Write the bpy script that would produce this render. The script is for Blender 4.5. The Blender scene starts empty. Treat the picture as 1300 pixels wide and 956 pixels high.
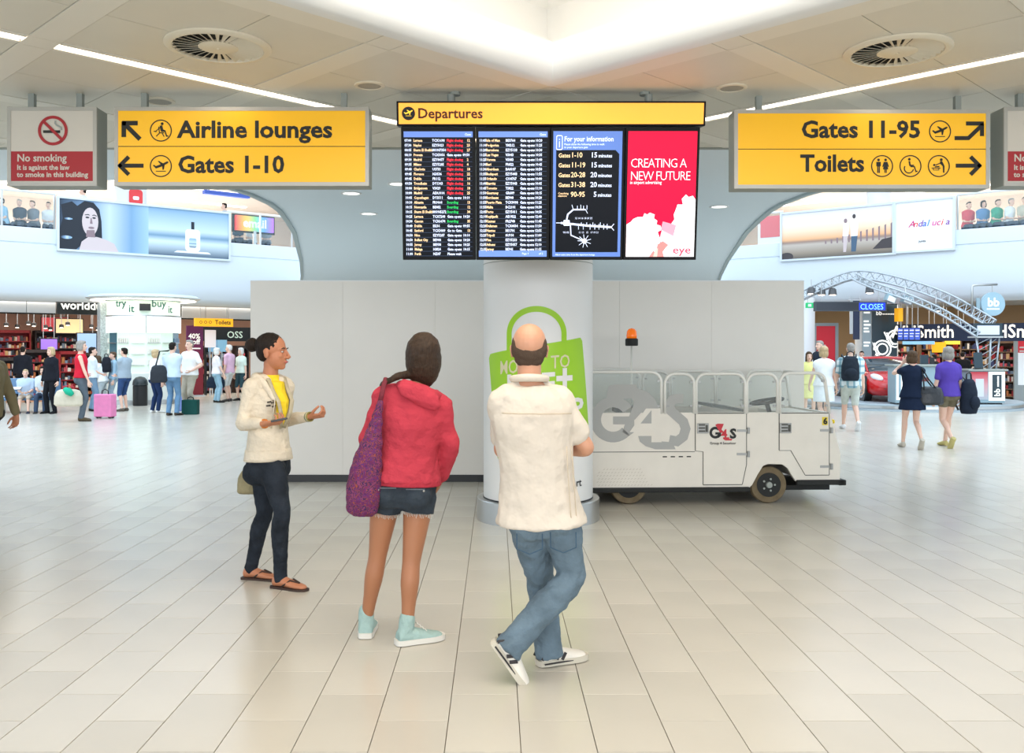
import bpy, bmesh, math, random
from math import sin, cos, pi, radians, sqrt, atan2
from mathutils import Vector as V, Matrix as MX, Quaternion
import numpy as np
random.seed(7)
SC = bpy.context.scene
COL = SC.collection

# ------------------------------------------------------------------ camera
EYE = 1.57
FPX = 1168.0
cd = bpy.data.cameras.new('camera')
cam = bpy.data.objects.new('camera', cd)
COL.objects.link(cam)
cam.location = (0, 0, EYE)
cam.rotation_euler = (pi / 2, 0, 0)
cd.sensor_width = 36.0
cd.lens = 36.0 * FPX / 1300
cd.shift_x = (650 - 629) / 1300
cd.shift_y = -(478 - 445) / 1300
cd.clip_end = 300
SC.camera = cam

# ------------------------------------------------------------------ world, light, exposure
W = bpy.data.worlds.new('daylight')
SC.world = W
W.use_nodes = True
wn = W.node_tree.nodes['Background']
wn.inputs[0].default_value = (0.74, 0.87, 1.0, 1)
wn.inputs[1].default_value = 1.65
SC.view_settings.view_transform = 'Standard'
SC.view_settings.look = 'None'
SC.view_settings.gamma = 1
SC.view_settings.use_curve_mapping = False
SC.view_settings.exposure = 0.19

def area_light(name, loc, size, power, color, rot=(0, 0, 0), size_y=None):
    l = bpy.data.lights.new(name, 'AREA')
    l.energy = power
    l.color = color
    l.shape = 'RECTANGLE'
    l.size = size
    l.size_y = size_y or size
    o = bpy.data.objects.new(name, l)
    COL.objects.link(o)
    o.location = loc
    o.rotation_euler = rot
    return o

# glazed roof over the two wells and daylight over the concourse wings
area_light('skylight', (-9.5, 17, 11.0), 12, 850, (0.68, 0.85, 1.0), size_y=13)
area_light('skylight', (10.3, 17, 11.0), 12, 850, (0.68, 0.85, 1.0), size_y=13)
# lamps of the central ceiling coffer
area_light('coffer_light', (0.41, 3.5, 4.2), 3.6, 60, (1.0, 0.93, 0.82))
# lamps in the ceiling of the concourse behind the viewer
area_light('concourse_light', (0.4, -3.2, 3.35), 6, 240, (1.0, 0.95, 0.88), size_y=2.5)
# added fill light far behind the viewer, brightens the hoarding and upright faces
area_light('rear_fill_light', (0.4, -26, 3.2), 40, 2700, (0.97, 0.97, 1.0), rot=(radians(90), 0, 0), size_y=5)
# lamps under the balconies in front of and inside the shops
area_light('shop_light', (-12.2, 31.6, 3.05), 11, 420, (1.0, 0.90, 0.78), rot=(0, 0, radians(38.4)), size_y=3.5)
area_light('shop_light', (13.0, 31.6, 3.05), 11, 300, (1.0, 0.90, 0.78), rot=(0, 0, radians(-38.4)), size_y=3.5)
# lamps of the upper level
area_light('upper_light', (-16, 36, 7.3), 14, 900, (1.0, 0.96, 0.9), rot=(0, 0, radians(38.4)), size_y=5)
area_light('upper_light', (17, 36, 7.3), 14, 900, (1.0, 0.96, 0.9), rot=(0, 0, radians(-38.4)), size_y=5)

# ------------------------------------------------------------------ helpers
def lin(c):
    r = []
    for x in c[:3]:
        x = x / 255.0
        r.append(x / 12.92 if x <= 0.04045 else ((x + 0.055) / 1.055) ** 2.4)
    return (r[0], r[1], r[2], 1.0)

MATS = {}
def mat(name, c, rough=0.6, metal=0.0, emit=0.0, var=0.0, vscale=6.0, bump=0.0, bscale=60.0, stretch=None,
        alpha=1.0, bdist=0.01, spec=None, ecol=None, sss=0.0, coat=0.0):
    if name in MATS:
        return MATS[name]
    m = bpy.data.materials.new(name)
    m.use_nodes = True
    nt = m.node_tree
    b = nt.nodes['Principled BSDF']
    col = lin(c)
    b.inputs['Base Color'].default_value = col
    b.inputs['Roughness'].default_value = rough
    b.inputs['Metallic'].default_value = metal
    if spec is not None:
        b.inputs['Specular IOR Level'].default_value = spec
    if coat:
        b.inputs['Coat Weight'].default_value = coat
    if alpha < 1:
        b.inputs['Alpha'].default_value = alpha
    if emit:
        b.inputs['Emission Color'].default_value = lin(ecol) if ecol else col
        b.inputs['Emission Strength'].default_value = emit
    if sss:
        b.inputs['Subsurface Weight'].default_value = sss
        b.inputs['Subsurface Radius'].default_value = (0.01, 0.004, 0.002)
    if var or bump:
        tc = nt.nodes.new('ShaderNodeTexCoord')
        mp = nt.nodes.new('ShaderNodeMapping')
        if stretch:
            mp.inputs['Scale'].default_value = stretch
        nt.links.new(tc.outputs['Object'], mp.inputs['Vector'])
    if var:
        nz = nt.nodes.new('ShaderNodeTexNoise')
        nz.inputs['Scale'].default_value = vscale
        nz.inputs['Detail'].default_value = 5
        nt.links.new(mp.outputs[0], nz.inputs['Vector'])
        rp = nt.nodes.new('ShaderNodeValToRGB')
        rp.color_ramp.elements[0].position = 0.3
        rp.color_ramp.elements[1].position = 0.7
        rp.color_ramp.elements[0].color = tuple(max(0, x * (1 - var)) for x in col[:3]) + (1,)
        rp.color_ramp.elements[1].color = tuple(min(1, x * (1 + var)) for x in col[:3]) + (1,)
        nt.links.new(nz.outputs['Fac'], rp.inputs['Fac'])
        nt.links.new(rp.outputs['Color'], b.inputs['Base Color'])
    if bump:
        n2 = nt.nodes.new('ShaderNodeTexNoise')
        n2.inputs['Scale'].default_value = bscale
        n2.inputs['Detail'].default_value = 3
        nt.links.new(mp.outputs[0], n2.inputs['Vector'])
        bp = nt.nodes.new('ShaderNodeBump')
        bp.inputs['Strength'].default_value = bump
        bp.inputs['Distance'].default_value = bdist
        nt.links.new(n2.outputs['Fac'], bp.inputs['Height'])
        nt.links.new(bp.outputs['Normal'], b.inputs['Normal'])
    MATS[name] = m
    return m

def glassy(name, c, alpha=0.2, rough=0.05):
    """thin clear sheet: part transparent, part glossy"""
    if name in MATS:
        return MATS[name]
    m = bpy.data.materials.new(name)
    m.use_nodes = True
    nt = m.node_tree
    for n in list(nt.nodes):
        nt.nodes.remove(n)
    out = nt.nodes.new('ShaderNodeOutputMaterial')
    mx = nt.nodes.new('ShaderNodeMixShader')
    tr = nt.nodes.new('ShaderNodeBsdfTransparent')
    tr.inputs[0].default_value = (0.97, 0.985, 0.98, 1)
    pb = nt.nodes.new('ShaderNodeBsdfPrincipled')
    pb.inputs['Base Color'].default_value = lin(c)
    pb.inputs['Roughness'].default_value = rough
    mx.inputs[0].default_value = alpha
    nt.links.new(tr.outputs[0], mx.inputs[1])
    nt.links.new(pb.outputs[0], mx.inputs[2])
    nt.links.new(mx.outputs[0], out.inputs[0])
    MATS[name] = m
    return m

class MB:
    """mesh builder: collects closed shapes that become ONE mesh object"""
    def __init__(s):
        s.v = []; s.f = []; s.mi = []; s.cur = 0
    def add(s, vs, fs):
        b = len(s.v)
        s.v += [tuple(x) for x in vs]
        for f in fs:
            s.f.append(tuple(b + i for i in f)); s.mi.append(s.cur)
        return s
    def box(s, c, d, rz=0.0, M=None):
        hx, hy, hz = d[0] / 2, d[1] / 2, d[2] / 2
        vs = [V((x, y, z)) for x in (-hx, hx) for y in (-hy, hy) for z in (-hz, hz)]
        if M is not None:
            vs = [M @ p for p in vs]
        elif rz:
            R = MX.Rotation(rz, 3, 'Z'); vs = [R @ p for p in vs]
        c = V(c)
        vs = [p + c for p in vs]
        return s.add(vs, [(0, 1, 3, 2), (4, 6, 7, 5), (0, 4, 5, 1), (2, 3, 7, 6), (0, 2, 6, 4), (1, 5, 7, 3)])
    def bx(s, x0, x1, y0, y1, z0, z1):
        return s.box(((x0 + x1) / 2, (y0 + y1) / 2, (z0 + z1) / 2), (abs(x1 - x0), abs(y1 - y0), abs(z1 - z0)))
    def prism(s, poly, t, M=None, z0=0.0):
        """polygon in the local XY plane, thickness t along +Z, then M"""
        n = len(poly)
        ar = sum(poly[i][0] * poly[(i + 1) % n][1] - poly[(i + 1) % n][0] * poly[i][1] for i in range(n))
        if ar < 0:
            poly = list(reversed(poly))
        vs = [V((p[0], p[1], z0)) for p in poly] + [V((p[0], p[1], z0 + t)) for p in poly]
        if M is not None:
            vs = [M @ p for p in vs]
        fs = [tuple(reversed(range(n))), tuple(range(n, 2 * n))]
        fs += [(i, (i + 1) % n, n + (i + 1) % n, n + i) for i in range(n)]
        return s.add(vs, fs)
    def rings(s, rs, cap=True, closed=True):
        n = len(rs[0]); b = len(s.v)
        s.v += [tuple(p) for r in rs for p in r]
        def F(t):
            s.f.append(t); s.mi.append(s.cur)
        for i in range(len(rs) - 1):
            for j in range(n if closed else n - 1):
                k = (j + 1) % n
                F((b + i * n + j, b + i * n + k, b + (i + 1) * n + k, b + (i + 1) * n + j))
        if cap and closed:
            F(tuple(b + j for j in reversed(range(n))))
            e = b + (len(rs) - 1) * n
            F(tuple(e + j for j in range(n)))
        return s
    def lathe(s, prof, c=(0, 0, 0), n=24, M=None, cap=True):
        c = V(c); rs = []
        for r, z in prof:
            ring = [V((r * cos(2 * pi * j / n), r * sin(2 * pi * j / n), z)) for j in range(n)]
            if M is not None:
                ring = [M @ p for p in ring]
            rs.append([p + c for p in ring])
        return s.rings(rs, cap)
    def cyl(s, a, b, r, n=12, r2=None):
        return s.tube([a, b], [r, r if r2 is None else r2], n)
    def tube(s, pts, rad, n=10, up=None, flat=None, loop=False):
        """tube along points; rad scalar or list; flat = (lateral axis, ratio) for oval section"""
        pts = [V(p) for p in pts]
        if not hasattr(rad, '__len__'):
            rad = [rad] * len(pts)
        rs = []
        prev = None
        for i, p in enumerate(pts):
            if loop:
                t = pts[(i + 1) % len(pts)] - pts[i - 1]
            else:
                t = pts[min(i + 1, len(pts) - 1)] - pts[max(i - 1, 0)]
            t.normalize()
            if prev is None:
                ref = V(up) if up is not None else (V((0, 0, 1)) if abs(t.z) < 0.9 else V((1, 0, 0)))
                a = ref - t * ref.dot(t)
            else:
                a = prev - t * prev.dot(t)
            a.normalize(); prev = a
            bb = t.cross(a)
            r = rad[i]
            ra, rb = (r if not hasattr(r, '__len__') else r[0]), (r if not hasattr(r, '__len__') else r[1])
            rs.append([p + a * (ra * cos(2 * pi * j / n)) + bb * (rb * sin(2 * pi * j / n)) for j in range(n)])
        if loop:
            rs.append(rs[0]); return s.rings(rs, cap=False)
        return s.rings(rs)
    def ell(s, c, r, M=None, n=16, m=10):
        c = V(c); rs = []
        for i in range(m + 1):
            th = pi * i / m
            th = min(max(th, 0.02), pi - 0.02)
            ring = [V((r[0] * sin(th) * cos(2 * pi * j / n), r[1] * sin(th) * sin(2 * pi * j / n), -r[2] * cos(th))) for j in range(n)]
            if M is not None:
                ring = [M @ p for p in ring]
            rs.append([p + c for p in ring])
        return s.rings(rs)
    def mesh(s, name, mats, smooth=False):
        me = bpy.data.meshes.new(name)
        me.from_pydata(s.v, [], s.f)
        if not isinstance(mats, (list, tuple)):
            mats = [mats]
        for m in mats:
            me.materials.append(m)
        if len(mats) > 1:
            me.polygons.foreach_set('material_index', s.mi)
        if smooth:
            me.polygons.foreach_set('use_smooth', [True] * len(me.polygons))
        me.update()
        return me
    def build(s, name, mats, parent=None, loc=(0, 0, 0), rz=0.0, smooth=False, bevel=0.0, seg=2, auto=False):
        o = bpy.data.objects.new(name, s.mesh(name, mats, smooth or auto))
        COL.objects.link(o)
        o.location = loc
        if rz:
            o.rotation_euler = (0, 0, rz)
        if parent is not None:
            o.parent = parent
        if bevel:
            md = o.modifiers.new('bevel', 'BEVEL')
            md.width = bevel; md.segments = seg; md.limit_method = 'ANGLE'; md.angle_limit = radians(40)
            md.harden_normals = False
        if auto:
            me = o.data
            bm = bmesh.new(); bm.from_mesh(me)
            for e in bm.edges:
                if len(e.link_faces) == 2 and e.calc_face_angle(0) > radians(38):
                    e.smooth = False
            bm.to_mesh(me); bm.free()
        return o

def thing(name, label, cat, loc=(0, 0, 0), rz=0.0, group=None):
    o = bpy.data.objects.new(name, None)
    o.empty_display_size = 0.1
    COL.objects.link(o)
    o.location = loc
    o.rotation_euler = (0, 0, rz)
    o['label'] = label; o['category'] = cat
    if group:
        o['group'] = group
    return o
def tag(o, label, cat, group=None):
    o['label'] = label; o['category'] = cat
    if group:
        o['group'] = group
    return o
def struct(o):
    o['kind'] = 'structure'
    return o
def stuff(o):
    o['kind'] = 'stuff'
    return o

def P(px, py, d):
    """point at distance d along the view that the pixel px,py looks at"""
    return V(((px - 629) / FPX * d, d, EYE + (445 - py) / FPX * d))
def floor_at(px, py):
    d = EYE * FPX / (py - 445)
    return V(((px - 629) / FPX * d, d, 0))

RX = MX.Rotation(pi / 2, 4, 'X')      # local XY drawing plane -> upright, facing -Y
def UP(x=0, y=0, z=0):
    """drawing plane to an upright face looking towards -Y, origin at x,y,z"""
    return MX.Translation((x, y, z)) @ RX

def text(body, size, m, parent, loc, align='LEFT', bold=0.0, ext=0.001, name='lettering', rot=None, sx=1.0, space=1.0, line=1.0, shear=0, res=2, valign='TOP_BASELINE', remap=None):
    cu = bpy.data.curves.new('t', 'FONT')
    cu.body = body; cu.size = size; cu.align_x = align; cu.align_y = valign
    cu.extrude = ext; cu.offset = bold * size; cu.resolution_u = res
    cu.space_character = space; cu.space_line = line; cu.shear = shear
    o = bpy.data.objects.new('t', cu)
    me = bpy.data.meshes.new_from_object(o)
    bpy.data.objects.remove(o); bpy.data.curves.remove(cu)
    if remap is not None:
        bm = bmesh.new(); bm.from_mesh(me)
        for _ in range(4):
            es = [e for e in bm.edges if e.calc_length() > 0.028]
            if not es: break
            bmesh.ops.subdivide_edges(bm, edges=es, cuts=1)
            bmesh.ops.triangulate(bm, faces=bm.faces[:])
        bm.to_mesh(me); bm.free()
    M = (rot if rot is not None else RX) @ MX.Scale(sx, 4, (1, 0, 0))
    me.transform(M)
    if remap is not None:
        for vv in me.vertices:
            vv.co = remap(vv.co)
    me.materials.clear(); me.materials.append(m)
    me.name = name
    ob = bpy.data.objects.new(name, me)
    COL.objects.link(ob)
    ob.location = loc
    ob.parent = parent
    return ob

def arc(cx, cy, r, a0, a1, n):
    return [(cx + r * cos(a0 + (a1 - a0) * i / n), cy + r * sin(a0 + (a1 - a0) * i / n)) for i in range(n + 1)]
def ring_strip(mb, cx, cy, r0, r1, t, M, n=28, a0=0, a1=2 * pi):
    """flat ring as quads"""
    for i in range(n):
        b0 = a0 + (a1 - a0) * i / n; b1 = a0 + (a1 - a0) * (i + 1) / n
        mb.prism([(cx + r0 * cos(b0), cy + r0 * sin(b0)), (cx + r1 * cos(b0), cy + r1 * sin(b0)),
                  (cx + r1 * cos(b1), cy + r1 * sin(b1)), (cx + r0 * cos(b1), cy + r0 * sin(b1))], t, M)
def rrect(x0, y0, x1, y1, r, n=5):
    p = []
    for cx, cy, a in ((x1 - r, y1 - r, 0), (x0 + r, y1 - r, pi / 2), (x0 + r, y0 + r, pi), (x1 - r, y0 + r, 1.5 * pi)):
        p += arc(cx, cy, r, a, a + pi / 2, n)
    return p
def thick_line(pts, w):
    """polyline to polygon of width w (open ends)"""
    L = []; R = []
    n = len(pts)
    for i in range(n):
        a = V(pts[max(i - 1, 0)] + (0,)) if i else None
        d0 = (V(pts[i]) - V(pts[i - 1])).normalized() if i else None
        d1 = (V(pts[i + 1]) - V(pts[i])).normalized() if i < n - 1 else None
        if d0 is None: d0 = d1
        if d1 is None: d1 = d0
        n0 = V((-d0.y, d0.x)); n1 = V((-d1.y, d1.x))
        m = (n0 + n1).normalized()
        k = w / 2 / max(0.35, m.dot(n0))
        p = V(pts[i])
        L.append(tuple(p + m * k)); R.append(tuple(p - m * k))
    return L + R[::-1]
# ------------------------------------------------------------------ materials of the setting
M_tile = mat('porcelain_tile', (204, 198, 185), rough=0.22, var=0.05, vscale=0.9, bump=0.02, bscale=30)
M_tile2 = mat('porcelain_tile_b', (200, 194, 181), rough=0.24, var=0.05, vscale=1.1, bump=0.02, bscale=30)
M_grout = mat('grout', (126, 116, 98), rough=0.9)
M_panel = mat('ceiling_panel', (222, 217, 203), rough=0.5, var=0.02, vscale=3)
M_band = mat('ceiling_band', (232, 227, 214), rough=0.5)
M_gap = mat('ceiling_void', (70, 66, 60), rough=0.9)
M_plaster = mat('white_plaster', (228, 240, 248), rough=0.7)
M_white = mat('white_paint', (236, 238, 238), rough=0.5)
M_glow = mat('warm_tube', (255, 240, 222), emit=4.5)
M_coffer = mat('luminous_ceiling', (255, 246, 234), emit=1.7)
M_cove = mat('cove_strip', (255, 238, 215), emit=3.0)
M_vent = mat('vent_enamel', (226, 217, 196), rough=0.45)
M_dark = mat('dark_void', (30, 30, 28), rough=0.9)
M_black = mat('black_plastic', (22, 23, 25), rough=0.45)
M_alu = mat('brushed_aluminium', (190, 190, 188), rough=0.4, metal=0.85)
M_greypaint = mat('grey_enamel', (150, 156, 150), rough=0.5)

# ------------------------------------------------------------------ floor: tiles 0.3 x 0.6 in running bond
fl = MB().bx(-40, 40, -14, 75, -0.08, -0.012).build('floor', M_grout)
struct(fl)
TJ = 0.0035
def tile_mesh(m):
    mb = MB()
    a, b = 0.15 - TJ / 2, 0.30 - TJ / 2
    mb.rings([[(-a, -b, -0.012), (a, -b, -0.012), (a, b, -0.012), (-a, b, -0.012)],
              [(-a, -b, -0.0012), (a, -b, -0.0012), (a, b, -0.0012), (-a, b, -0.0012)],
              [(-a + .0012, -b + .0012, 0), (a - .0012, -b + .0012, 0), (a - .0012, b - .0012, 0), (-a + .0012, b - .0012, 0)]])
    return mb.mesh('tile', m)
TMS = [tile_mesh(M_tile), tile_mesh(M_tile2)]
cells = []
for k in range(-120, 130):
    xc = -2.3 + 0.3 * k + 0.15
    off = 4.5 if k % 2 == 0 else 4.8
    for j in range(-32, 110):
        yc = off + 0.6 * j + 0.3
        cells.append((xc, yc, k, j))
def tile_seen(x, y):
    if y < 3.3: return False
    px = 629 + FPX * x / y
    return -15 - 160 / y * 2 < px < 1315 + 160 / y * 2
seen = sorted([c for c in cells if tile_seen(c[0], c[1])], key=lambda c: c[1])
near = set((c[2], c[3]) for c in seen[:300])
for xc, yc, k, j in seen[:300]:
    o = bpy.data.objects.new('tile', TMS[(k * 7 + j * 3 + (k * j) % 5) % 2])
    o.location = (xc, yc, 0); o.parent = fl
    COL.objects.link(o)
far = [MB(), MB()]
for xc, yc, k, j in cells:
    if (k, j) in near or abs(xc) > 24 or yc < -9 or yc > 46: continue
    a, b = 0.15 - TJ / 2, 0.30 - TJ / 2
    mb = far[(k * 7 + j * 3 + (k * j) % 5) % 2]
    if yc < 20:
        mb.bx(xc - a, xc + a, yc - b, yc + b, -0.012, 0)
    else:
        mb.add([(xc - a, yc - b, 0), (xc + a, yc - b, 0), (xc + a, yc + b, 0), (xc - a, yc + b, 0)], [(0, 1, 2, 3)])
for i in (0, 1):
    stuff(far[i].build('tile_field', [M_tile, M_tile2][i], fl))

# ------------------------------------------------------------------ ceiling on a 45 degree grid
CX = 0.41
ZC = 3.53
YE = 8.9          # the panelled ceiling ends here, plain soffit beyond
ROT = radians(45)
PER = 1.56
ce = MB()
# structural slab around the coffer (coffer: local 0.14..4.82)
c0, c1 = 0.14, 4.82
lim = YE * sqrt(2)
def clip(poly, lo=None):
    """keep u+v <= lim"""
    out = []
    n = len(poly)
    for i in range(n):
        a, b = poly[i], poly[(i + 1) % n]
        da, db = a[0] + a[1] - lim, b[0] + b[1] - lim
        if da <= 0: out.append(a)
        if (da < 0 < db) or (db < 0 < da):
            t = da / (da - db)
            out.append((a[0] + (b[0] - a[0]) * t, a[1] + (b[1] - a[1]) * t))
    return out
B = 4.5
for poly in ([(-B, -B), (c0, -B), (c0, B + 8), (-B, B + 8)], [(c1, -B), (B + 8, -B), (B + 8, B + 8), (c1, B + 8)],
             [(c0, -B), (c1, -B), (c1, c0), (c0, c0)], [(c0, c1), (c1, c1), (c1, B + 8), (c0, B + 8)]):
    q = clip(poly)
    ce.prism(q, 0.06, None, ZC + 0.03)
ceil = ce.build('ceiling', M_gap, None, (CX, 0, 0), ROT)
struct(ceil)
G = 0.006
def cpanel(poly, m, name, z=ZC, t=0.03):
    q = clip(poly)
    if len(q) < 3: return
    MB().prism(q, t, None, z).build(name, m, ceil)
def rect(a, b, c, d, g=G / 2):
    return [(a + g, c + g), (b - g, c + g), (b - g, d - g), (a + g, d - g)]
bands = [6.48 - PER * k for k in range(-5, 9)]   # centre of bands, 0.2 wide
def vis(a, b, c, d):
    for u, v in ((a, c), (a, d), (b, c), (b, d), ((a + b) / 2, (c + d) / 2)):
        x = CX + (u - v) / sqrt(2); y = (u + v) / sqrt(2)
        if y > 3.9 and abs(x - 0.2) < 0.75 * y + 2.6 and y < YE + 1: return True
    return False
hw = 0.10
filler = MB()
for iu in range(len(bands)):
    for iv in range(len(bands)):
        u, v = bands[iu], bands[iv]
        # panel cell between this band and the previous (lower) one
        ua, ub = u - PER + hw, u - hw
        va, vb = v - PER + hw, v - hw
        um, vm = (ua + ub) / 2, (va + vb) / 2
        incof = ub < c1 + .05 and vb < c1 + .05 and ua > c0 - .3 and va > c0 - .3
        if incof: continue
        if vis(ua, ub, va, vb):
            for a, b in ((ua, um), (um, ub)):
                for c, d in ((va, vm), (vm, vb)):
                    cpanel(rect(a, b, c, d), M_panel, 'panel')
for i, u in enumerate(bands):
    slot = abs(u - 6.48) < 0.01
    for j, v in enumerate(bands):
        va, vb = v - PER + hw, v - hw
        for flip in (0, 1):
            q = (u - hw, u + hw, va, vb) if not flip else (va, vb, u - hw, u + hw)
            mu, mv = (q[0] + q[1]) / 2, (q[2] + q[3]) / 2
            if c0 < mu < c1 and c0 < mv < c1: continue
            if not vis(*q): continue
            if slot and v < 6.6:
                for a, b in ((-hw, -0.05), (0.05, hw)):
                    r = (u + a, u + b, va, vb) if not flip else (va, vb, u + a, u + b)
                    cpanel(rect(*r), M_band, 'trim_strip', ZC - 0.004)
                r = (u - 0.05, u + 0.05, va, vb) if not flip else (va, vb, u - 0.05, u + 0.05)
                cpanel(rect(*r, g=0.001), M_glow, 'light_tube', ZC + 0.012, 0.012)
            else:
                cpanel(rect(*q), M_band, 'trim_strip', ZC - 0.004)
        q = (u - hw, u + hw, v - hw, v + hw)
        if c0 < u < c1 and c0 < v < c1: continue
        if not vis(*q): continue
        su, sv = slot and v < 6.4, abs(v - 6.48) < 0.01 and u < 6.4
        if (su and v > 2) or (sv and u > 2):
            for a, b in ((-hw, -0.05), (0.05, hw)):
                cpanel(rect(u + a, u + b, v - hw, v + hw) if su else rect(u - hw, u + hw, v + a, v + b), M_band, 'trim_strip', ZC - 0.004)
            cpanel(rect(u - 0.05, u + 0.05, v - hw, v + hw, g=.001) if su else rect(u - hw, u + hw, v - .05, v + .05, g=.001), M_glow, 'light_tube', ZC + 0.012, 0.012)
        else:
            cpanel(rect(*q), M_band, 'trim_square', ZC - 0.004)
# coffer: rounded lip, upstand and luminous top
lip = MB()
R_ = 0.13
prof = [(0.0, ZC - 0.006)]
for i in range(9):
    a = pi / 2 * i / 8
    prof.append((R_ * sin(a) + 0.015, ZC - 0.006 + R_ * (1 - cos(a))))
prof += [(R_ + 0.015, ZC + 0.26), (R_ - 0.01, ZC + 0.26), (R_ - .01, ZC + .2), (0.0, ZC + 0.2)]
def sq(o, z):
    return [(c0 + o, c0 + o, z), (c1 - o, c0 + o, z), (c1 - o, c1 - o, z), (c0 + o, c1 - o, z)]
rs = [sq(o, z) for o, z in prof]
lip.rings(rs + [rs[0]], cap=False)
lp = lip.build('coffer_lip', M_white, ceil, auto=True)
cv = MB()
cv.rings([sq(0.10, ZC + 0.20), sq(0.02, ZC + 0.20)], cap=False)
cv.rings([sq(-0.35, ZC + 0.2), sq(-0.35, ZC + 0.75), sq(0.15, ZC + 0.95), sq(0.3, ZC + 0.98)], cap=False)
cv.rings([sq(0.08, ZC + 0.2), sq(-0.35, ZC + 0.2)], cap=False)
cv.build('coffer_upstand', M_white, ceil)
MB().rings([sq(-0.02, ZC + 0.215), sq(-0.12, ZC + 0.215)], cap=False).build('cove_light', M_cove, ceil)
MB().prism([p[:2] for p in sq(0.28, 0)], 0.03, None, ZC + 0.975).build('luminous_panel', M_coffer, ceil)

# round swirl diffusers and small speakers
def vent(x, y, label):
    t = thing('ceiling_vent', label, 'vent', (x, y, ZC), ROT, 'round swirl air diffusers in the ceiling')
    R = 0.335
    MB().lathe([(R, -0.001), (R, -0.012), (R - .02, -0.024), (R - .05, -0.024), (R - .06, -.008), (R - .06, -.001)], n=48, cap=False).build('rim', M_vent, t, auto=True)
    MB().lathe([(R - .05, 0.0), (R - .05, -0.003)], n=40).build('backing', M_dark, t)
    for k in range(30):
        a = 2 * pi * k / 30
        M = MX.Rotation(a, 4, 'Z') @ MX.Translation((0.195, 0, -0.013)) @ MX.Rotation(radians(-32), 4, 'X')
        mb = MB()
        mb.add([M @ V(p) for p in ((-.09, -.006, -.001), (.085, -.017, -.001), (.085, .017, -.001), (-.09, .006, -.001),
                                   (-.09, -.006, .001), (.085, -.017, .001), (.085, .017, .001), (-.09, .006, .001))],
               [(0, 3, 2, 1), (4, 5, 6, 7), (0, 1, 5, 4), (1, 2, 6, 5), (2, 3, 7, 6), (3, 0, 4, 7)])
        mb.build('vane', M_vent, t)
    MB().lathe([(0.125, -.003), (0.125, -.016), (0.11, -0.022), (0.012, -0.024), (0.012, -.028), (0.002, -.028)], n=32).build('hub', M_vent, t, auto=True)
    return t
vent(-1.78, 5.91, 'round swirl air vent in ceiling above the Airline lounges sign')
vent(2.62, 6.0, 'round swirl air vent in ceiling above the Gates 11-95 sign')
M_mesh = mat('speaker_mesh', (176, 170, 158), rough=0.7, bump=0.4, bscale=300)
def speaker(px, py, r, label):
    d = (ZC - EYE) * FPX / (445 - py)
    t = thing('ceiling_speaker', label, 'speaker', ((px - 629) / FPX * d, d, ZC), 0, 'round ceiling speakers')
    MB().lathe([(r, 0), (r, -.008), (r - .012, -.014), (r - .025, -.012), (r - .027, -.002)], n=32, cap=False).build('rim', M_vent, t, auto=True)
    MB().lathe([(r - .024, -.002), (r - .024, -.007), (.01, -.010)], n=32).build('grille', M_mesh, t, auto=True)
speaker(469, 108, 0.112, 'small round ceiling speaker between Airline lounges sign and departures board')
speaker(929, 111, 0.112, 'small round ceiling speaker between departures board and Gates 11-95 sign')
speaker(203, 128, 0.115, 'small round ceiling speaker just above the Airline lounges sign')

# ------------------------------------------------------------------ plain soffit between the two wells (underside of upper floor)
half = [(15.8, 8.9), (15.8, 10.6), (4.4, 10.6), (3.95, 10.68), (3.6, 10.95), (3.45, 11.5), (3.38, 12.2), (3.40, 12.8), (3.52, 13.8), (3.72, 15.2), (4.15, 17.5), (4.62, 20), (5.4, 23.8), (6.1, 27), (7.2, 32), (7.6, 38)]
outl = [(CX + x, y) for x, y in half] + [(CX - x, y) for x, y in reversed(half)]
so = MB()
so.prism(outl, 0.3, None, ZC)
sof = so.build('soffit_ceiling', M_plaster)
sof.name = 'ceiling_soffit'; struct(sof)
for sgn in (1, -1):
    mb = MB()
    pts = half[2:]
    for (xa, ya), (xb, yb) in zip(pts, pts[1:]):
        d = V((xb - xa, yb - ya)).normalized(); n = V((d.y, -d.x)) * 0.0
        na = V((-d.y, d.x)); 
        w0, w1 = -0.05, 0.02
        q = [(CX + sgn * (xa + na.x * w), ya + na.y * w) for w in (w0, w1)] + [(CX + sgn * (xb + na.x * w), yb + na.y * w) for w in (w1, w0)]
        mb.prism(q, 0.03, None, ZC - 0.03)
    struct(mb.build('trim_1' if sgn < 0 else 'trim_2', mat('shadow_gap_trim', (168, 184, 188), rough=0.5)))
# joint strip where the panels meet the soffit
struct(MB().bx(CX - 15.8, CX + 15.8, YE - 0.02, YE + 0.03, ZC - 0.012, ZC + .01).build('trim_3', M_greypaint))
M_lampw = mat('downlight_lens', (255, 255, 250), emit=2.0)
def downlight(px, py, label):
    d = (ZC - EYE) * FPX / (445 - py)
    t = thing('downlight', label, 'light', ((px - 629) / FPX * d, d, ZC), 0, 'recessed round downlights in the soffit')
    MB().lathe([(.13, 0), (.13, -.01), (.105, -.012), (.10, -.001)], n=24, cap=False).build('rim', M_white, t)
    MB().lathe([(.103, -.001), (.103, -.004)], n=24).build('lens', M_lampw, t)
downlight(468, 271, 'small lit downlight in soffit left of the departures board')
downlight(446, 245, 'small lit downlight in soffit under the right end of Airline lounges sign')
downlight(506, 233, 'small lit downlight in soffit beside left edge of departures board')
downlight(913, 262, 'small lit downlight in soffit right of the departures board')
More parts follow.
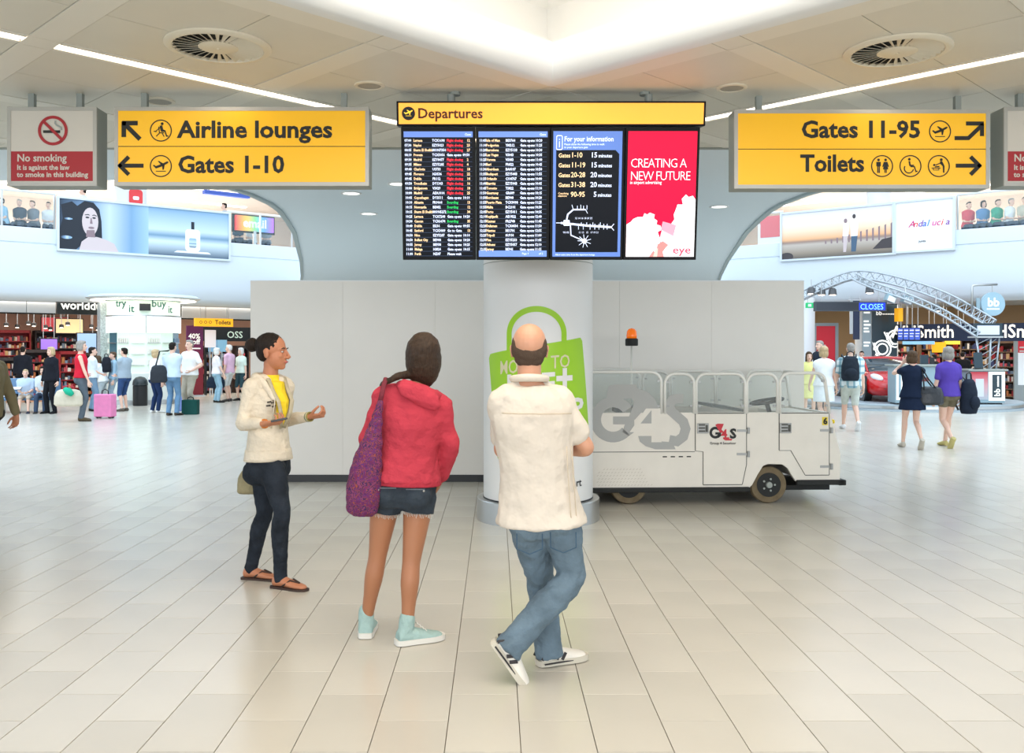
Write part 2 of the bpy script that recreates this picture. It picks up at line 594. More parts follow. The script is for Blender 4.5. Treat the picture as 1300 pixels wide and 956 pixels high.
# ------------------------------------------------------------------ the two wings: balcony above, shops below
ANG = radians(38.4)
LW = MX.Translation((-14.5, 25.65, 0)) @ MX.Rotation(ANG, 4, 'Z')      # left wing: x along the front, y away from the well
RW = MX.Translation((2 * CX + 6.0, 32.4, 0)) @ MX.Rotation(-ANG, 4, 'Z')
def wl(Wm, px, py, k):
    """wing coordinates of the point seen at px,py on the upright plane y=k of a wing"""
    o = Wm.inverted() @ V((0, 0, EYE))
    d = Wm.to_3x3().inverted() @ V(((px - 629) / FPX, 1, (445 - py) / FPX))
    t = (k - o.y) / d.y
    return o + d * t
def wbuild(mb, name, m, Wm, **kw):
    o = mb.build(name, m, None, **kw)
    o.matrix_world = Wm
    return o
def wthing(Wm, name, label, cat, x, y, z=0, group=None, turn=0.0):
    t = thing(name, label, cat, Wm @ V((x, y, z)), (ANG if Wm is LW else -ANG) + turn, group)
    return t
M_fascia = mat('fascia_white', (208, 216, 222), rough=0.55)
M_cream = mat('upper_ceiling', (206, 186, 170), rough=0.8)
M_tan = mat('tan_wall', (196, 170, 134), rough=0.7)
M_header = mat('shop_header', (196, 199, 202), rough=0.5)
M_glassb = glassy('balustrade_glass', (215, 232, 236), 0.06)
M_steel = mat('stainless', (188, 190, 190), rough=0.3, metal=0.9)
M_wood = mat('wood_floor', (168, 120, 92), rough=0.5, var=0.15, vscale=3, stretch=(1, 8, 1))
M_lit = mat('light_box', (246, 250, 248), emit=.55)
M_litgreen = mat('light_box_green', (214, 232, 214), emit=.28)
M_navy = mat('navy_sign', (18, 30, 60), rough=0.4)
M_text_w = mat('white_letter', (245, 246, 240), emit=0.55)
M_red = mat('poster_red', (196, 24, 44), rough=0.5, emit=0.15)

def flats(parent, items, name='print'):
    """flat shapes printed on a panel: (polygon, material, depth step)"""
    for i, (poly, m, k) in enumerate(items):
        mb = MB(); mb.prism(poly, 0.002, UP(0, -0.002 - 0.0025 * k, 0))
        mb.build(name, m, parent)

def grad(name, stops, axis=2, emit=0.0):
    if name in MATS: return MATS[name]
    m = bpy.data.materials.new(name); m.use_nodes = True
    nt = m.node_tree; b = nt.nodes['Principled BSDF']
    tc = nt.nodes.new('ShaderNodeTexCoord'); sp = nt.nodes.new('ShaderNodeSeparateXYZ')
    rp = nt.nodes.new('ShaderNodeValToRGB')
    nt.links.new(tc.outputs['Generated'], sp.inputs[0])
    nt.links.new(sp.outputs[axis], rp.inputs['Fac'])
    el = rp.color_ramp.elements
    while len(el) < len(stops): el.new(0.5)
    for e, (p, c) in zip(el, stops):
        e.position = p; e.color = lin(c)
    nt.links.new(rp.outputs[0], b.inputs['Base Color'])
    b.inputs['Roughness'].default_value = 0.4
    if emit:
        nt.links.new(rp.outputs[0], b.inputs['Emission Color']); b.inputs['Emission Strength'].default_value = emit
    MATS[name] = m
    return m

def wing_shell(Wm, x0, x1, tagn, yb, notch=None):
    # fascia: slightly bulged white band with a groove
    prof = [(0.45, 3.02), (0.12, 3.10), (0.02, 3.22), (-0.05, 3.6), (-0.07, 4.1), (-0.04, 4.62), (0.0, 4.64), (0.0, 4.67), (-0.03, 4.69), (-0.02, 5.0), (0.0, 5.12), (0.18, 5.14), (0.45, 5.14)]
    mb = MB()
    n = 8
    mb.rings([[(x0 + (x1 - x0) * i / n, y, z) for y, z in prof] for i in range(n + 1)])
    struct(wbuild(mb, 'wall_%s_balcony' % tagn, M_fascia, Wm, auto=True))
    struct(wbuild(MB().bx(x0 - 6, x1 + 6, 0.4, 13, 3.25, 5.1), 'floor_upper_' + tagn, M_plaster, Wm))
    struct(wbuild(MB().bx(x0 - 6, x1 + 6, 12.8, 13, 5.1, 7.9), 'wall_%s_upper' % tagn, M_cream, Wm))
    struct(wbuild(MB().bx(x0 - 6, x1 + 6, 1.2, 13, 7.9, 8.1), 'ceiling_upper_' + tagn, M_cream, Wm))
    struct(wbuild(MB().bx(x0 - 6, x1 + 6, yb, yb + 0.2, 0, 3.25), 'wall_%s_shop_back' % tagn, mat('shop_back_' + tagn, (196, 150, 128) if tagn == 'left' else (170, 140, 104), rough=0.7), Wm))
    mb = MB()
    for k in range(3):
        mb.bx(x0, x1, 3 + 3.2 * k, 3.25 + 3.2 * k, 7.86, 7.9)
    struct(wbuild(mb, 'trim_%d' % (4 if tagn == 'left' else 5), mat('upper_ceiling_lamp', (255, 250, 244), emit=1.6), Wm))
wing_shell(LW, -5.0, 12.0, 'left', 8.5)
wing_shell(RW, -1.4, 16.0, 'right', 9.0)

def balustrade(Wm, xa, xb, label, n):
    t = wthing(Wm, 'glass_balustrade', label, 'balustrade', xa, 0.1, 5.14)
    L = xb - xa
    for i in range(n):
        MB().bx(L * i / n + 0.02, L * (i + 1) / n - 0.02, -0.008, 0.008, 0.03, 0.98).build('pane', M_glassb, t)
    for i in range(n + 1):
        x = min(max(L * i / n, .03), L - .03)
        MB().bx(x - .025, x + .025, -.03, .03, -0.01, 1.0).build('post', M_steel, t)
    MB().tube([(0, 0, 1.02), (L, 0, 1.02)], 0.035, 10).build('handrail', M_white, t, smooth=True)
    return t
aL0 = wl(LW, 75, 285, -0.1).x; aL1 = wl(LW, 290, 300, -0.1).x
aR0 = wl(RW, 993, 300, -0.1).x; aR1 = wl(RW, 1135, 300, -0.1).x; aR2 = wl(RW, 1210, 290, -0.1).x
balustrade(LW, -5.0, aL0 - 0.05, 'glass balustrade on left balcony, left of the fragrance poster', 5)
balustrade(LW, aL1 + 0.05, 11.9, 'glass balustrade on left balcony, right of the fragrance poster', 4)
balustrade(RW, -1.4, aR0 - 0.05, 'glass balustrade on right balcony, left of the sunset poster', 3)
balustrade(RW, aR2 + 0.05, 16.0, 'glass balustrade on right balcony, right of the white poster', 4)

# left poster: portrait on the left half, flask before the sea on the right half
def panel_frame(Wm, x0, x1, z0, z1, label, name='wall_poster', fm=None):
    t = wthing(Wm, name, label, 'poster', x0, -0.10, z0)
    w, h = x1 - x0, z1 - z0
    f = MB()
    for q in ((-.06, w + .06, -.06, 0), (-.06, w + .06, h, h + .06), (-.06, 0, 0, h), (w, w + .06, 0, h)):
        f.bx(q[0], q[1], -.05, .09, q[2], q[3])
    f.build('frame', fm or M_fascia, t)
    return t, w, h
t, w, h = panel_frame(LW, aL0, aL1, 4.55, 6.03, 'long blue fragrance poster on left balcony, dark haired face and white flask')
M_pb = grad('poster_blue', [(0, (24, 44, 66)), (0.35, (120, 152, 186)), (0.55, (190, 206, 224)), (0.8, (118, 156, 190)), (1, (160, 192, 214))], 0)
MB().bx(0, w * .5, 0, .06, 0, h).build('picture_panel', M_pb, t)
M_ps = grad('poster_sea', [(0, (70, 92, 112)), (0.3, (206, 222, 232)), (0.42, (110, 146, 172)), (0.55, (196, 214, 228)), (1, (126, 164, 196))], 2)
MB().bx(w * .5, w, 0, .06, 0, h).build('picture_panel', M_ps, t)
k = h / 1.5
def E(cx, cy, rx, ry, n=18, a0=0): return [(cx + rx * cos(2 * pi * i / n + a0), cy + ry * sin(2 * pi * i / n + a0)) for i in range(n)]
M_hair_p = mat('print_hair', (22, 30, 42)); M_skin_p = mat('print_skin', (206, 190, 190))
M_skin_d = mat('print_skin_shade', (140, 118, 124)); M_pw = mat('print_white', (244, 248, 252))
flats(t, [
    ([(0.0, 0), (0.45, 0), (0.75, 0.25), (1.2, 0.35), (1.18, 0.9), (1.12, 1.25), (0.95, 1.44), (0.7, 1.46), (0.5, 1.3), (0.35, 1.42), (0.05, 1.3), (0.1, 0.9), (0.02, 0.6)], M_hair_p, 0),
    ([(0.55, 0), (0.62, 0.25), (0.8, 0.4), (1.05, 0.42), (1.3, 0.36), (1.55, 0.25), (1.68, 0.0)], M_skin_p, 1),
    (E(0.86, 0.86, 0.23, 0.42, 20), M_skin_p, 1), ([(.74, .4), (1.0, .4), (.98, .62), (.76, .6)], M_skin_d, 2),
    (E(.78, .98, .055, .025), M_hair_p, 2), (E(.97, .98, .05, .025), M_hair_p, 2), (thick_line([(.71, 1.05), (.8, 1.07), (.84, 1.05)], .025), M_hair_p, 2),
    (thick_line([(.92, 1.05), (.97, 1.07), (1.04, 1.04)], .025), M_hair_p, 2), ([(.87, .97), (.90, .97), (.93, .8), (.85, .8)], M_skin_d, 2), (E(.89, .68, .085, .035), M_skin_d, 3),
    (E(.25, .9, .12, .03, 12, .4), M_pb, 1), (E(.2, .35, .16, .05, 12, .8), M_pb, 1),
], 'print')
fx = w * .77
flats(t, [(rrect(fx - .24, .18, fx + .24, .88, .1), M_pw, 0), ([(fx - .05, .88), (fx + .05, .88), (fx + .05, 1.12), (fx - .05, 1.12)], M_hair_p, 0),
          ([(fx - .6, .12), (fx + .6, .12), (fx + .5, .18), (fx - .5, .18)], M_pw, 0), (rrect(fx - .12, .3, fx + .12, .6, .05), M_ps, 1)], 'print')
# right posters
t, w, h = panel_frame(RW, aR0, aR1, 4.55, 6.03, 'sunset poster on right balcony with two walking figures by the sea')
M_sun = grad('poster_sunset', [(0, (92, 84, 76)), (0.12, (150, 136, 120)), (0.3, (190, 178, 166)), (0.36, (150, 124, 112)), (0.42, (236, 178, 130)), (0.6, (244, 214, 184)), (1, (226, 226, 232))], 2)
MB().bx(0, w, 0, .06, 0, h).build('picture_panel', M_sun, t)
M_pd = mat('print_dark', (66, 60, 62))
it = [(E(.15, .08, .22, .14), M_pd, 0)]
for i in range(12):
    x = w * (.4 + .052 * i)
    it.append(([(x, .42), (x + .05, .42), (x + .05, .5 + .04 * i), (x, .52 + .035 * i)], M_skin_d, 0))
it += [([(w * .82, .16), (w, .16), (w, .5), (w * .9, .44)], M_pd, 1),
       (E(w * .585, 1.1, .05, .07), M_skin_d, 1), (E(w * .66, 1.22, .05, .07), M_pd, 1),
       ([(w * .56, .62), (w * .61, .62), (w * .615, 1.02), (w * .565, 1.02)], M_pw, 1), ([(w * .63, .6), (w * .69, .6), (w * .70, 1.14), (w * .63, 1.12)], M_pw, 1),
       ([(w * .565, .12), (w * .59, .12), (w * .605, .62), (w * .565, .62)], M_skin_p, 1), ([(w * .635, .12), (w * .675, .12), (w * .69, .6), (w * .635, .6)], mat('print_jeans', (70, 96, 120)), 1)]
flats(t, it, 'print')
t, w, h = panel_frame(RW, aR1 + .02, aR2, 4.58, 6.05, 'plain white poster with a small coloured word on right balcony')
MB().bx(0, w, 0, .06, 0, h).build('picture_panel', mat('poster_white', (240, 242, 244)), t)
cols = [(190, 40, 110), (220, 70, 60), (120, 60, 150), (60, 90, 190), (40, 120, 170), (200, 60, 140)]
for i, ch in enumerate('Andalucia'):
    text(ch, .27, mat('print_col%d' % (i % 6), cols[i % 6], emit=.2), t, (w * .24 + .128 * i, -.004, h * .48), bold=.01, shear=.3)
text('junta', .1, M_pd, t, (w * .42, -.004, h * .16), bold=.02)

# upper level: pillars, screens and kiosks seen over the rail
def up_pillar(Wm, px, k, r, label):
    q = wl(Wm, px, 250, k)
    t = wthing(Wm, 'round_pillar', label, 'pillar', q.x, k, 5.1)
    MB().lathe([(r + .04, 0), (r + .04, .12), (r, .14), (r, 2.8)], n=28).build('shaft', M_white, t, auto=True)
    return t
tp = up_pillar(LW, 166, 3.0, 0.52, 'white round pillar with red emblem, behind the fragrance poster')
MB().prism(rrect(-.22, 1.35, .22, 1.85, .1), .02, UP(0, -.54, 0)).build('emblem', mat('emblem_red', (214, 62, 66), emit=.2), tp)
MB().prism(rrect(-.1, 1.5, .1, 1.62, .04), .01, UP(0, -.562, 0)).build('emblem_bar', M_pw, tp)
up_pillar(RW, 1116, 3.0, 0.40, 'plain white round pillar above the sunset poster')
q = wl(LW, 323, 272, 2.0)
t = wthing(LW, 'email_kiosk', 'small rainbow coloured email sign on the left balcony', 'sign', q.x, 2.0, 5.1)
MB().bx(-.05, .05, -.05, .05, 0, .75).build('post', M_steel, t)
M_rb = grad('rainbow', [(0, (226, 60, 60)), (.25, (240, 170, 60)), (.5, (120, 190, 120)), (.75, (90, 140, 220)), (1, (170, 90, 200))], 0, .5)
MB().bx(-.72, .72, -.05, .05, .72, 1.25).build('sign_board', M_rb, t)
MB().bx(-.8, .8, .05, .1, .66, 1.31).build('backing', M_dark, t)
text('email', .42, M_pw, t, (0, -.053, .86), 'CENTER', bold=.03)
q = wl(LW, 275, 240, 6)
t = wthing(LW, 'hanging_sign', 'slanted blue sign strip under the upper ceiling', 'sign', q.x, 5.0, 7.3)
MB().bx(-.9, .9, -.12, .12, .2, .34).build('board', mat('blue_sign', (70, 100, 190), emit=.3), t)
for x in (-.7, .7): MB().cyl((x, 0, .34), (x, 0, .6), .02).build('rod', M_steel, t)
q = wl(RW, 1003, 285, 2.0)
t = wthing(RW, 'red_shop_panel', 'red lit shop panel behind glass on the right balcony', 'display', wl(RW, 985, 285, 2).x, 2.2, 5.1)
MB().bx(-.7, .9, -.1, .1, 0, 1.0).build('base', M_white, t)
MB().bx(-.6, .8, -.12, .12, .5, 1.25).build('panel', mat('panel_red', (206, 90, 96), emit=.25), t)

# ------------------------------------------------------------------ left shops
KF = 1.6                       # shop front line
def header_panels(Wm, px0, px1, label, z0, z1, n, m=None):
    xa, xb = wl(Wm, px0, 390, KF).x, wl(Wm, px1, 390, KF).x
    t = wthing(Wm, 'shop_header', label, 'panel', xa, KF, z0)
    L = xb - xa
    for i in range(n):
        MB().bx(L * i / n + .008, L * (i + 1) / n - .008, 0, .06, 0, z1 - z0).build('panel', m or M_header, t)
    MB().bx(0, L, .05, .12, -.04, z1 - z0 + .06).build('backing', M_dark, t)
    return t, L
header_panels(LW, -130, 71, 'pale grey panelled shop header left of the worlddutyfree sign', 2.72, 3.2, 5)
header_panels(LW, 231, 372, 'pale grey panelled shop header above the yellow Toilets sign', 2.66, 3.16, 5)
xa, xb = wl(LW, 72, 390, KF).x, wl(LW, 150, 390, KF).x
t = wthing(LW, 'shop_sign', 'black worlddutyfree shop sign with white letters', 'sign', xa, KF - .02, 2.7)
MB().bx(0, xb - xa, 0, .14, 0, .52).build('board', mat('sign_black', (12, 22, 28), rough=.35), t)
text('worlddutyfree', .36, M_text_w, t, (.12, -.004, .16), bold=.02, sx=.98)

# wood floored duty free shop with gondolas
def shelf_unit(Wm, x, y, w, d, h, n, label, body, cols, seed, group=None, turn=0.0, name='shelf_unit'):
    t = wthing(Wm, name, label, 'shelf', x, y, 0, group, turn)
    MB().bx(-w / 2, w / 2, d / 2 - .04, d / 2, 0, h).build('back_panel', body, t)
    for sx in (-w / 2, w / 2 - .04):
        MB().bx(sx, sx + .04, -d / 2, d / 2 - .04, 0, h).build('side_panel', body, t)
    r = random.Random(seed)
    g = [MB() for _ in cols]
    for i in range(n):
        z = .12 + (h - .25) * i / n
        MB().bx(-w / 2 + .04, w / 2 - .04, -d / 2, d / 2 - .04, z - .03, z).build('shelf', body, t)
        xx = -w / 2 + .07
        gap = (h - .25) / n - .06
        while xx < w / 2 - .12:
            pw = r.uniform(.035, .11); ph = min(gap, r.uniform(.06, .22))
            c = r.randrange(len(cols))
            if xx + pw < w / 2 - .05:
                g[c].bx(xx, xx + pw - .01, -d / 2 + .03, 0, z, z + ph)
            xx += pw
    for mb, c in zip(g, cols):
        if mb.v: stuff(mb.build('packets', c, t))
    MB().bx(-w / 2, w / 2, -d / 2, d / 2 - .04, h - .1, h).build('top_panel', body, t)
    return t
PK = [mat('packet%d' % i, c, rough=.35) for i, c in enumerate([(150, 30, 36), (206, 170, 120), (60, 70, 110), (226, 220, 210), (180, 110, 60), (90, 40, 50), (40, 44, 52), (200, 80, 90), (120, 140, 160)])]
M_gon = mat('dark_shelf', (48, 40, 40), rough=.5)
M_redsh = mat('red_shelf', (150, 26, 34), rough=.5)
wf = MB().bx(-7, 4.6, KF, 8.5, 0.0, .02)
struct(wbuild(wf, 'floor_shop', M_wood, LW))
for i, (px, k, w, h, lab, bm) in enumerate([
        (2, 3.2, .9, 1.35, 'dark shelf of small boxes at the left edge, behind the seated boy', M_gon),
        (46, 3.8, 1.0, 1.6, 'dark shelf of packets behind the woman in the black suit', M_gon),
        (90, 2.6, 0.8, 1.55, 'narrow red shelf unit at the entrance of the duty free shop', M_redsh),
        (119, 3.6, 1.0, 1.5, 'dark shelf behind the woman in the red top', M_gon),
        (8, 7.6, 1.5, 2.3, 'tall wall shelf at back of duty free shop, under the spots', M_redsh),
        (84, 7.6, 2.2, 2.3, 'tall wall shelf at back of duty free shop, below the picture panels', M_gon)]):
    q = wl(LW, px, 445, k)
    shelf_unit(LW, q.x, k, w, .5, h, 5 if h < 2 else 8, lab, bm, PK, 10 + i)
for px, py, k, w, h, c, lab in [(62, 437, 4.2, .5, .34, (128, 96, 190), 'small purple screen above the duty free shelves'),
                               (110, 438, 5.0, .62, .8, (120, 150, 190), 'tall pale blue screen in the duty free shop'),
                               (88, 414, 6.5, .9, .5, (222, 200, 150), 'cream lit picture panel high in the duty free shop'),
                               (70, 412, 6.8, .9, .5, (190, 70, 76), 'red picture panel high in the duty free shop')]:
    q = wl(LW, px, py, k)
    t = wthing(LW, 'shop_screen', lab, 'screen', q.x, k, q.z)
    MB().bx(-w / 2, w / 2, -.03, .03, -h / 2, h / 2).build('panel', mat('scr%d' % px, c, emit=.7), t)
    MB().bx(-w / 2 - .03, w / 2 + .03, -.02, .05, -h / 2 - .03, h / 2 + .03).build('casing', M_black, t)
    for sx in (-w / 3, w / 3):
        MB().cyl((sx, .02, h / 2), (sx, .02, 3.25 - q.z), .012).build('rod', M_steel, t)
M_spot = mat('spot_lamp', (255, 236, 210), emit=9)
ORD = ['leftmost', 'second from left', 'third from left', 'fourth from left', 'fifth from left', 'sixth from left', 'seventh from left', 'eighth from left', 'ninth from left', 'second from right', 'rightmost']
def spot_group(Wm, pts, label, grp):
    for i_, (px, py, k) in enumerate(sorted(pts)):
        q = wl(Wm, px, py, k)
        t = wthing(Wm, 'spot_lamp', label % ORD[i_], 'light', q.x, k, q.z, grp)
        MB().lathe([(.03, .12), (.07, .1), (.085, 0), (.07, 0)], n=14, cap=False).build('housing', M_black, t)
        MB().ell((0, 0, .015), (.068, .068, .03)).build('bulb', M_spot, t)
        MB().cyl((0, 0, .1), (0, 0, 3.25 - q.z), .012).build('rod', M_steel, t)
spot_group(LW, [(36, 412, 4.5), (43, 414, 3.5), (58, 417, 5), (64, 419, 6), (78, 416, 5.5), (86, 413, 4), (116, 416, 5), (124, 419, 4.2), (131, 416, 3.6), (22, 416, 5.5), (8, 414, 4)],
           'small warm spot lamp hanging in the duty free shop, %s', 'spot lamps in the duty free shop')

# right hand shop of the left wing: black fascia, purple banner, shelves, hanging toilets sign
xa, xb = wl(LW, 258, 428, KF + .9).x, wl(LW, 330, 428, KF + .9).x
t = wthing(LW, 'shop_sign', 'black shop fascia with pale OSS letters, under the yellow Toilets sign', 'sign', xa, KF + .9, 1.9)
MB().bx(0, xb - xa, 0, .1, 0.0, .5).build('board', mat('sign_black2', (14, 17, 19), rough=.4), t)
for x in (.1, xb - xa - .1): MB().bx(x - .04, x + .04, .02, .09, -1.9, .0).build('leg', M_black, t)
text('OSS', .34, mat('sign_silver', (190, 210, 200), emit=.3), t, (.86, -.004, .12), bold=.01)
xa, xb = wl(LW, 237, 450, KF + .3).x, wl(LW, 258, 450, KF + .3).x
t = wthing(LW, 'sale_banner', 'tall purple and red sale banner beside the drum kiosk', 'banner', xa, KF + .3, 0)
w = xb - xa
MB().bx(0, w, 0, .06, 0.05, 2.42).build('sheet', grad('banner_purple', [(0, (120, 16, 30)), (.5, (130, 20, 44)), (.8, (96, 24, 84)), (1, (96, 30, 92))], 2, .1), t)
MB().bx(-.02, w + .02, -.12, .18, 0, .05).build('foot', M_steel, t)
text('40%', .24, M_text_w, t, (.06, -.004, 1.98), bold=.02); text('off', .24, M_text_w, t, (.2, -.004, 1.79), bold=.02)
MB().bx(.08, w - .1, -.004, 0, 1.62, 1.66).build('print', M_text_w, t)
xa, xb = wl(LW, 247.5, 409, KF - .6).x, wl(LW, 296, 409, KF - .6).x
q = wl(LW, 247, 414, KF - .6)
M_yel = mat('sign_yellow', (246, 176, 20), rough=.4, emit=.55)
M_bk = mat('sign_ink', (26, 27, 24), rough=.6)
t = wthing(LW, 'toilets_sign', 'small yellow hanging Toilets sign in front of the left shops', 'sign', xa, KF - .6, q.z)
MB().bx(0, xb - xa, 0, .1, 0, .27).build('board', M_yel, t)
text('Toilets', .2, M_bk, t, (.68, -.004, .075), bold=.02)
for i in range(3):
    mb = MB(); ring_strip(mb, .2 + .16 * i, .135, .035, .05, .002, UP(0, -.003, 0), 12); mb.build('symbol', M_bk, t)
for x in (.2, xb - xa - .2): MB().cyl((x, .05, .27), (x, .05, 3.0 - q.z), .012).build('rod', M_steel, t)
for px, w, lab, sd in [(262, .5, 'shop shelf with white poster, right of the purple banner', 31), (283, .5, 'shop shelf behind the person in the pink shirt', 32), (305, .5, 'shop shelf under the black fascia near the hoarding', 33)]:
    q = wl(LW, px, 450, KF + 2.2)
    shelf_unit(LW, q.x, KF + 2.2, w, .45, 1.75, 5, lab, M_gon, PK, sd)
for px, py, k, w, h, c, lab in [(267, 430, KF + .3, .38, .6, (236, 232, 238), 'white lilac poster beside the purple banner'), (270, 439, KF + .7, .3, .42, (120, 170, 206), 'blue photo poster in the left shop, nearer the banner'),
                               (282, 439, KF + .7, .34, .42, (130, 180, 210), 'blue photo poster in the left shop, nearer the fascia letters')]:
    q = wl(LW, px, py, k)
    t = wthing(LW, 'shop_poster', lab, 'poster', q.x, k, q.z)
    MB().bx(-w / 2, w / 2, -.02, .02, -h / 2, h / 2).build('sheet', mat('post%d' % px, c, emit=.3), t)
    MB().bx(-.02, .02, .02, .05, -q.z, h / 2).build('stand', M_steel, t)

# drum kiosk round a pillar
q = wl(LW, 187, 450, -1.3)
kc = LW @ V((q.x, -1.0, 0))
t = thing('drum_kiosk', 'round lit display kiosk with white drum header on left', 'kiosk', kc, atan2(-kc.x, kc.y) * 0 + radians(24))
kR = 1.03
MB().lathe([(kR + .05, 0), (kR + .05, .12), (kR, .14)], n=40).build('plinth', M_steel, t, auto=True)
MB().lathe([(.62, .14), (.62, 3.1)], n=32).build('core', mat('kiosk_core', (150, 176, 180), rough=.3), t, auto=True)
MB().lathe([(kR, .14), (kR, .9), (kR - .04, .92)], n=40, cap=True).build('counter', mat('kiosk_counter', (226, 230, 222), rough=.4), t, auto=True)
for i in range(14):
    a = 2 * pi * i / 14
    lit = i % 5 != 3
    M = MX.Rotation(a, 4, 'Z')
    mb = MB()
    mb.box(M @ V((kR - .1, 0, 1.5)), (.06, .43, 1.18), rz=a)
    mb.build('display_panel', M_litgreen if lit else mat('kiosk_glass', (70, 110, 122), rough=.15), t)
    for j in range(3):
        mb = MB(); mb.box(M @ V((kR - .05, 0, 1.15 + .32 * j)), (.08, .36, .015), rz=a); mb.build('shelf', M_steel, t)
    if i % 2:
        mb = MB()
        for j in range(3):
            for k_ in range(5):
                mb.box(M @ V((kR - .04, -.14 + .07 * k_, 1.15 + .32 * j + .075)), (.04, .04, .13), rz=a)
        stuff(mb.build('flasks', PK[3] if lit else PK[8], t))
for i in range(12):
    a0, a1 = 2 * pi * i / 12 + .012, 2 * pi * (i + 1) / 12 - .012
    mb = MB(); n = 4
    mb.rings([[((r) * cos(a0 + (a1 - a0) * j / n), r * sin(a0 + (a1 - a0) * j / n), z) for r, z in ((kR + .02, 2.09), (kR + .02, 2.56), (kR - .05, 2.56), (kR - .05, 2.09))] for j in range(n + 1)])
    mb.build('header_panel', M_lit, t)
MB().lathe([(kR, 2.58), (kR, 3.02), (kR - .1, 3.02)], n=40, cap=False).build('drum_header', M_litgreen, t, auto=True)
MB().lathe([(kR + .01, 2.56), (kR + .03, 2.56), (kR + .03, 2.6), (kR, 2.6)], n=40, cap=False).build('band', M_steel, t, auto=True)
MB().lathe([(.5, 3.02), (1.5, 3.06), (1.62, 3.12), (1.5, 3.2), (.5, 3.22)], n=48).build('canopy', mat('kiosk_canopy', (206, 216, 218), rough=.3), t, auto=True)
MB().lathe([(1.2, 3.05), (1.48, 3.052), (1.48, 3.045), (1.2, 3.04)], n=48, cap=False).build('canopy_light', M_glow, t)
for body, a0, zz in (('try', -2.28, 2.84), ('it', -1.96, 2.68), ('buy', -1.22, 2.84), ('it', -.86, 2.68)):
    text(body, .3, mat('kiosk_letter', (70, 130, 120)), t, (0, 0, 0), 'CENTER', bold=.01,
         remap=lambda co, a0=a0, zz=zz: V(((kR + .012) * cos(a0 + co.x / kR), (kR + .012) * sin(a0 + co.x / kR), zz + co.z)))
M = MX.Rotation(-1.6, 4, 'Z')
MB().box(M @ V((kR + .06, 0, 2.82)), (.12, .3, .2), rz=-1.6).build('camera_box', M_black, t)
q = wl(LW, 139, 440, -.4)
t = wthing(LW, 'mosaic_pillar', 'slim grey mosaic pillar left of the drum kiosk', 'pillar', q.x, -.4 + .5, 0)
MB().bx(-.17, .17, -.17, .17, 0, 3.04).build('shaft', mat('mosaic', (176, 186, 188), rough=.3, var=.35, vscale=25), t)
# litter bin in front of the kiosk
b = floor_at(178, 515)
t = thing('litter_bin', 'black domed litter bin in front of the drum kiosk', 'bin', b)
MB().lathe([(.19, 0), (.2, .04), (.2, .56), (.18, .58)], n=28).build('body', M_black, t, auto=True)
MB().lathe([(.21, .58), (.21, .63), (.19, .73), (.13, .80), (.04, .83), (.01, .83)], n=28).build('lid', mat('bin_lid', (38, 46, 48), rough=.3), t, auto=True)
# ------------------------------------------------------------------ right shops, stand with car, truss
M_redcar = mat('car_red', (206, 22, 26), rough=.25, coat=.6)
M_teal = mat('teal_panel', (30, 52, 62), rough=.35)
M_smith = mat('smith_navy', (24, 36, 66), rough=.35)
M_kiosk = mat('kiosk_blue_grey', (140, 164, 174), rough=.4)
M_truss = mat('truss_white', (176, 184, 190), rough=.35, metal=.3)
def hx(px, py, d): return P(px, py, d)
# white pillars
def pillar(x, y, r, h, label, n=32):
    t = thing('round_pillar', label, 'pillar', (x, y, 0))
    MB().lathe([(r + .03, 0), (r + .03, .1), (r, .12), (r, h)], n=n).build('shaft', M_white, t, auto=True)
    return t
p = P(1017, 440, 29.5); pillar(p.x, p.y, .42, 3.25, 'white round pillar at right end of the hoarding')
p = P(1112.5, 440, 30.4)
tp = pillar(p.x, p.y, .66, 3.25, 'thick white round pillar carrying the dark bb panel')
a = atan2(-p.x, p.y)
def on_pillar(x0, x1, z0, z1, m, name, k=.68):
    mb = MB(); mb.bx(x0, x1, -k - .03, -k, z0, z1); o = mb.build(name, m, tp); return o
def pz(py, d=29.7): return EYE + (445 - py) / FPX * d
on_pillar(-.43, .38, .9, pz(383), M_teal, 'panel_dark')
on_pillar(-.74, -.45, .9, pz(386), mat('grey_text_panel', (150, 166, 172), rough=.4), 'panel_grey')
text('bb', .2, M_text_w, tp, (-.31, -.715, pz(400)), bold=.015)
for i in range(7):
    MB().bx(-.09 + .055 * i, -.055 + .055 * i, -.715, -.71, pz(399.5), pz(398)).build('print', M_text_w, tp)
# big double-line bb emblem, turned up to the right: two letters b, each a stem and a bowl in two parallel lines
def emblem(line, w=.05):
    q = thick_line(line, w); n = len(line); mb = MB()
    for i in range(n - 1):
        quad = [q[i], q[i + 1], q[2 * n - 2 - i], q[2 * n - 1 - i]]
        quad = [(min(max(x, -.43), .375), z) for x, z in quad]
        if abs(quad[0][0] - quad[2][0]) + abs(quad[1][0] - quad[3][0]) > .004:
            mb.prism(quad, .004, UP(0, -.712, 0))
    if mb.v: mb.build('emblem_stroke', M_text_w, tp)
for cx, cz, sg in ((-.10, 1.62, 0), (.32, 1.95, 0)):
    for rr in (.27, .17):
        a0 = radians(225)
        circ = arc(cx, cz, rr, radians(215), radians(215) + 1.85 * pi, 26)
        emblem(circ)
    for off in (0, .10):
        ax, az = cx - .42 + off * .7, cz - .02 + off * .7 + .38
        emblem([(cx - .27 + off, cz + .5), (cx - .27 + off + .0, cz + .1)] if False else [(cx - .36 + off * .8, cz + .22 - off * .2), (cx - .16 + off * .8, cz - .2)])
for i, (w_, z_) in enumerate([(.2, 398), (.16, 409), (.22, 413.5), (.15, 418), (.18, 422), (.2, 436), (.16, 440)]):
    MB().bx(-.70, -.70 + w_, -.715, -.71, pz(z_), pz(z_ - 2.2)).build('print', M_text_w, tp)
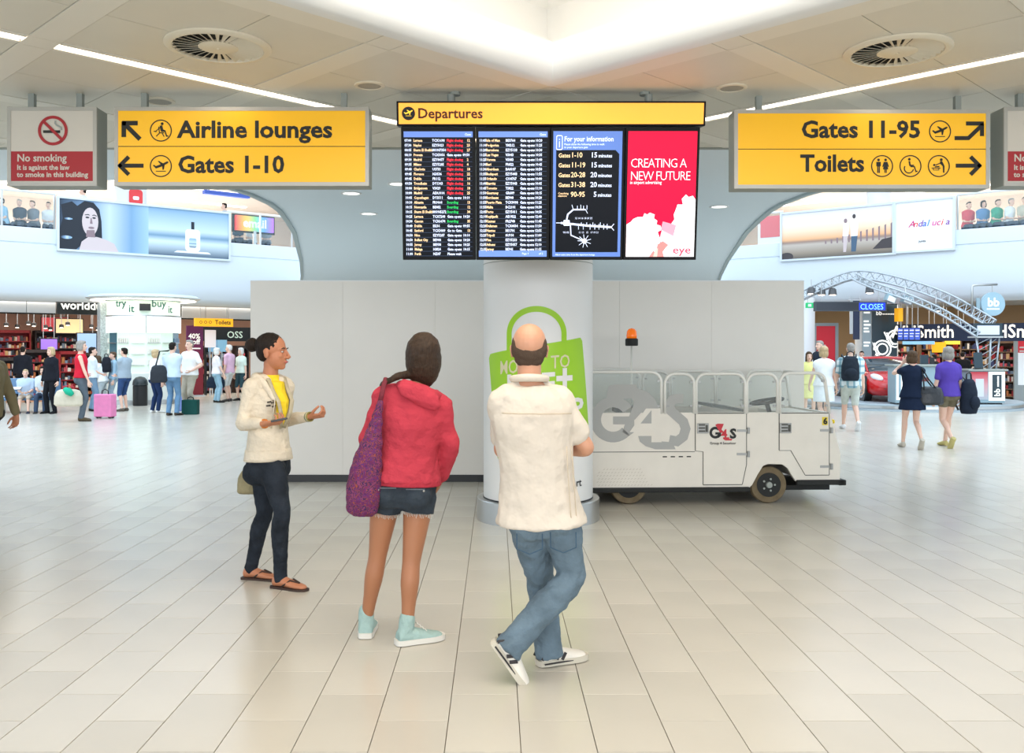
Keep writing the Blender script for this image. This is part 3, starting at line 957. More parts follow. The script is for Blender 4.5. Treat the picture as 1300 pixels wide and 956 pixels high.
# poster stand
p = P(1048, 440, 30.5)
def poster_stand(p, w, h, label, rz, m):
    t = thing('poster_stand', label, 'poster stand', (p.x, p.y, 0), rz)
    MB().bx(-w / 2 - .1, -w / 2, -.06, .06, 0, h + .1).bx(w / 2, w / 2 + .1, -.06, .06, 0, h + .1).bx(-w / 2, w / 2, -.06, .06, h, h + .1).bx(-w / 2, w / 2, -.06, .06, 0, .5).build('frame', mat('stand_grey', (140, 150, 152), rough=.4), t)
    MB().bx(-w / 2, w / 2, -.03, .03, .5, h).build('poster', m, t)
    MB().bx(-w / 2 + .05, -w / 2 + .3, -.034, -.03, h * .72, h * .74).bx(-w / 2 + .05, -w / 2 + .38, -.034, -.03, h * .67, h * .69).bx(-w / 2 + .05, -w / 2 + .3, -.034, -.03, h * .62, h * .635).build('print', M_skin_p, t)
    return t
poster_stand(p, .60, 2.38, 'grey framed stand with red poster behind the hoarding end', -.15, M_red)
p = P(1306, 440, 28.5)
t = poster_stand(p, .62, 2.28, 'red and white poster stand at the right edge', -.3, M_red)
MB().bx(-.31, .31, -.04, -.03, .5, 1.5).build('poster_foot', M_pw, t)
# LED board
p0, p1 = P(1035, 395, 26.4), P(1126, 383, 26.4)
t = thing('led_board', 'long dark hanging LED board reading CLOSES in blue', 'sign', (p0.x, 26.4, p0.z))
w, h = p1.x - p0.x, p1.z - p0.z
MB().bx(0, w, 0, .16, 0, h).build('casing', mat('led_casing', (58, 66, 72), rough=.4), t)
MB().bx(.04, w - .04, -.004, 0, .03, h - .03).build('screen', mat('led_screen', (42, 46, 56), rough=.3), t)
MB().bx(w * .61, w - .05, -.007, -.004, .03, h - .03).build('lit_field', mat('led_glow', (20, 50, 190), emit=.8), t)
text('CLOSES', .226, mat('led_blue', (120, 190, 255), emit=1.3), t, (w * .625, -.009, .05), bold=.0, sx=.86)
for x in (.2, w - .2): MB().cyl((x, .08, h), (x, .08, 3.42 - p0.z), .012).build('rod', M_steel, t)
# exit sign
p = P(1030, 391, 28)
t = thing('exit_sign', 'tiny green exit sign beside the white pillar', 'sign', p)
MB().bx(-.16, .16, 0, .06, 0, .16).build('casing', mat('exit_green', (30, 170, 100), emit=.5), t)
MB().bx(-.1, .0, -.004, 0, .04, .12).build('symbol', M_pw, t)
for x in (-.1, .1): MB().cyl((x, .03, .16), (x, .03, 3.25 - p.z), .01).build('rod', M_steel, t)
# hanging navy banner
p = P(1087, 430, 28.4)
t = thing('hanging_banner', 'navy hanging banner between red poster and thick white pillar', 'banner', (p.x, p.y, 0))
MB().bx(-.1, .1, -.02, .02, pz(431, 28.4), 3.1).build('cloth', M_smith, t)
MB().bx(-.2, -.11, -.02, .02, pz(424, 28.4), 3.1).build('edge_cloth', M_steel, t)
MB().cyl((-.25, 0, 3.12), (.15, 0, 3.12), .02).build('rail', M_steel, t)
for x in (-.2, .1): MB().cyl((x, 0, 3.12), (x, 0, 3.25), .01).build('rod', M_steel, t)
# shop fronts with big serif-like white letters
def smith(px0, px1, ptxt, label):
    xa, xb = wl(RW, px0, 422, KF).x, wl(RW, px1, 422, KF).x
    z0 = wl(RW, (px0 + px1) / 2, 433, KF).z
    t = wthing(RW, 'shop_sign', label, 'sign', xa, KF, z0)
    MB().bx(0, xb - xa, 0, .16, 0, .54).build('board', M_smith, t)
    x = wl(RW, ptxt, 422, KF).x - xa
    text('WHSmith', .56, mat('sign_cream', (255, 246, 226), emit=.75), t, (x, -.004, .11), bold=.012, sx=.86, ext=.012)
    return t
smith(1139, 1246, 1128, 'navy WHSmith shop sign behind the flight monitors')
smith(1246.5, 1322, 1239.5, 'navy WHSmith shop sign at the right edge beyond the round bb sign')
# shop back shelves
for i, (px, k, w, h, lab) in enumerate([(1148, 4.2, 1.0, 1.9, 'bookshop shelf left of the yellow boxes'), (1178, 5.0, 1.1, 2.0, 'bookshop shelf below the yellow square sign'),
                                        (1216, 5.6, 1.3, 2.0, 'bookshop shelf below the bright yellow strip'), (1252, 4.8, 1.5, 2.0, 'bookshop shelf behind the dark desk with bb panel'), (1288, 3.6, 1.5, 1.9, 'bookshop shelf at the right edge behind shoppers')]):
    q = wl(RW, px, 450, k)
    shelf_unit(RW, q.x, k, w, .5, h, 7, lab, mat('shelf_oak', (120, 96, 74), rough=.6), PK, 50 + i)
for px, py, k, w, h, c, e, lab in [(1192, 441, 3.6, .42, .34, (236, 176, 30), .4, 'yellow square hanging sign inside the bookshop'), (1209, 434.5, 5.0, .55, .14, (255, 214, 60), 1.2, 'bright yellow lit strip sign inside the bookshop'),
                                   (1166, 435, 3.5, 1.0, .12, (120, 170, 210), .7, 'pale blue lit strip over bookshop shelves'), (1230, 434, 5.2, .5, .12, (120, 120, 210), .7, 'violet lit strip right of the yellow strip')]:
    q = wl(RW, px, py, k)
    t = wthing(RW, 'hanging_sign', lab, 'sign', q.x, k, q.z)
    MB().bx(-w / 2, w / 2, -.03, .03, -h / 2, h / 2).build('board', mat('hs%d' % px, c, emit=e), t)
    for x in (-w / 3, w / 3): MB().cyl((x, 0, h / 2), (x, 0, 3.25 - q.z), .01).build('rod', M_steel, t)
p = P(1143.5, 408, 29)
t = thing('projecting_sign', 'narrow upright yellow sign beside the thick white pillar', 'sign', p)
MB().bx(-.07, .07, 0, .3, 0, .42).build('board', M_yel, t)
MB().cyl((0, .15, .42), (0, .15, 3.25 - p.z), .02).build('rod', M_steel, t)
for i in range(4):
    q = wl(RW, 1143.5 + 7.2 * i, 424, KF - .5)
    t = wthing(RW, 'flight_monitor', 'blue flight monitor, %s in the hanging row of four' % ['leftmost', 'second from left', 'third from left', 'rightmost'][i], 'monitor', q.x, KF - .5, q.z, 'flight monitors by the bookshop')
    MB().bx(-.08, .08, -.03, .06, -.2, .2).build('casing', M_black, t)
    MB().bx(-.072, .072, -.035, -.03, -.18, .18).build('screen', mat('monitor_blue', (70, 96, 190), emit=.55), t)
    MB().bx(-.06, .06, -.038, -.035, .1, .13).bx(-.06, .06, -.038, -.035, 0, .02).bx(-.06, .04, -.038, -.035, -.08, -.06).build('print', M_text_w, t)
    MB().cyl((0, .02, .2), (0, .02, 3.25 - q.z), .014).build('rod', M_steel, t)
# recessed lamps in the shop ceiling on the right
for i_, (px, py) in enumerate(((1163, 397), (1200, 399), (1180, 393), (1260, 398), (1285, 399), (1150, 393))):
    k = 4.0
    d = (3.25 - EYE) * FPX / (445 - py)
    t = thing('downlight', 'small lit downlight in the bookshop ceiling, ' + ['above the flight monitors', 'left of the truss foot', 'over the Smith letters', 'behind the round bb sign', 'near the right edge', 'beside the yellow upright sign'][i_], 'light', ((px - 629) / FPX * d, d, 3.25), 0, 'recessed lamps in the bookshop ceiling')
    MB().lathe([(.16, 0), (.16, -.012), (.13, -.014)], n=18, cap=False).build('rim', M_white, t)
    MB().lathe([(.135, -.002), (.135, -.006)], n=18).build('lens', M_spot, t)

# podium
pc = V((11.7, 26.35, 0))
t = thing('podium', 'low round grey podium under the red car', 'podium', pc)
MB().lathe([(3.12, 0), (3.12, .04), (3.0, .05), (3.0, .16), (2.98, .18)], n=64).build('deck', mat('podium_grey', (166, 178, 184), rough=.4), t, auto=True)
MB().lathe([(3.015, .06), (3.015, .13), (3.0, .13)], n=64, cap=False).build('edge_band', M_steel, t)

# red sports car
ct = thing('car', 'red low sports car on the round podium', 'car', (11.28, 26.7, .18), radians(-97))
def sect(x, w, zt, zb=.16):
    zs = zb + (zt - zb) * .62
    pts = [(-w * .82, zb), (-w * .97, zb + .08), (-w, (zb + zs) / 2), (-w * .985, zs), (-w * .86, zt - .03), (-w * .5, zt), (0, zt + .01),
           (w * .5, zt), (w * .86, zt - .03), (w * .985, zs), (w, (zb + zs) / 2), (w * .97, zb + .08), (w * .82, zb)]
    return [(x, y, z) for y, z in pts]
st = [(2.22, .55, .48, .26), (2.15, .74, .54, .2), (2.0, .86, .60, .17), (1.6, .94, .74, .16), (1.25, .97, .80, .16), (.8, .96, .82, .16), (.2, .94, .84, .16), (-.4, .95, .88, .16), (-1.0, .98, .93, .16), (-1.5, .98, .93, .17), (-1.95, .92, .88, .22), (-2.12, .84, .80, .3)]
MB().rings([sect(*s_) for s_ in st]).build('body_shell', M_redcar, ct, smooth=True)
def gh(x, w, z): return [(x, -w, .72), (x, -w * .98, (z + .74) / 2), (x, -w * .80, z), (x, 0, z + .02), (x, w * .80, z), (x, w * .98, (z + .74) / 2), (x, w, .72)]
M_cgl = mat('car_glass', (46, 60, 66), rough=.08, coat=.5)
MB().rings([gh(1.0, .74, .79), gh(.55, .76, 1.0), (gh(.15, .76, 1.15)), gh(-.3, .75, 1.2), gh(-.8, .73, 1.16), gh(-1.4, .66, 1.02), gh(-1.75, .55, .90)]).build('windows', M_cgl, ct, smooth=True)
MB().rings([[(x, -w, z - .02), (x, -w * .9, z + .018), (x, 0, z + .04), (x, w * .9, z + .018), (x, w, z - .02)] for x, w, z in ((.14, .63, 1.145), (-.1, .635, 1.18), (-.35, .63, 1.2), (-.8, .6, 1.165), (-1.3, .54, 1.05))]).build('roof', M_redcar, ct, smooth=True)
for sgn in (-1, 1):
    MB().tube([(1.0, .73 * sgn, .8), (.55, .68 * sgn, 1.02), (.14, .62 * sgn, 1.16)], .03, 8).build('pillar', M_redcar, ct, smooth=True)
    MB().ell((.75, .98 * sgn, .92), (.11, .1, .06)).build('mirror', M_redcar, ct, smooth=True)
    hl = MB().ell((1.78, .70 * sgn, .66), (.27, .11, .085), M=MX.Rotation(-.28 * sgn, 3, 'Z') @ MX.Rotation(.2, 3, 'Y')).build('headlight', mat('headlight_glass', (226, 232, 236), rough=.1, emit=.2), ct, smooth=True)
    MB().ell((1.86, .67 * sgn, .665), (.06, .05, .06)).build('lamp', mat('chrome', (220, 222, 225), rough=.1, metal=1), hl, smooth=True)
    MB().ell((2.08, .5 * sgn, .36), (.14, .22, .10)).build('air_intake', M_black, ct, smooth=True)
    for x in (1.32, -1.28):
        MB().lathe([(.40, -.02), (.40, .02)], c=(x, .965 * sgn, .33), n=26, M=MX.Rotation(pi / 2, 3, 'X')).build('wheel_arch', M_black, ct)
        wh = MB().lathe([(.20, -.11), (.33, -.11), (.345, -.08), (.345, .08), (.33, .11), (.20, .11)], c=(x, .87 * sgn, .345), n=28, M=MX.Rotation(pi / 2, 3, 'X'), cap=False).build('wheel', mat('tyre', (28, 28, 30), rough=.8), ct, auto=True)
        MB().lathe([(.26, -.02), (.26, .02)], c=(x, .94 * sgn, .345), n=26, M=MX.Rotation(pi / 2, 3, 'X')).build('brake_disc', mat('disc_grey', (120, 124, 128), rough=.4, metal=.5), wh)
        for i in range(10):
            a = 2 * pi * i / 10
            mb = MB(); mb.box((x + .16 * cos(a), 0.98 * sgn, .345 + .16 * sin(a)), (.2, .035, .04), M=MX.Rotation(-a, 3, 'Y')); mb.build('spoke', mat('rim_silver', (225, 228, 232), rough=.25, metal=.6), wh)
        MB().tube([(x + .25 * cos(2 * pi * i / 24), 0.98 * sgn, .345 + .25 * sin(2 * pi * i / 24)) for i in range(24)], .022, 8, loop=True).build('rim', MATS['rim_silver'], wh, smooth=True)
MB().ell((2.17, 0, .40), (.08, .2, .07)).build('front_badge_recess', M_black, ct, smooth=True)

# desks on the podium
def desk(px, pyb, d, w, dp, h, rz, label, m):
    p = P(px, pyb, d)
    t = thing('display_desk', label, 'desk', (p.x, d, .18), rz)
    MB().bx(-w / 2, w / 2, -dp / 2, dp / 2, .04, h).build('body', m, t, bevel=.01)
    MB().bx(-w / 2 + .05, w / 2 - .05, -dp / 2 + .05, dp / 2 - .05, 0, .04).build('plinth', M_black, t)
    MB().bx(-w / 2 - .06, w / 2 + .06, -dp / 2 - .06, dp / 2 + .06, h, h + .05).build('top', M_greypaint, t, bevel=.01)
    return t
t = desk(1160, 510, 23.9, 1.12, .6, .98, -.1, 'grey blue display desk in front of the car, beside the girl in navy', M_kiosk)
MB().bx(-.53, -.37, -.312, -.30, .12, .9).build('light_panel', M_lit, t)
MB().bx(-.48, -.42, -.318, -.312, .18, .84).build('print', M_kiosk, t)
MB().bx(.1, .26, -.312, -.30, .6, .7).build('label_plate', mat('desk_plate', (120, 50, 50)), t)
tb = thing('desk_display', 'small dark display standing on the grey blue desk', 'screen', (t.location.x + .25, 23.85, .18 + 1.035))
MB().bx(-.1, .1, -.03, .03, 0, .24).build('screen', M_teal, tb); MB().bx(.14, .26, -.02, .02, 0, .18).build('holder', M_black, tb); MB().bx(-.12, .28, -.05, .05, 0, .015).build('base', M_black, tb)
t = desk(1248, 507, 24.0, .84, .6, .86, -.12, 'dark topped display desk with upright bb panel, right of the car', M_kiosk)
MB().bx(-.42, .0, -.31, -.30, .12, .84).build('red_panel', grad('desk_red', [(0, (170, 182, 190)), (.5, (206, 150, 156)), (1, (200, 40, 56))], 2), t)
MB().bx(-.30, -.10, -.316, -.31, .2, .66).build('white_panel', mat('pale_panel', (206, 210, 216)), t)
MB().bx(.02, .41, -.32, -.30, .1, .84).build('light_frame', M_lit, t)
MB().bx(.1, .33, -.326, -.32, .18, .77).build('panel_dark', M_teal, t)
text('bb', .2, M_text_w, t, (.285, -.33, .21), bold=.02, rot=MX.Rotation(-pi / 2, 4, 'Y') @ RX)
for i in range(8): MB().bx(.22, .26, -.33, -.326, .46 + .035 * i, .485 + .035 * i).build('print', M_text_w, t)
dk = t.location
# light trusses over the podium
def truss(pts, s, label, n_lace=34):
    """triangular lattice girder along a smooth curve"""
    pts = [V(p) for p in pts]
    # catmull-rom
    C = []
    for i in range(len(pts) - 1):
        p0, p1, p2, p3 = pts[max(i - 1, 0)], pts[i], pts[i + 1], pts[min(i + 2, len(pts) - 1)]
        for k in range(8):
            u = k / 8
            C.append(.5 * ((2 * p1) + (p2 - p0) * u + (2 * p0 - 5 * p1 + 4 * p2 - p3) * u * u + (3 * p1 - p0 - 3 * p2 + p3) * u ** 3))
    C.append(pts[-1])
    t = thing('truss', label, 'truss', C[-1])
    o = V(C[-1])
    frames = []
    for i, p in enumerate(C):
        T = (C[min(i + 1, len(C) - 1)] - C[max(i - 1, 0)]).normalized()
        S = T.cross(V((0, 0, 1))).normalized(); U = S.cross(T).normalized()
        frames.append((p - o, S, U))
    ch = [lambda f: f[0] + f[1] * s, lambda f: f[0] - f[1] * s, lambda f: f[0] + f[2] * s * 1.5]
    for c in ch:
        MB().tube([c(f) for f in frames], .026, 6).build('chord', M_truss, t, smooth=True)
    for a, b in ((0, 1), (1, 2), (2, 0)):
        mb = MB()
        for i in range(len(frames) - 1):
            A, B = (ch[a], ch[b]) if i % 2 else (ch[b], ch[a])
            mb.cyl(A(frames[i]), B(frames[i + 1]), .012, 5)
        mb.build('lacing', M_truss, t)
    return t
truss([P(1012, 384, 27.0), P(1050, 366, 26.6), P(1090, 354, 26.2), P(1145, 364, 25.6), P(1195, 381, 25.0), P(1235, 402, 24.5), P(1258, 416, 24.2)], .15, 'long arched white lattice truss over the car')
truss([P(1085, 354, 25.9), P(1110, 366, 25.2), P(1150, 380, 24.6), P(1195, 400, 24.2), P(1240, 428, 23.85)], .10, 'shorter lower white lattice truss in front of the long arch')
t = thing('truss_tower', 'white tube tower standing on the dark topped desk', 'truss', (dk.x, dk.y, dk.z + .91))
top = 1.90 - (dk.z + .91)
for x, y, lean in ((-.13, -.13, -.12), (-.02, .15, -.05), (.09, -.15, .03), (.2, .1, .06), (.3, -.08, .08)):
    MB().cyl((x, y, 0), (x + lean, y, top), .022, 8).build('tube', M_truss, t, smooth=True)
mb = MB()
for i in range(5):
    mb.cyl((-.13 - .02 * i, -.13, top * i / 5), (.09 + .006 * i, -.15, top * (i + 1) / 5), .009, 5); mb.cyl((.09, -.15, top * i / 5), (.3, -.08, top * (i + .8) / 5), .009, 5)
mb.build('lacing', M_truss, t)
MB().bx(-.3, .42, -.2, .2, top, top + .04).build('head_plate', M_steel, t)
t2 = thing('tower_screen', 'wide pale screen on top of the white tube tower', 'screen', (dk.x + .12, dk.y, dk.z + .91 + top + .04))
MB().bx(-.36, .36, -.05, .05, 0, .34).build('casing', M_teal, t2)
MB().bx(-.30, .28, -.056, -.05, .04, .28).build('screen', mat('pale_screen', (190, 196, 214), emit=.35), t2)
t3 = thing('desk_display', 'small tilted dark screen on the desk with bb panel', 'screen', (dk.x - .27, dk.y - .27, dk.z + .91))
MB().box((0, 0, .22), (.22, .03, .42), M=MX.Rotation(-.15, 3, 'X')).build('screen', M_teal, t3)
MB().bx(-.1, .1, -.06, .06, 0, .03).build('base', M_black, t3)
# round bb sign on a bent pole
pA, pB, pC = P(1234, 398, 24.45), P(1234, 362, 24.45), P(1266, 361, 24.45)
t = thing('bb_sign', 'round pale blue bb sign hanging from a bent pole on right', 'sign', pA)
o = V(pA)
MB().tube([pA - o, pB - o - V((0, 0, .06)), pB - o + V((.02, 0, -.015)), pB - o + V((.08, 0, 0)), pC - o], .03, 8).build('pole', M_steel, t, smooth=True)
pD = P(1260, 386, 24.45) - o
Rd = .315
MB().lathe([(Rd, -.04), (Rd, .04)], c=pD, n=40, M=MX.Rotation(pi / 2, 3, 'X')).build('disc', mat('bb_disc', (146, 176, 190), rough=.35, emit=.1), t, auto=True)
MB().bx(pD.x - .01, pD.x + .01, pD.y - .01, pD.y + .01, pD.z + Rd, pC.z - o.z).build('hanger', M_steel, t)
MB().bx(pD.x - .43, pD.x - .34, pD.y - .02, pD.y + .02, pD.z - .16, pD.z + .16).build('side_plate', M_kiosk, t)
text('bb', .32, M_text_w, t, (pD.x, pD.y - .046, pD.z - .06), 'CENTER', bold=.02)
for i in range(8): MB().bx(pD.x - .17 + .043 * i, pD.x - .14 + .043 * i, pD.y - .046, pD.y - .04, pD.z - .15, pD.z - .12).build('print', M_text_w, t)
# stage spots on the trusses
for i, (px, py, d, lab) in enumerate([(1030, 373, 26.7, 'stage spot on the truss, nearest the hoarding'), (1043, 374.5, 26.6, 'stage spot on the truss, second from the hoarding'), (1057, 374.5, 26.5, 'stage spot on the truss above the middle of the LED board'),
                                      (1104, 372, 26.0, 'stage spot at the crown of the truss arch'), (1188, 395, 24.6, 'stage spot low on the right slope of the truss')]):
    p = P(px, py, d)
    t = thing('stage_spot', lab, 'light', p)
    MB().lathe([(.05, .2), (.1, .16), (.12, 0), (.105, 0)], n=14, cap=False).build('housing', mat('spot_grey', (90, 90, 92), rough=.4, metal=.4), t)
    MB().ell((0, 0, .02), (.1, .1, .04)).build('bulb', M_spot, t)
    MB().cyl((0, 0, .18), (0, 0, .42), .015).build('bracket', M_steel, t)
# flood boxes at the crossing
for px, py, lab in ((1130, 379, 'pale blue lamp box on the truss, left one of two'), (1151, 381, 'pale blue lamp box on the truss, right one of two')):
    t = thing('lamp_box', lab, 'light', P(px, py, 24.8))
    MB().box((0, 0, 0), (.26, .2, .2), M=MX.Rotation(.4, 3, 'Y')).build('housing', M_kiosk, t, bevel=.015)
    MB().box((0, -.1, -.02), (.2, .02, .14), M=MX.Rotation(.4, 3, 'Y')).build('lens', M_white, t)
    MB().cyl((0, 0, .05), (0, .1, .35), .015).build('bracket', M_steel, t)
# ------------------------------------------------------------------ hoarding behind the column
M_board = mat('hoarding_paint', (236, 231, 223), rough=.55, var=.015, vscale=2)
HX0, HX1, HY, HZ = -2.93, 3.69, 11.0, 2.41
t = thing('hoarding', 'long white painted hoarding of panels with black skirting, behind the column', 'partition', ((HX0 + HX1) / 2, HY, 0))
L = HX1 - HX0
n = 6
for i in range(n):
    MB().bx(-L / 2 + L * i / n + .0008, -L / 2 + L * (i + 1) / n - .0008, 0, .05, .0, HZ - .012).build('panel', M_board, t)
MB().bx(-L / 2, L / 2, -.004, .06, HZ - .012, HZ).build('top_rail', M_white, t)
MB().bx(-L / 2, L / 2, -.014, 0, 0, .085).build('skirting', M_black, t)
MB().bx(-L / 2 + .02, L / 2 - .02, .05, .10, 0, HZ - .05).build('studs', M_gap, t)

# ------------------------------------------------------------------ round column with printed wrap and steel collar
CC = V((.40, 8.65, 0)); CR = .512
t = thing('column', 'white round column with green printed shopping bag, in front of the hoarding', 'column', CC)
MB().lathe([(CR, .0), (CR, ZC)], n=72).build('shaft', mat('column_wrap', (224, 224, 222), rough=.42), t, auto=True)
MB().lathe([(CR + .003, 2.37), (CR + .003, 2.376)], n=72, cap=False).build('wrap_joint', M_greypaint, t)
MB().lathe([(CR + .062, 0), (CR + .062, .195), (CR + .058, .2), (CR, .2)], n=72, cap=False).build('collar', M_steel, t, auto=True)
MB().lathe([(CR + .004, .2), (CR + .004, .212), (CR, .212)], n=72, cap=False).build('collar_seal', M_black, t)
M_lime = mat('lime_print', (152, 202, 22), rough=.45)
M_pale = mat('pale_print', (214, 208, 170), rough=.5)
M_palew = mat('pale_white_print', (226, 224, 222), rough=.5)
# flat print coordinates: s along the wrap (0 = facing the viewer), z height
face = atan2(-CC.x, -CC.y * -1) if False else 0
def wrap(s, z, r=CR + .002):
    a = -pi / 2 + s / CR
    return V((r * cos(a), r * sin(a), z))
def wrap_mesh(name, m, quadf, nu, nv, r=CR + .002):
    mb = MB()
    vs = []
    for i in range(nu + 1):
        for j in range(nv + 1):
            s, z = quadf(i / nu, j / nv); vs.append(wrap(s, z, r))
    fs = [(i * (nv + 1) + j, (i + 1) * (nv + 1) + j, (i + 1) * (nv + 1) + j + 1, i * (nv + 1) + j + 1) for i in range(nu) for j in range(nv)]
    mb.add(vs, fs)
    return mb.build(name, m, t, smooth=True)
def col_pt(px, py):
    """where the print seen at px,py lies on the column"""
    o = V((0, 0, EYE)) - CC; d = V(((px - 629) / FPX, 1, (445 - py) / FPX))
    a = d.x ** 2 + d.y ** 2; b = 2 * (o.x * d.x + o.y * d.y); c = o.x ** 2 + o.y ** 2 - CR ** 2
    q = max(b * b - 4 * a * c, 0)
    k = (-b - sqrt(q)) / (2 * a); p = o + d * k
    s = (atan2(p.y, p.x) + pi / 2)
    s = (s + pi) % (2 * pi) - pi
    return s * CR, p.z
bl, br, tr_, tl = col_pt(632, 582), col_pt(748.5, 572), col_pt(739, 428), col_pt(621, 450)
def bagf(u, v):
    # rounded corners: shrink the ends of the top edge
    e = .035
    x0 = bl[0] + (tl[0] - bl[0]) * v; x1 = br[0] + (tr_[0] - br[0]) * v
    s = x0 + (x1 - x0) * u
    w = min(u, 1 - u) * (x1 - x0)
    drop = 0 if w > e else e - sqrt(max(e * e - (e - w) ** 2, 0))
    zt = tl[1] + (tr_[1] - tl[1]) * u - drop * v
    zb = bl[1] + (br[1] - bl[1]) * u
    return s, zb + (zt - zb) * v
us = 40
wrap_mesh('bag_print', M_lime, bagf, us, 4)
# handle: arch strip
hL, hR, hT = col_pt(646.5, 452), col_pt(716, 442), col_pt(678, 388.5)
hm = ((hL[0] + hR[0]) / 2)
def handf(u, v):
    a = pi * (1 - u)
    rx = abs(hR[0] - hL[0]) / 2; rz = hT[1] - hL[1] - .26
    base = hL[1] + (hR[1] - hL[1]) * u
    x = hm + (rx + (.026 if v else -.026)) * cos(a)
    z = base + max(0, sin(a)) * 0 + .26 * 1.0 + (rz + (.0 if v else -.052)) * sin(a)
    if u < .0001 or u > .9999: z = base
    return x, z
def hand2(u, v):
    # two straight legs and a half ellipse
    rx = abs(hR[0] - hL[0]) / 2; topz = hT[1]; w = .026 if v else -.026
    if u < .15: k = u / .15; a = pi; leg = k
    elif u > .85: k = (1 - u) / .15; a = 0; leg = k
    else: a = pi * (1 - (u - .15) / .7); leg = 1
    zb = hL[1] if u < .5 else hR[1]
    z0 = topz - rx * .98
    if leg < 1: return hm + (rx + w) * cos(a), zb - .02 + (z0 - zb + .02) * leg
    return hm + (rx + w) * cos(a), z0 + (rx * .98 + w - .026) * sin(a)
wrap_mesh('handle_print', M_lime, hand2, 60, 1, CR + .0026)
def wtext(body, px, py, size, m, tilt=.06, bold=.0, sx=1.0):
    s0, z0 = col_pt(px, py)
    text(body, size, m, t, (0, 0, 0), bold=bold, sx=sx, name='wrap_lettering', remap=lambda co: wrap(s0 + co.x, z0 + co.z + tilt * co.x, CR + .0045 + max(0, -co.y)))
M_textpale = M_pale
wtext('MORE', 635, 475, .17, M_pale, .075, .008, .72)
wtext('TO', 699, 468, .165, M_pale, .075, .008, .8)
wtext('LIFE', 643, 503, .27, M_palew, .06, .03, .98)
wtext('+', 705, 498, .34, M_palew, .04, .03, .9)
wtext('SHOP', 640, 536, .25, M_palew, .06, .03, 1.25)
wtext('airport', 706, 620, .098, mat('ink_grey', (50, 50, 52)), .01, .015)

# ------------------------------------------------------------------ hanging signs
M_yface = mat('sign_face_yellow', (246, 186, 24), rough=.32, emit=.14)
M_frame = mat('sign_frame', (176, 174, 166), rough=.35, metal=.35)
M_sface = mat('sign_face_grey', (206, 200, 188), rough=.4)
M_sred = mat('sign_red', (166, 26, 34), rough=.45)
def hang_sign(label, name, px0, px1, y, poles, z0=None, h=None, D=.17):
    a = P(px0, 236, y); b = P(px1, 136, y)
    t = thing(name, label, 'sign', ((a.x + b.x) / 2, y, a.z))
    w = b.x - a.x; h = b.z - a.z
    MB().bx(-w / 2, w / 2, 0.004, D, 0, h).build('casing', M_greypaint, t, bevel=.006)
    f = MB(); e = .028
    f.bx(-w / 2, w / 2, -.006, .01, 0, e).bx(-w / 2, w / 2, -.006, .01, h - e, h).bx(-w / 2, -w / 2 + e, -.006, .01, e, h - e).bx(w / 2 - e, w / 2, -.006, .01, e, h - e)
    f.build('frame', M_frame, t)
    for px in poles:
        x = (px - 629) / FPX * (y + D / 2) - (a.x + b.x) / 2
        MB().bx(x - .022, x + .022, D / 2 - .022, D / 2 + .022, h, ZC - a.z).build('pole', M_greypaint, t)
    return t, w, h, e
def arrow(mb, pts, w, hw_, M, back=.0):
    """line arrow with two barbs at its tip, last point is the tip"""
    mb.prism(thick_line(pts, w), .002, M)
    tip = V(pts[-1]); d = (V(pts[-1]) - V(pts[-2])).normalized()
    for s in (1, -1):
        q = MX.Rotation(s * radians(135), 2) @ d
        p2 = tip + q * hw_
        mb.prism(thick_line([tuple(p2), tuple(tip - q * w * .35)], w), .0022, M)
def circ_sym(t, cx, cz, r, extra, m=None):
    mb = MB(); ring_strip(mb, cx, cz, r - .008, r, .002, UP(0, -.004, 0), 36)
    for poly in extra:
        mb.prism([(cx + x * r, cz + y * r) for x, y in poly], .002, UP(0, -.004, 0))
    mb.build('symbol', m or M_bk, t)
PLANE = [[(-.72, .05), (-.62, .12), (-.45, .0), (.15, .22), (.55, .42), (.72, .40), (.60, .24), (.05, -.05), (-.45, -.22)],
         [(.0, .14), (-.28, .44), (-.17, .47), (.28, .2)], [(.12, .04), (.16, -.34), (.26, -.32), (.36, .14)], [(-.45, -.50), (.45, -.50), (.45, -.43), (-.45, -.43)]]
def disc(cx, cy, r, n=14): return E(cx, cy, r, r, n)
SEAT = [disc(.12, .62, .13), [(-.12, .44), (.12, .48), (.22, .1), (.42, .02), (.44, -.1), (.06, -.12), (-.02, .0)], thick_line([(.38, -.05), (.52, -.5), (.68, -.48)], .11),
        thick_line([(-.2, .35), (-.12, -.2), (.3, -.2)], .08), thick_line([(-.1, -.2), (-.42, -.52)], .08), thick_line([(.1, -.2), (.3, -.55)], .08), thick_line([(-.05, .3), (-.5, -.1)], .07), [(-.62, -.02), (-.38, -.06), (-.42, -.14), (-.66, -.1)]]
MANW = [disc(-.32, .56, .12), [(-.52, .38), (-.12, .38), (-.12, -.02), (-.2, -.02), (-.2, -.62), (-.30, -.62), (-.30, -.05), (-.34, -.05), (-.34, -.62), (-.44, -.62), (-.44, -.02), (-.52, -.02)],
        disc(.32, .56, .12), [(.16, .38), (.48, .38), (.62, -.05), (.54, -.08), (.46, .12), (.56, -.3), (.42, -.3), (.42, -.62), (.34, -.62), (.34, -.3), (.30, -.3), (.30, -.62), (.22, -.62), (.22, -.3), (.08, -.3), (.18, .12), (.10, -.08), (.02, -.05)]]
WHEEL = [disc(-.1, .62, .12), [(-.18, .44), (-.03, .44), (.02, .12), (.32, .12), (.32, .02), (-.1, .0)], thick_line([(.0, -.05), (.36, -.05), (.5, -.5), (.64, -.46)], .1)]
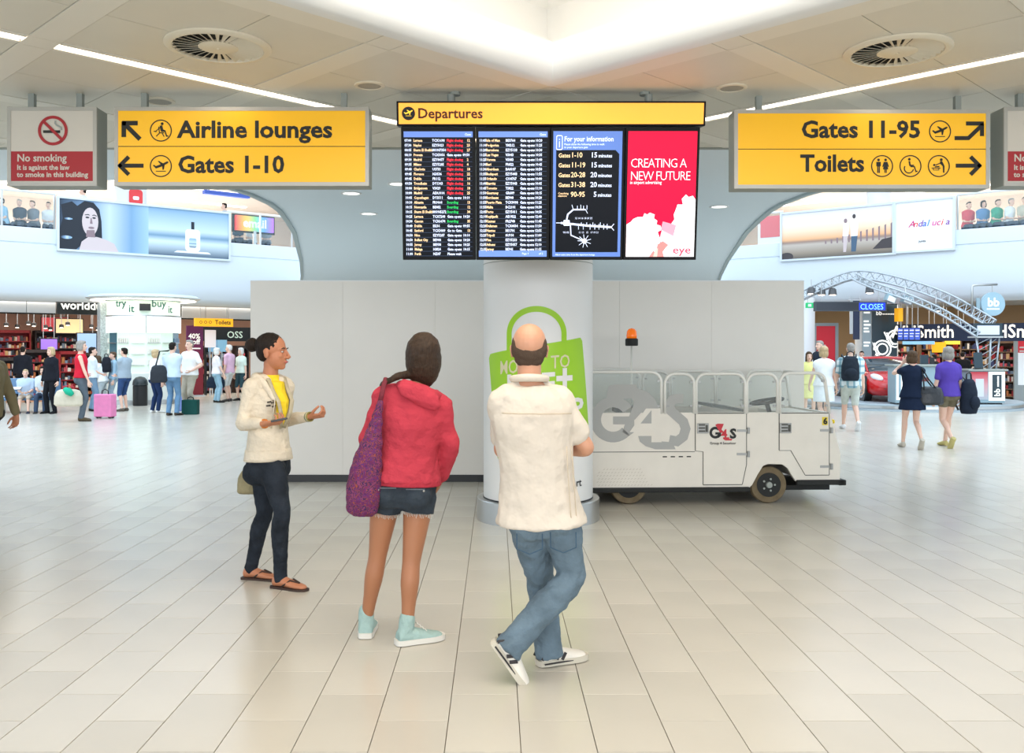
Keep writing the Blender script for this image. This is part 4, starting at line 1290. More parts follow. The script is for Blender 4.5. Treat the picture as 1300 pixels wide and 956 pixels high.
BABY = [disc(.22, .58, .13), [(.1, .42), (.3, .44), (.52, .0), (.50, -.6), (.38, -.6), (.36, -.02), (.14, .2)], thick_line([(.2, .3), (-.3, .08)], .09), disc(-.42, .1, .1), [(-.36, -.02), (.05, .02), (.05, -.1), (-.36, -.12)], thick_line([(-.66, -.18), (.16, -.18)], .07), thick_line([(-.5, -.2), (-.5, -.36), (.0, -.36), (.0, -.2)], .06)]
SY = 6.94
def yellow_panels(t, w, h, e):
    MB().bx(-w / 2 + e, w / 2 - e, -.003, .006, h / 2 + .003, h - e).build('face_panel', M_yface, t)
    MB().bx(-w / 2 + e, w / 2 - e, -.003, .006, e, h / 2 - .003).build('face_panel', M_yface, t)
    MB().bx(-w / 2 + e, w / 2 - e, 0, .005, h / 2 - .003, h / 2 + .003).build('joint', M_bk, t)
t, w, h, e = hang_sign('yellow hanging sign reading Airline lounges and Gates 1-10', 'direction_sign', 145.5, 468.5, SY, (184, 437))
yellow_panels(t, w, h, e)
def sx_(px): return (px - 629) / FPX * SY - t.location.x
def sz_(py): return EYE + (445 - py) / FPX * SY - t.location.z
text('Airline lounges', .178, M_bk, t, (sx_(226), -.004, sz_(174.5)), bold=.028, sx=1.085)
text('Gates 1-10', .178, M_bk, t, (sx_(226), -.004, sz_(219)), bold=.028, sx=1.01)
mb = MB(); arrow(mb, [(sx_(178), sz_(177)), (sx_(157.5), sz_(156.5))], .034, .105, UP(0, -.004, 0)); mb.build('arrow', M_bk, t)
mb = MB(); arrow(mb, [(sx_(182.5), sz_(210.5)), (sx_(152.5), sz_(210.5))], .030, .095, UP(0, -.004, 0)); mb.build('arrow', M_bk, t)
circ_sym(t, sx_(204.5), sz_(166), .083, SEAT)
circ_sym(t, sx_(204.5), sz_(211), .083, PLANE)
t, w, h, e = hang_sign('yellow hanging sign reading Gates 11-95 and Toilets', 'direction_sign', 932, 1256, SY, (963, 1215))
t.location.z -= .02
yellow_panels(t, w, h, e)
text('Gates 11-95', .178, M_bk, t, (sx_(1017), -.004, sz_(174.5)), bold=.028, sx=1.02)
text('Toilets', .178, M_bk, t, (sx_(1016), -.004, sz_(217.5)), bold=.028, sx=.97)
circ_sym(t, sx_(1193), sz_(167), .083, PLANE)
circ_sym(t, sx_(1119.5), sz_(211), .083, MANW)
circ_sym(t, sx_(1155.5), sz_(211), .083, WHEEL)
mb = MB(); ring_strip(mb, sx_(1155.5) - .012, sz_(211) - .018, .030, .038, .002, UP(0, -.004, 0), 20, radians(150), radians(350)); mb.build('symbol', M_bk, t)
circ_sym(t, sx_(1191.5), sz_(211), .083, BABY)
mb = MB()
mb.prism(thick_line([(sx_(1211.5), sz_(175.5)), (sx_(1229), sz_(175.5)), (sx_(1247), sz_(158.5))], .030), .002, UP(0, -.004, 0))
mb.prism(thick_line([(sx_(1226), sz_(157)), (sx_(1248.5), sz_(157))], .030), .0022, UP(0, -.004, 0))
mb.prism(thick_line([(sx_(1246.3), sz_(157)), (sx_(1246.3), sz_(173))], .030), .0022, UP(0, -.004, 0)); mb.build('arrow', M_bk, t)
mb = MB(); arrow(mb, [(sx_(1213), sz_(210.5)), (sx_(1243), sz_(210.5))], .030, .095, UP(0, -.004, 0)); mb.build('arrow', M_bk, t)
def no_smoking(px0, px1, poles, label, y, D):
    global t
    t, w, h, e = hang_sign(label, 'no_smoking_sign', px0, px1, y, poles, D=D)
    X = lambda px: (px - 9.5) / (123 - 9.5) * w - w / 2
    Z = lambda py: (233 - py) / (233 - 134.5) * h
    MB().bx(-w / 2 + e * .7, w / 2 - e * .7, -.002, .006, e, h - e).build('face_panel', M_sface, t)
    MB().bx(X(14.5), X(120.5), -.005, .0, Z(227), Z(190)).build('red_panel', M_sred, t)
    mb = MB(); cx, cz = X(67.5), Z(164); r = .112
    ring_strip(mb, cx, cz, r - .022, r, .002, UP(0, -.005, 0), 40)
    mb.prism(thick_line([(cx - .07, cz + .07), (cx + .07, cz - .07)], .022), .003, UP(0, -.006, 0)); mb.build('ban_symbol', M_sred, t)
    mb = MB(); mb.prism([(cx - .073, cz - .018), (cx + .055, cz - .018), (cx + .055, cz + .002), (cx - .073, cz + .002)], .002, UP(0, -.004, 0))
    mb.build('cigarette', M_bk, t)
    mb = MB(); mb.prism(thick_line([(cx + .066, cz + .004), (cx + .062, cz + .025), (cx + .03, cz + .04), (cx + .017, cz + .055), (cx + .02, cz + .074)], .012), .002, UP(0, -.004, 0)); mb.build('smoke_print', M_greypaint, t)
    text('No smoking', .078, M_sface, t, (X(22), -.006, Z(202.5)), bold=.018, sx=.97)
    text('It is against the law', .054, M_sface, t, (X(22), -.006, Z(213)), bold=.024, sx=.95)
    text('to smoke in this building', .054, M_sface, t, (X(22), -.006, Z(222)), bold=.024, sx=1.0)
no_smoking(9.5, 123, (41, 102), 'grey and red No smoking sign at left, beside the Airline lounges sign', SY, .19)
no_smoking(1274, 1388, (1294, 1355), 'grey and red No smoking sign cut by the right edge of the view', SY, .19)

# ------------------------------------------------------------------ departures board, leaning forward
DB = V(((697 - 629) / FPX * 7.1, 7.1, EYE + (445 - 330) / FPX * 7.1))
bd = thing('departures_board', 'hanging departures board of four tall screens under a yellow Departures header', 'departures board', DB)
bd.rotation_euler = (radians(8.5), 0, 0)
SWm = .5665   # screen pitch
# local: x from the middle, z up the board, front at y<0
M_bez = mat('bezel_black', (12, 13, 15), rough=.45, spec=.15)
def scr_mat(name, c, e): return mat(name, c, rough=.3, emit=e, spec=.12)
M_s1 = scr_mat('screen_dark', (8, 12, 20), .35)
M_s3 = scr_mat('screen_blue', (92, 122, 190), .62)
M_s4 = scr_mat('screen_crimson', (218, 12, 58), .72)
SH = 1.0
xs = []
W0 = -1.130
for i in range(4):
    x0 = W0 + i * SWm
    b = MB(); b.bx(x0 + .002, x0 + SWm - .002, 0, .11, -.0, SH).build('screen_casing', M_bez, bd, bevel=.004)
    xs.append(x0 + .022)
SWi = SWm - .044
def scr(i, m):
    return MB().bx(xs[i], xs[i] + SWi, -.004, 0, .025, SH - .03).build('screen', m, bd)
for i, m in enumerate((M_s1, M_s1, M_s3, M_s4)): scr(i, m)
hz0, hz1 = SH + .008, SH + .19
MB().bx(-1.158, 1.170, -.01, .14, hz0, hz1).build('header_casing', M_bez, bd, bevel=.004)
MB().bx(-1.142, 1.154, -.014, -.01, hz0 + .014, hz1 - .014).build('header_face', mat('header_yellow', (255, 172, 24), rough=.3, emit=.62), bd)
cxh, czh = -1.068, (hz0 + hz1) / 2
MB().prism(disc(cxh, czh, .05, 28), .002, UP(0, -.015, 0)).build('header_disc', M_bk, bd)
mb = MB()
for poly in PLANE: mb.prism([(cxh + x * .048, czh + y * .048 + .004) for x, y in poly], .002, UP(0, -.0175, 0))
mb.build('header_symbol', mat('header_yellow2', (255, 206, 60), emit=.6), bd)
text('Departures', .104, mat('header_ink', (92, 42, 10), rough=.6), bd, (-1.0, -.0155, czh - .034), bold=.022, sx=1.02)
for x in (-.75, .75):
    MB().cyl((x, .07, hz1), (x, .07, hz1 + .06), .03).build('stub', M_greypaint, bd)
    t_ = None
M_bar = scr_mat('screen_bar', (104, 134, 206), .65)
M_w = mat('screen_white', (214, 226, 255), emit=.75); M_c = mat('screen_cream', (250, 214, 166), emit=.62)
M_r = mat('screen_red', (236, 40, 60), emit=.75); M_g = mat('screen_green', (20, 190, 90), emit=.6)
rowsA = [('07:00', 'Larnaca', 'TCX1698', 'F', '12'), ('07:30', 'Naples', 'EZY5023', 'F', '23'), ('08:05', 'Sharm El Sheikh', 'MON7354', 'F', '27'), ('08:10', 'Preveza', 'TCX5056', '09:50', ''), ('09:30', 'Madrid', 'EZY8477', 'F', '2'),
         ('09:35', 'Milano', 'EZY5285', 'F', '4'), ('09:40', 'Charlotte', 'US733', 'F', '18'), ('09:45', 'Florence', 'IG3536', 'F', '22'), ('09:45', 'Dublin', 'FR112', 'F', '14'), ('09:50', 'Trondheim', 'DY1343', 'F', '16'),
         ('10:00', 'Bridgetown', 'VS029', 'F', '18'), ('10:00', 'Madrid', 'AEA1014', 'F', '25'), ('10:05', 'Copenhagen', 'DY3511', '10:10', ''), ('10:10', 'Alicante', 'FR9064', 'B', '13'), ('10:15', 'Newcastle', 'BE482', 'B', '12'),
         ('10:15', 'Sharm El Sheikh', 'MON5272', 'B', '34'), ('10:25', 'Larnaca', 'TCX7208', '10:20', ''), ('10:30', 'Cancun', 'TCX6674', 'B', '35'), ('10:40', 'Dublin', 'EI236', '09:55', ''), ('10:45', 'Sanford', 'TCX3089', 'G', '13'),
         ('10:50', 'Nice', 'EZY5287', '10:10', ''), ('10:50', 'Belfast City', 'BE944', '10:20', ''), ('10:55', 'Jersey', 'BE938', '10:25', ''), ('11:00', 'Malaga', 'IG824', '10:15', ''), ('11:00', 'Perth', 'NZ47', 'P', '')]
rowsB = ['Isle of Man', 'Podgorica', 'Barcelona', 'Las Vegas', 'Verona', 'Bari', 'Aberdeen', 'Budapest', 'Orlando', 'Biarritz', 'Toronto', 'Guernsey', 'Bordeaux', 'Puerto Plata', 'Malta', 'Porto', 'Reykjavik', 'Kaunas', 'Dalaman', 'Nantes', 'Tripoli', 'Pisa', 'Athens', 'Jersey']
RH = .0356
def column(i, x, vals, m, size=.0275, z0=.892, sx=.86):
    for k, s in enumerate(vals): pass
    sp = RH / size
    n = len(vals)
    if any(not v for v in vals):
        for k, v in enumerate(vals):
            if v: text(v, size, m, bd, (xs[i] + x, -.006, z0 - RH * k), bold=.028, res=1, ext=.0004, name='screen_lettering', sx=sx)
        return
    # one printed column of the screen
    text('\n'.join(v if v else ' ' for v in vals), size, m, bd, (xs[i] + x, -.006, z0), line=sp, bold=.028, res=1, ext=.0004, name='screen_lettering', sx=sx)
MB().bx(xs[0], xs[0] + SWi, -.0055, -.004, .925, .968).build('screen_bar', M_bar, bd)
MB().bx(xs[1], xs[1] + SWi, -.0055, -.004, .925, .968).build('screen_bar', M_bar, bd)
MB().bx(xs[1], xs[1] + SWi, -.0055, -.004, .025, .072).build('screen_bar', M_bar, bd)
text('Gate', .024, M_w, bd, (xs[0] + SWi - .06, -.007, .937), bold=.01); text('Gate', .024, M_w, bd, (xs[1] + SWi - .06, -.007, .937), bold=.01)
text('Page 1', .02, M_w, bd, (xs[1] + SWi - .19, -.007, .042), bold=.01); text('of 2', .02, M_w, bd, (xs[1] + SWi - .06, -.007, .042), bold=.01)
lines = MB()
for i in (0, 1):
    for k in range(25): lines.bx(xs[i] + .005, xs[i] + SWi - .005, -.0048, -.004, .915 - RH * k - .0305, .915 - RH * k - .0285)
lines.build('screen_rule', mat('rule_blue', (60, 82, 120), emit=.3), bd)
column(0, .006, [r[0] for r in rowsA], M_w)
column(0, .073, [r[1] for r in rowsA], M_c, sx=.80)
column(0, .215, [r[2] for r in rowsA], M_w)
column(0, .325, ['Flight closing' if r[3] == 'F' else '' for r in rowsA], M_r)
column(0, .325, ['Boarding' if r[3] == 'B' else '' for r in rowsA], M_g)
column(0, .325, ['Gate opens' if ':' in r[3] else ('Go to Gate' if r[3] == 'G' else ('Please wait' if r[3] == 'P' else '')) for r in rowsA], M_w)
column(0, .446, [r[3] if ':' in r[3] else '' for r in rowsA], M_w)
column(0, .478, [r[4] for r in rowsA], M_c)
rr = random.Random(3)
tm = ['11:05', '11:10', '11:20', '11:25', '11:25', '11:30', '11:30', '11:35', '11:35', '11:40', '11:45', '11:50', '11:50', '11:55', '11:55', '12:05', '12:10', '12:15', '12:20', '12:25', '12:25', '12:30', '12:35', '12:35']
fl_ = ['BE3764', 'YM212', 'EZY5133', 'VS043', 'VS083', 'FR822', 'BA8107', 'EZY5443', 'CO8767', 'EZY5043', 'TS822', 'GR609', 'BE908', 'TCX9098', 'BC2101', 'EZY5411', 'AEU822', 'FR2748', 'TCX4434', 'BE1701', '8U910', 'EZY5233', 'EZY5057', 'BE941']
column(1, .006, tm, M_w); column(1, .058, rowsB, M_c); column(1, .205, fl_, M_w); column(1, .315, ['Gate opens'] * 24, M_w)
column(1, .43, ['%02d:%02d' % (10 + k // 16 + (k % 3 == 1), (k * 5 + 20) % 60) for k in range(24)], M_w)
# information screen
x3 = xs[2]
MB().prism(rrect(x3 + .022, .83, x3 + .07, .94 - .03 + .03, .012) , .001, UP(0, -.0048, 0)).build('info_symbol', M_w, bd)
MB().prism(rrect(x3 + .027, .836, x3 + .065, .934, .010), .001, UP(0, -.0056, 0)).build('info_symbol_inner', M_s3, bd)
MB().bx(x3 + .043, x3 + .049, -.0068, -.0056, .85, .895).bx(x3 + .043, x3 + .049, -.0068, -.0056, .905, .914).build('info_symbol_i', M_w, bd)
text('For your information', .052, M_w, bd, (x3 + .082, -.0055, .895), bold=.016, sx=.84)
text('Please allow the following time to walk', .021, M_w, bd, (x3 + .082, -.0055, .866), bold=.006, sx=.92); text('to your departure gate', .021, M_w, bd, (x3 + .082, -.0055, .844), bold=.006, sx=.92)
MB().prism([(x3 + .022, .06), (x3 + SWi - .022, .06), (x3 + SWi - .022, .80), (x3 + SWi - .05, .83), (x3 + .022, .83)], .001, UP(0, -.0048, 0)).build('info_field', M_s1, bd)
for k, (g, n1, m1) in enumerate([('Gates', '1-10', '15'), ('Gates', '11-19', '15'), ('Gates', '20-28', '20'), ('Gates', '31-38', '20'), ('', '90-95', '5')]):
    z = .775 - .0735 * k
    if g: text(g, .044, M_c, bd, (x3 + .04, -.006, z), bold=.014, sx=.86)
    else: text('Coaching', .021, M_c, bd, (x3 + .04, -.006, z + .018), bold=.01); text('stations', .021, M_c, bd, (x3 + .04, -.006, z), bold=.01)
    text(n1, .054, M_c, bd, (x3 + .135, -.006, z), bold=.012, sx=.88)
    text(m1, .054, M_w, bd, (x3 + .335, -.006, z), 'RIGHT', bold=.014, sx=.95)
    text('minutes', .038, M_w, bd, (x3 + .343, -.006, z), bold=.014, sx=.86)
    MB().bx(x3 + .022, x3 + SWi - .022, -.0055, -.0048, z - .022, z - .019).build('info_rule', M_bar, bd)
# gate map
mp = MB()
def ml(pts, w): mp.prism(thick_line([(x3 + SWi * x, .06 + .36 * y) for x, y in pts], w), .001, UP(0, -.0062, 0))
ml([(.12, .62), (.52, .56), (.86, .53)], .015); ml([(.20, .64), (.22, .80), (.30, .90), (.48, .90)], .011)
ml([(.26, .6), (.27, .36), (.46, .24)], .008); ml([(.05, .62), (.18, .62)], .005)
mp.prism(rrect(x3 + SWi * .16, .06 + .36 * .56, x3 + SWi * .25, .06 + .36 * .68, .006), .001, UP(0, -.0064, 0))
for x in (.38, .45, .55, .62, .68, .75, .80): ml([(x, .48), (x, .6)], .004)
for x in (.42, .50, .59, .70): ml([(x, .55), (x, .63)], .004)
for a, b in ((.28, 1.0), (.36, .98), (.41, 1.0), (.45, .98), (.50, .99)): ml([(a + .02 if a < .3 else a, .9), (a, b)], .004)
ml([(.48, .90), (.51, .82)], .004); ml([(.86, .53), (.90, .6)], .005); ml([(.86, .53), (.90, .46)], .005)
for k in range(9):
    a = 2 * pi * k / 9 + .3
    ml([(.47, .235), (.47 + .10 * cos(a), .235 + .14 * sin(a))], .004)
mp.prism([(x3 + SWi * .47 + .02 * cos(2 * pi * k / 12), .06 + .36 * .235 + .02 * sin(2 * pi * k / 12)) for k in range(12)], .001, UP(0, -.0068, 0))
mp.build('gate_map', M_w, bd)
text('12 14 16 18 20 22', .02, M_w, bd, (x3 + .17, -.0062, .06 + .36 * .70), sx=.9); text('11 13   15   17 19 21', .02, M_w, bd, (x3 + .2, -.0062, .06 + .36 * .40), sx=.9)
text('90-95', .02, M_w, bd, (x3 + .08, -.0062, .06 + .36 * .40)); text('Allow extra time from the departure lounge', .017, M_w, bd, (x3 + .022, -.0055, .035), bold=.005)
# crimson advert: white torn paint, hand with brush
x4 = xs[3]
def ad(poly, m, k): MB().prism([(x4 + SWi * x, .025 + (SH - .055) * y) for x, y in poly], .0008, UP(0, -.0045 - .001 * k, 0)).build('advert_print', m, bd)
M_adw = scr_mat('advert_white', (248, 246, 250), .85)
ad([(0, 0), (.5, 0), (.50, .14), (.46, .20), (.52, .22), (.50, .25), (.44, .26), (.45, .29), (.40, .31), (.41, .34), (.34, .355), (.30, .34), (.26, .35), (.24, .32), (.16, .32), (.1, .305), (.06, .28), (0, .26)], M_adw, 0)
ad([(.5, 0), (1, 0), (1, .46), (.96, .49), (.90, .48), (.86, .50), (.80, .465), (.82, .42), (.74, .42), (.72, .385), (.69, .34), (.70, .30), (.66, .27), (.68, .22), (.62, .16), (.55, .12)], M_adw, 1)
ad([(.505, .215), (.53, .285), (.73, .255), (.69, .165), (.60, .17)], mat('brush_pink', (232, 150, 170), emit=.6), 2)
ad([(.48, .125), (.52, .215), (.70, .165), (.66, .085)], mat('brush_ferrule', (206, 206, 216), emit=.6), 3)
ad([(.34, 0), (.40, .05), (.44, .03), (.46, .10), (.54, .125), (.62, .095), (.58, .07), (.54, .04), (.56, .0)], mat('hand_pink', (228, 128, 126), emit=.6), 4)
ad([(.40, .0), (.43, .06), (.47, .07), (.46, 0)], mat('hand_pale', (244, 186, 176), emit=.65), 5)
[text(s_, .098, mat('advert_letter', (255, 236, 240), emit=.8), bd, (x4 + .02, -.0062, z_), bold=-.012, sx=.84, space=.87) for s_, z_ in (('CREATING A', .70), ('NEW FUTURE', .605))]
text('in airport advertising', .034, MATS['advert_letter'], bd, (x4 + .02, -.0062, .577), bold=.006, sx=.84)
text('eye', .085, mat('advert_rose', (222, 64, 96), emit=.5), bd, (x4 + SWi - .165, -.0085, .05), bold=.012, sx=1.2)
# hangers
for x in (-.72, .72):
    a = bd.matrix_basis @ V((x, .07, hz1 + .05))
    b = V((a.x, a.y, ZC))
    inv = bd.matrix_basis.inverted()
    MB().cyl(inv @ a, inv @ b, .04).build('hanger', M_greypaint, bd)
# ------------------------------------------------------------------ electric passenger cart parked behind the column
M_cart = mat('cart_cream', (226, 220, 208), rough=.42, var=.03, vscale=5)
M_line = mat('panel_gap', (88, 88, 84), rough=.8)
M_tube = mat('hoop_white', (230, 228, 220), rough=.3)
M_acr = glassy('acrylic', (226, 230, 228), 0.10, .04)
M_rub = mat('rubber', (30, 32, 31), rough=.75)
M_tyre = mat('dusty_tyre', (112, 98, 74), rough=.9, var=.2, vscale=14)
M_gvin = mat('grey_vinyl', (168, 168, 164), rough=.5)
M_latch = mat('latch_steel', (150, 150, 146), rough=.4, metal=.5)
fw = V((2.81, 9.42, 0))
cart = thing('passenger_cart', 'cream electric passenger cart with clear hoop windows and G4S lettering', 'cart', fw, radians(2.5))
SCL = 125.0
def cx_(px): return (px - 978) / SCL
def cz_(py): return (640.5 - py) / SCL
def cpts(pp): return [(cx_(a), cz_(b)) for a, b in pp]
CWD = 1.12
# body side panels and deck
side = cpts([(712, 622), (951, 620), (955, 616), (962, 603), (969, 592), (975, 589.5), (994, 590), (1001, 595), (1007, 605), (1012, 612), (1069, 612), (1070, 577), (1062, 545), (1056, 523.5), (712, 523.5)])
for y in (0.0, CWD - .05):
    MB().prism(side, .05, UP(0, y + .05, 0)).build('side_panel', M_cart, cart)
b = MB()
b.bx(cx_(712), cx_(952), .05, CWD - .05, .2, .42)
b.bx(cx_(1014), cx_(1064), .05, CWD - .05, .26, .5)
b.bx(cx_(950), cx_(1016), .05, CWD - .05, .44, .5)
b.build('chassis', M_cart, cart)
nose = MB()
nose.rings([[(cx_(x), y, cz_(z)) for y in (.03, CWD - .03)] + [(cx_(x) - .04, y, cz_(z)) for y in (CWD - .03, .03)] for x, z in ((1070, 612), (1070.5, 577), (1062.5, 545), (1056.5, 523.5))])
nose.build('nose_panel', M_cart, cart)
MB().bx(cx_(712), cx_(712) + .05, .05, CWD - .05, .15, .93).build('tail_panel', M_cart, cart)
sk = MB(); sk.bx(cx_(712), cx_(951.5), -.035, .02, cz_(624.5), cz_(618.5)); sk.build('side_bumper', M_rub, cart, bevel=.01)
MB().bx(cx_(1012), cx_(1074), -.035, .02, cz_(616.5), cz_(610)).build('side_bumper', M_rub, cart, bevel=.01)
MB().bx(cx_(1066), cx_(1076), -.035, CWD + .03, cz_(617), cz_(610)).build('front_bumper', M_rub, cart, bevel=.01)
MB().bx(cx_(712), cx_(1066), .2, CWD - .2, .11, .16).build('underframe', M_rub, cart)
# wheels
def cwheel(x, y, r=.19, wd=.11):
    w = MB().lathe([(r * .62, -wd / 2), (r * .95, -wd / 2), (r, -wd / 2 + .02), (r, wd / 2 - .02), (r * .95, wd / 2), (r * .62, wd / 2)], c=(x, y, r), n=32, M=MX.Rotation(pi / 2, 3, 'X'), cap=False).build('wheel', M_tyre, cart, auto=True)
    s = -1 if y < CWD / 2 else 1
    MB().lathe([(.001, -.012), (r * .3, -.018), (r * .42, 0.0), (r * .64, 0.008), (r * .66, .03), (.001, .03)][::1], c=(x, y + s * (wd / 2 - .025), r), n=28, M=MX.Rotation(pi / 2 if s < 0 else -pi / 2, 3, 'X')).build('rim', M_rub, w, auto=True)
    MB().lathe([(.001, -.0), (.034, 0), (.03, .03), (.001, .032)], c=(x, y + s * (wd / 2 + .0), r), n=16, M=MX.Rotation(pi / 2 if s < 0 else -pi / 2, 3, 'X')).build('hub_cap', M_greypaint, w)
    for k in range(5):
        a = 2 * pi * k / 5
        MB().lathe([(.011, 0), (.011, .02), (.001, .02)], c=(x + .062 * cos(a), y + s * (wd / 2 - .012), r + .062 * sin(a)), n=8, M=MX.Rotation(pi / 2 if s < 0 else -pi / 2, 3, 'X')).build('wheel_nut', M_greypaint, w)
for y in (.09, CWD - .09):
    cwheel(0, y); cwheel(cx_(797), y)
# dark arch lining
MB().bx(cx_(955), cx_(1010), .05, CWD - .05, .40, .43).build('arch_liner', M_rub, cart)
# doors: panel gaps
def gapline(pp, w=.007):
    q = cpts(pp); mb = MB()
    for a, b_ in zip(q, q[1:]):
        mb.prism(thick_line([a, b_], w), .002, UP(0, -.0, 0))
    mb.build('door_gap', M_line, cart)
def door(pp, name='door'):
    MB().prism(cpts(pp), .006, UP(0, 0.0, 0)).build(name, M_cart, cart)
d1 = [(881.5, 524.5), (881.5, 572), (891.5, 573), (891.5, 615.5), (942, 615.5), (947.5, 590), (947.5, 524.5)]
d2 = [(990, 524.5), (990, 572), (1005, 572), (1024, 604), (1055, 604), (1055, 524.5)]
for d in (d1, d2):
    gapline(d + [d[0]], .010); 
    c = (sum(p[0] for p in d) / len(d), sum(p[1] for p in d) / len(d))
    door([(c[0] + (x - c[0]) * .985, c[1] + (y - c[1]) * .988) for x, y in d])
for x in (883.5, 990.5):
    l = MB().bx(cx_(x), cx_(x + 15), -.014, -.004, cz_(550), cz_(537)).build('latch', M_latch, cart, bevel=.003)
    for k in range(3): MB().bx(cx_(x + 2), cx_(x + 10), -.02, -.014, cz_(548 - 4 * k), cz_(546 - 4 * k)).build('slot', M_line, l)
    MB().bx(cx_(x + 11), cx_(x + 13.5), -.026, -.014, cz_(548), cz_(539)).build('pull', M_line, l)
for x, y in ((935, 546.5), (935, 576.5), (1043, 546.5), (1043, 593)):
    h = MB().bx(cx_(x), cx_(x + 13), -.012, -.004, cz_(y + 1.5), cz_(y - 1.5)).build('hinge', M_latch, cart)
    MB().cyl((cx_(x + 14.5), -.012, cz_(y + 3.8)), (cx_(x + 14.5), -.012, cz_(y - 3.8)), .016, 10).build('knuckle', M_latch, h)
for k in range(4): MB().bx(cx_(839.5 + 10.3 * k), cx_(845 + 10.3 * k), -.003, .002, cz_(580.3), cz_(578.8)).build('vent_slot', M_bk, cart)
MB().bx(cx_(712), cx_(881), -.003, .001, cz_(573.6), cz_(572.8)).build('panel_joint', M_line, cart)
# tread plate on the lower side
tp_ = MB().prism(cpts([(752, 618), (752, 603), (768, 593), (812, 593), (829, 616), (829, 618)]), .003, UP(0, -.0, 0)).build('tread_plate', M_cart, cart)
tm_ = MB()
for i in range(18):
    for j in range(6):
        x = 755 + i * 4.2 + (j % 2) * 2; y = 596 + j * 4
        if x < 825 - (617 - y) * .7 and x > 752 + max(0, 603 - y) * 1.4:
            tm_.prism(thick_line(cpts([(x, y), (x + 2, y - 1.6)]), .004), .002, UP(0, -.003, 0))
stuff(tm_.build('tread_marks', mat('tread_grey', (196, 188, 172), rough=.5), tp_))
# hoops with clear panes on both sides
def hoop(px0, px1, top, y, r=13, slant=0):
    x0, x1, zt, zb = cx_(px0), cx_(px1), cz_(top), .925
    rr = r / SCL
    pts = [(x0, y, zb)] + [(x, y, z) for x, z in reversed(arc(x0 + rr, zt - rr, rr, pi / 2, pi, 6))] + [(x, y, z) for x, z in reversed(arc(x1 - rr - slant, zt - rr, rr, 0, pi / 2, 6))] + [(x1, y, zb)]
    h = MB().tube(pts, .0155, 8).build('hoop', M_tube, cart, smooth=True)
    MB().prism([(p[0], p[2]) for p in pts], .004, UP(0, y + .002, 0)).build('window', M_acr, h)
    for p in ((x0 + .03, zt - rr * .8), (x1 - .03 - slant, zt - rr * .8), (x0 + .03, zb + .08), (x1 - .03, zb + .08)):
        MB().box((p[0], y, p[1]), (.03, .02, .02)).build('clip', M_latch, h)
HOOPS = [(722, 838, 471.5), (842.5, 880, 474), (883, 946, 474), (948.5, 988, 474), (991.5, 1056, 473)]
for i, (a, b_, tp2) in enumerate(HOOPS):
    for y in (.005, CWD - .02):
        hoop(a, b_, tp2, y, 13 if i else 14, .04 if i == 4 else 0)
# windscreen across the front
ws = MB().tube([(cx_(1055), .01, .93), (cx_(1050), .01, cz_(486)), (cx_(1043), .08, cz_(474)), (cx_(1043), CWD - .1, cz_(474)), (cx_(1050), CWD - .02, cz_(486)), (cx_(1055), CWD - .02, .93)], .014, 8).build('windscreen_frame', M_tube, cart, smooth=True)
# deck, benches, steering wheel
MB().bx(cx_(716), cx_(1050), .05, CWD - .05, .42, .46).build('floor_deck', M_greypaint, cart)
for a, b_ in ((905, 950), (848, 882), (770, 800)):
    s = MB().bx(cx_(a), cx_(b_), .08, CWD - .1, .46, .72).build('bench', M_cart, cart)
    MB().bx(cx_(a), cx_(b_), .1, CWD - .12, .72, .80).build('cushion', M_rub, s, bevel=.02)
bk = MB(); bk.rings([[(cx_(909), y, cz_(518)), (cx_(951), y, cz_(524)), (cx_(951), y, cz_(520.5)), (cx_(910), y, cz_(514.5))] for y in (.16, CWD - .2)])
bk.build('backrest', mat('bench_grey', (70, 76, 74), rough=.6), cart)
MB().bx(cx_(783), cx_(794), .15, .4, .93, cz_(516.5)).build('armrest', M_rub, cart)
MB().box((cx_(822), .4, .96), (.16, .5, .03), M=MX.Rotation(.12, 3, 'Y')).build('tray', M_greypaint, cart)
sw = MB().tube([(cx_(992) + .165 * cos(a) * 1.0, .42 + .165 * sin(a), cz_(512) + .05 * cos(a) * .6) for a in [2 * pi * i / 28 for i in range(28)]], .017, 8, loop=True).build('steering_wheel', M_rub, cart, smooth=True)
for a in (0, 2 * pi / 3, 4 * pi / 3):
    MB().cyl((cx_(992), .42, cz_(515)), (cx_(992) + .16 * cos(a), .42 + .16 * sin(a), cz_(512) + .03 * cos(a)), .014, 8).build('spoke', M_rub, sw)
MB().cyl((cx_(992), .42, cz_(515)), (cx_(1008), .42, .6), .025).build('column', M_rub, sw)
MB().bx(cx_(1005), cx_(1050), .08, CWD - .1, .46, .92).build('dashboard', M_cart, cart)
# number plate, marker lamp
MB().bx(cx_(1045.5), cx_(1053), -.007, -.004, cz_(540), cz_(529.5)).build('number_plate', mat('plate_yellow', (232, 206, 60), rough=.5), cart)
text('6', .085, M_bk, cart, (cx_(1047), -.009, cz_(538.4)), bold=.05)
MB().ell((cx_(1062.5), .06, cz_(536)), (.025, .03, .025)).build('marker_lamp', mat('lamp_yellow', (236, 206, 40), rough=.3), cart, smooth=True)
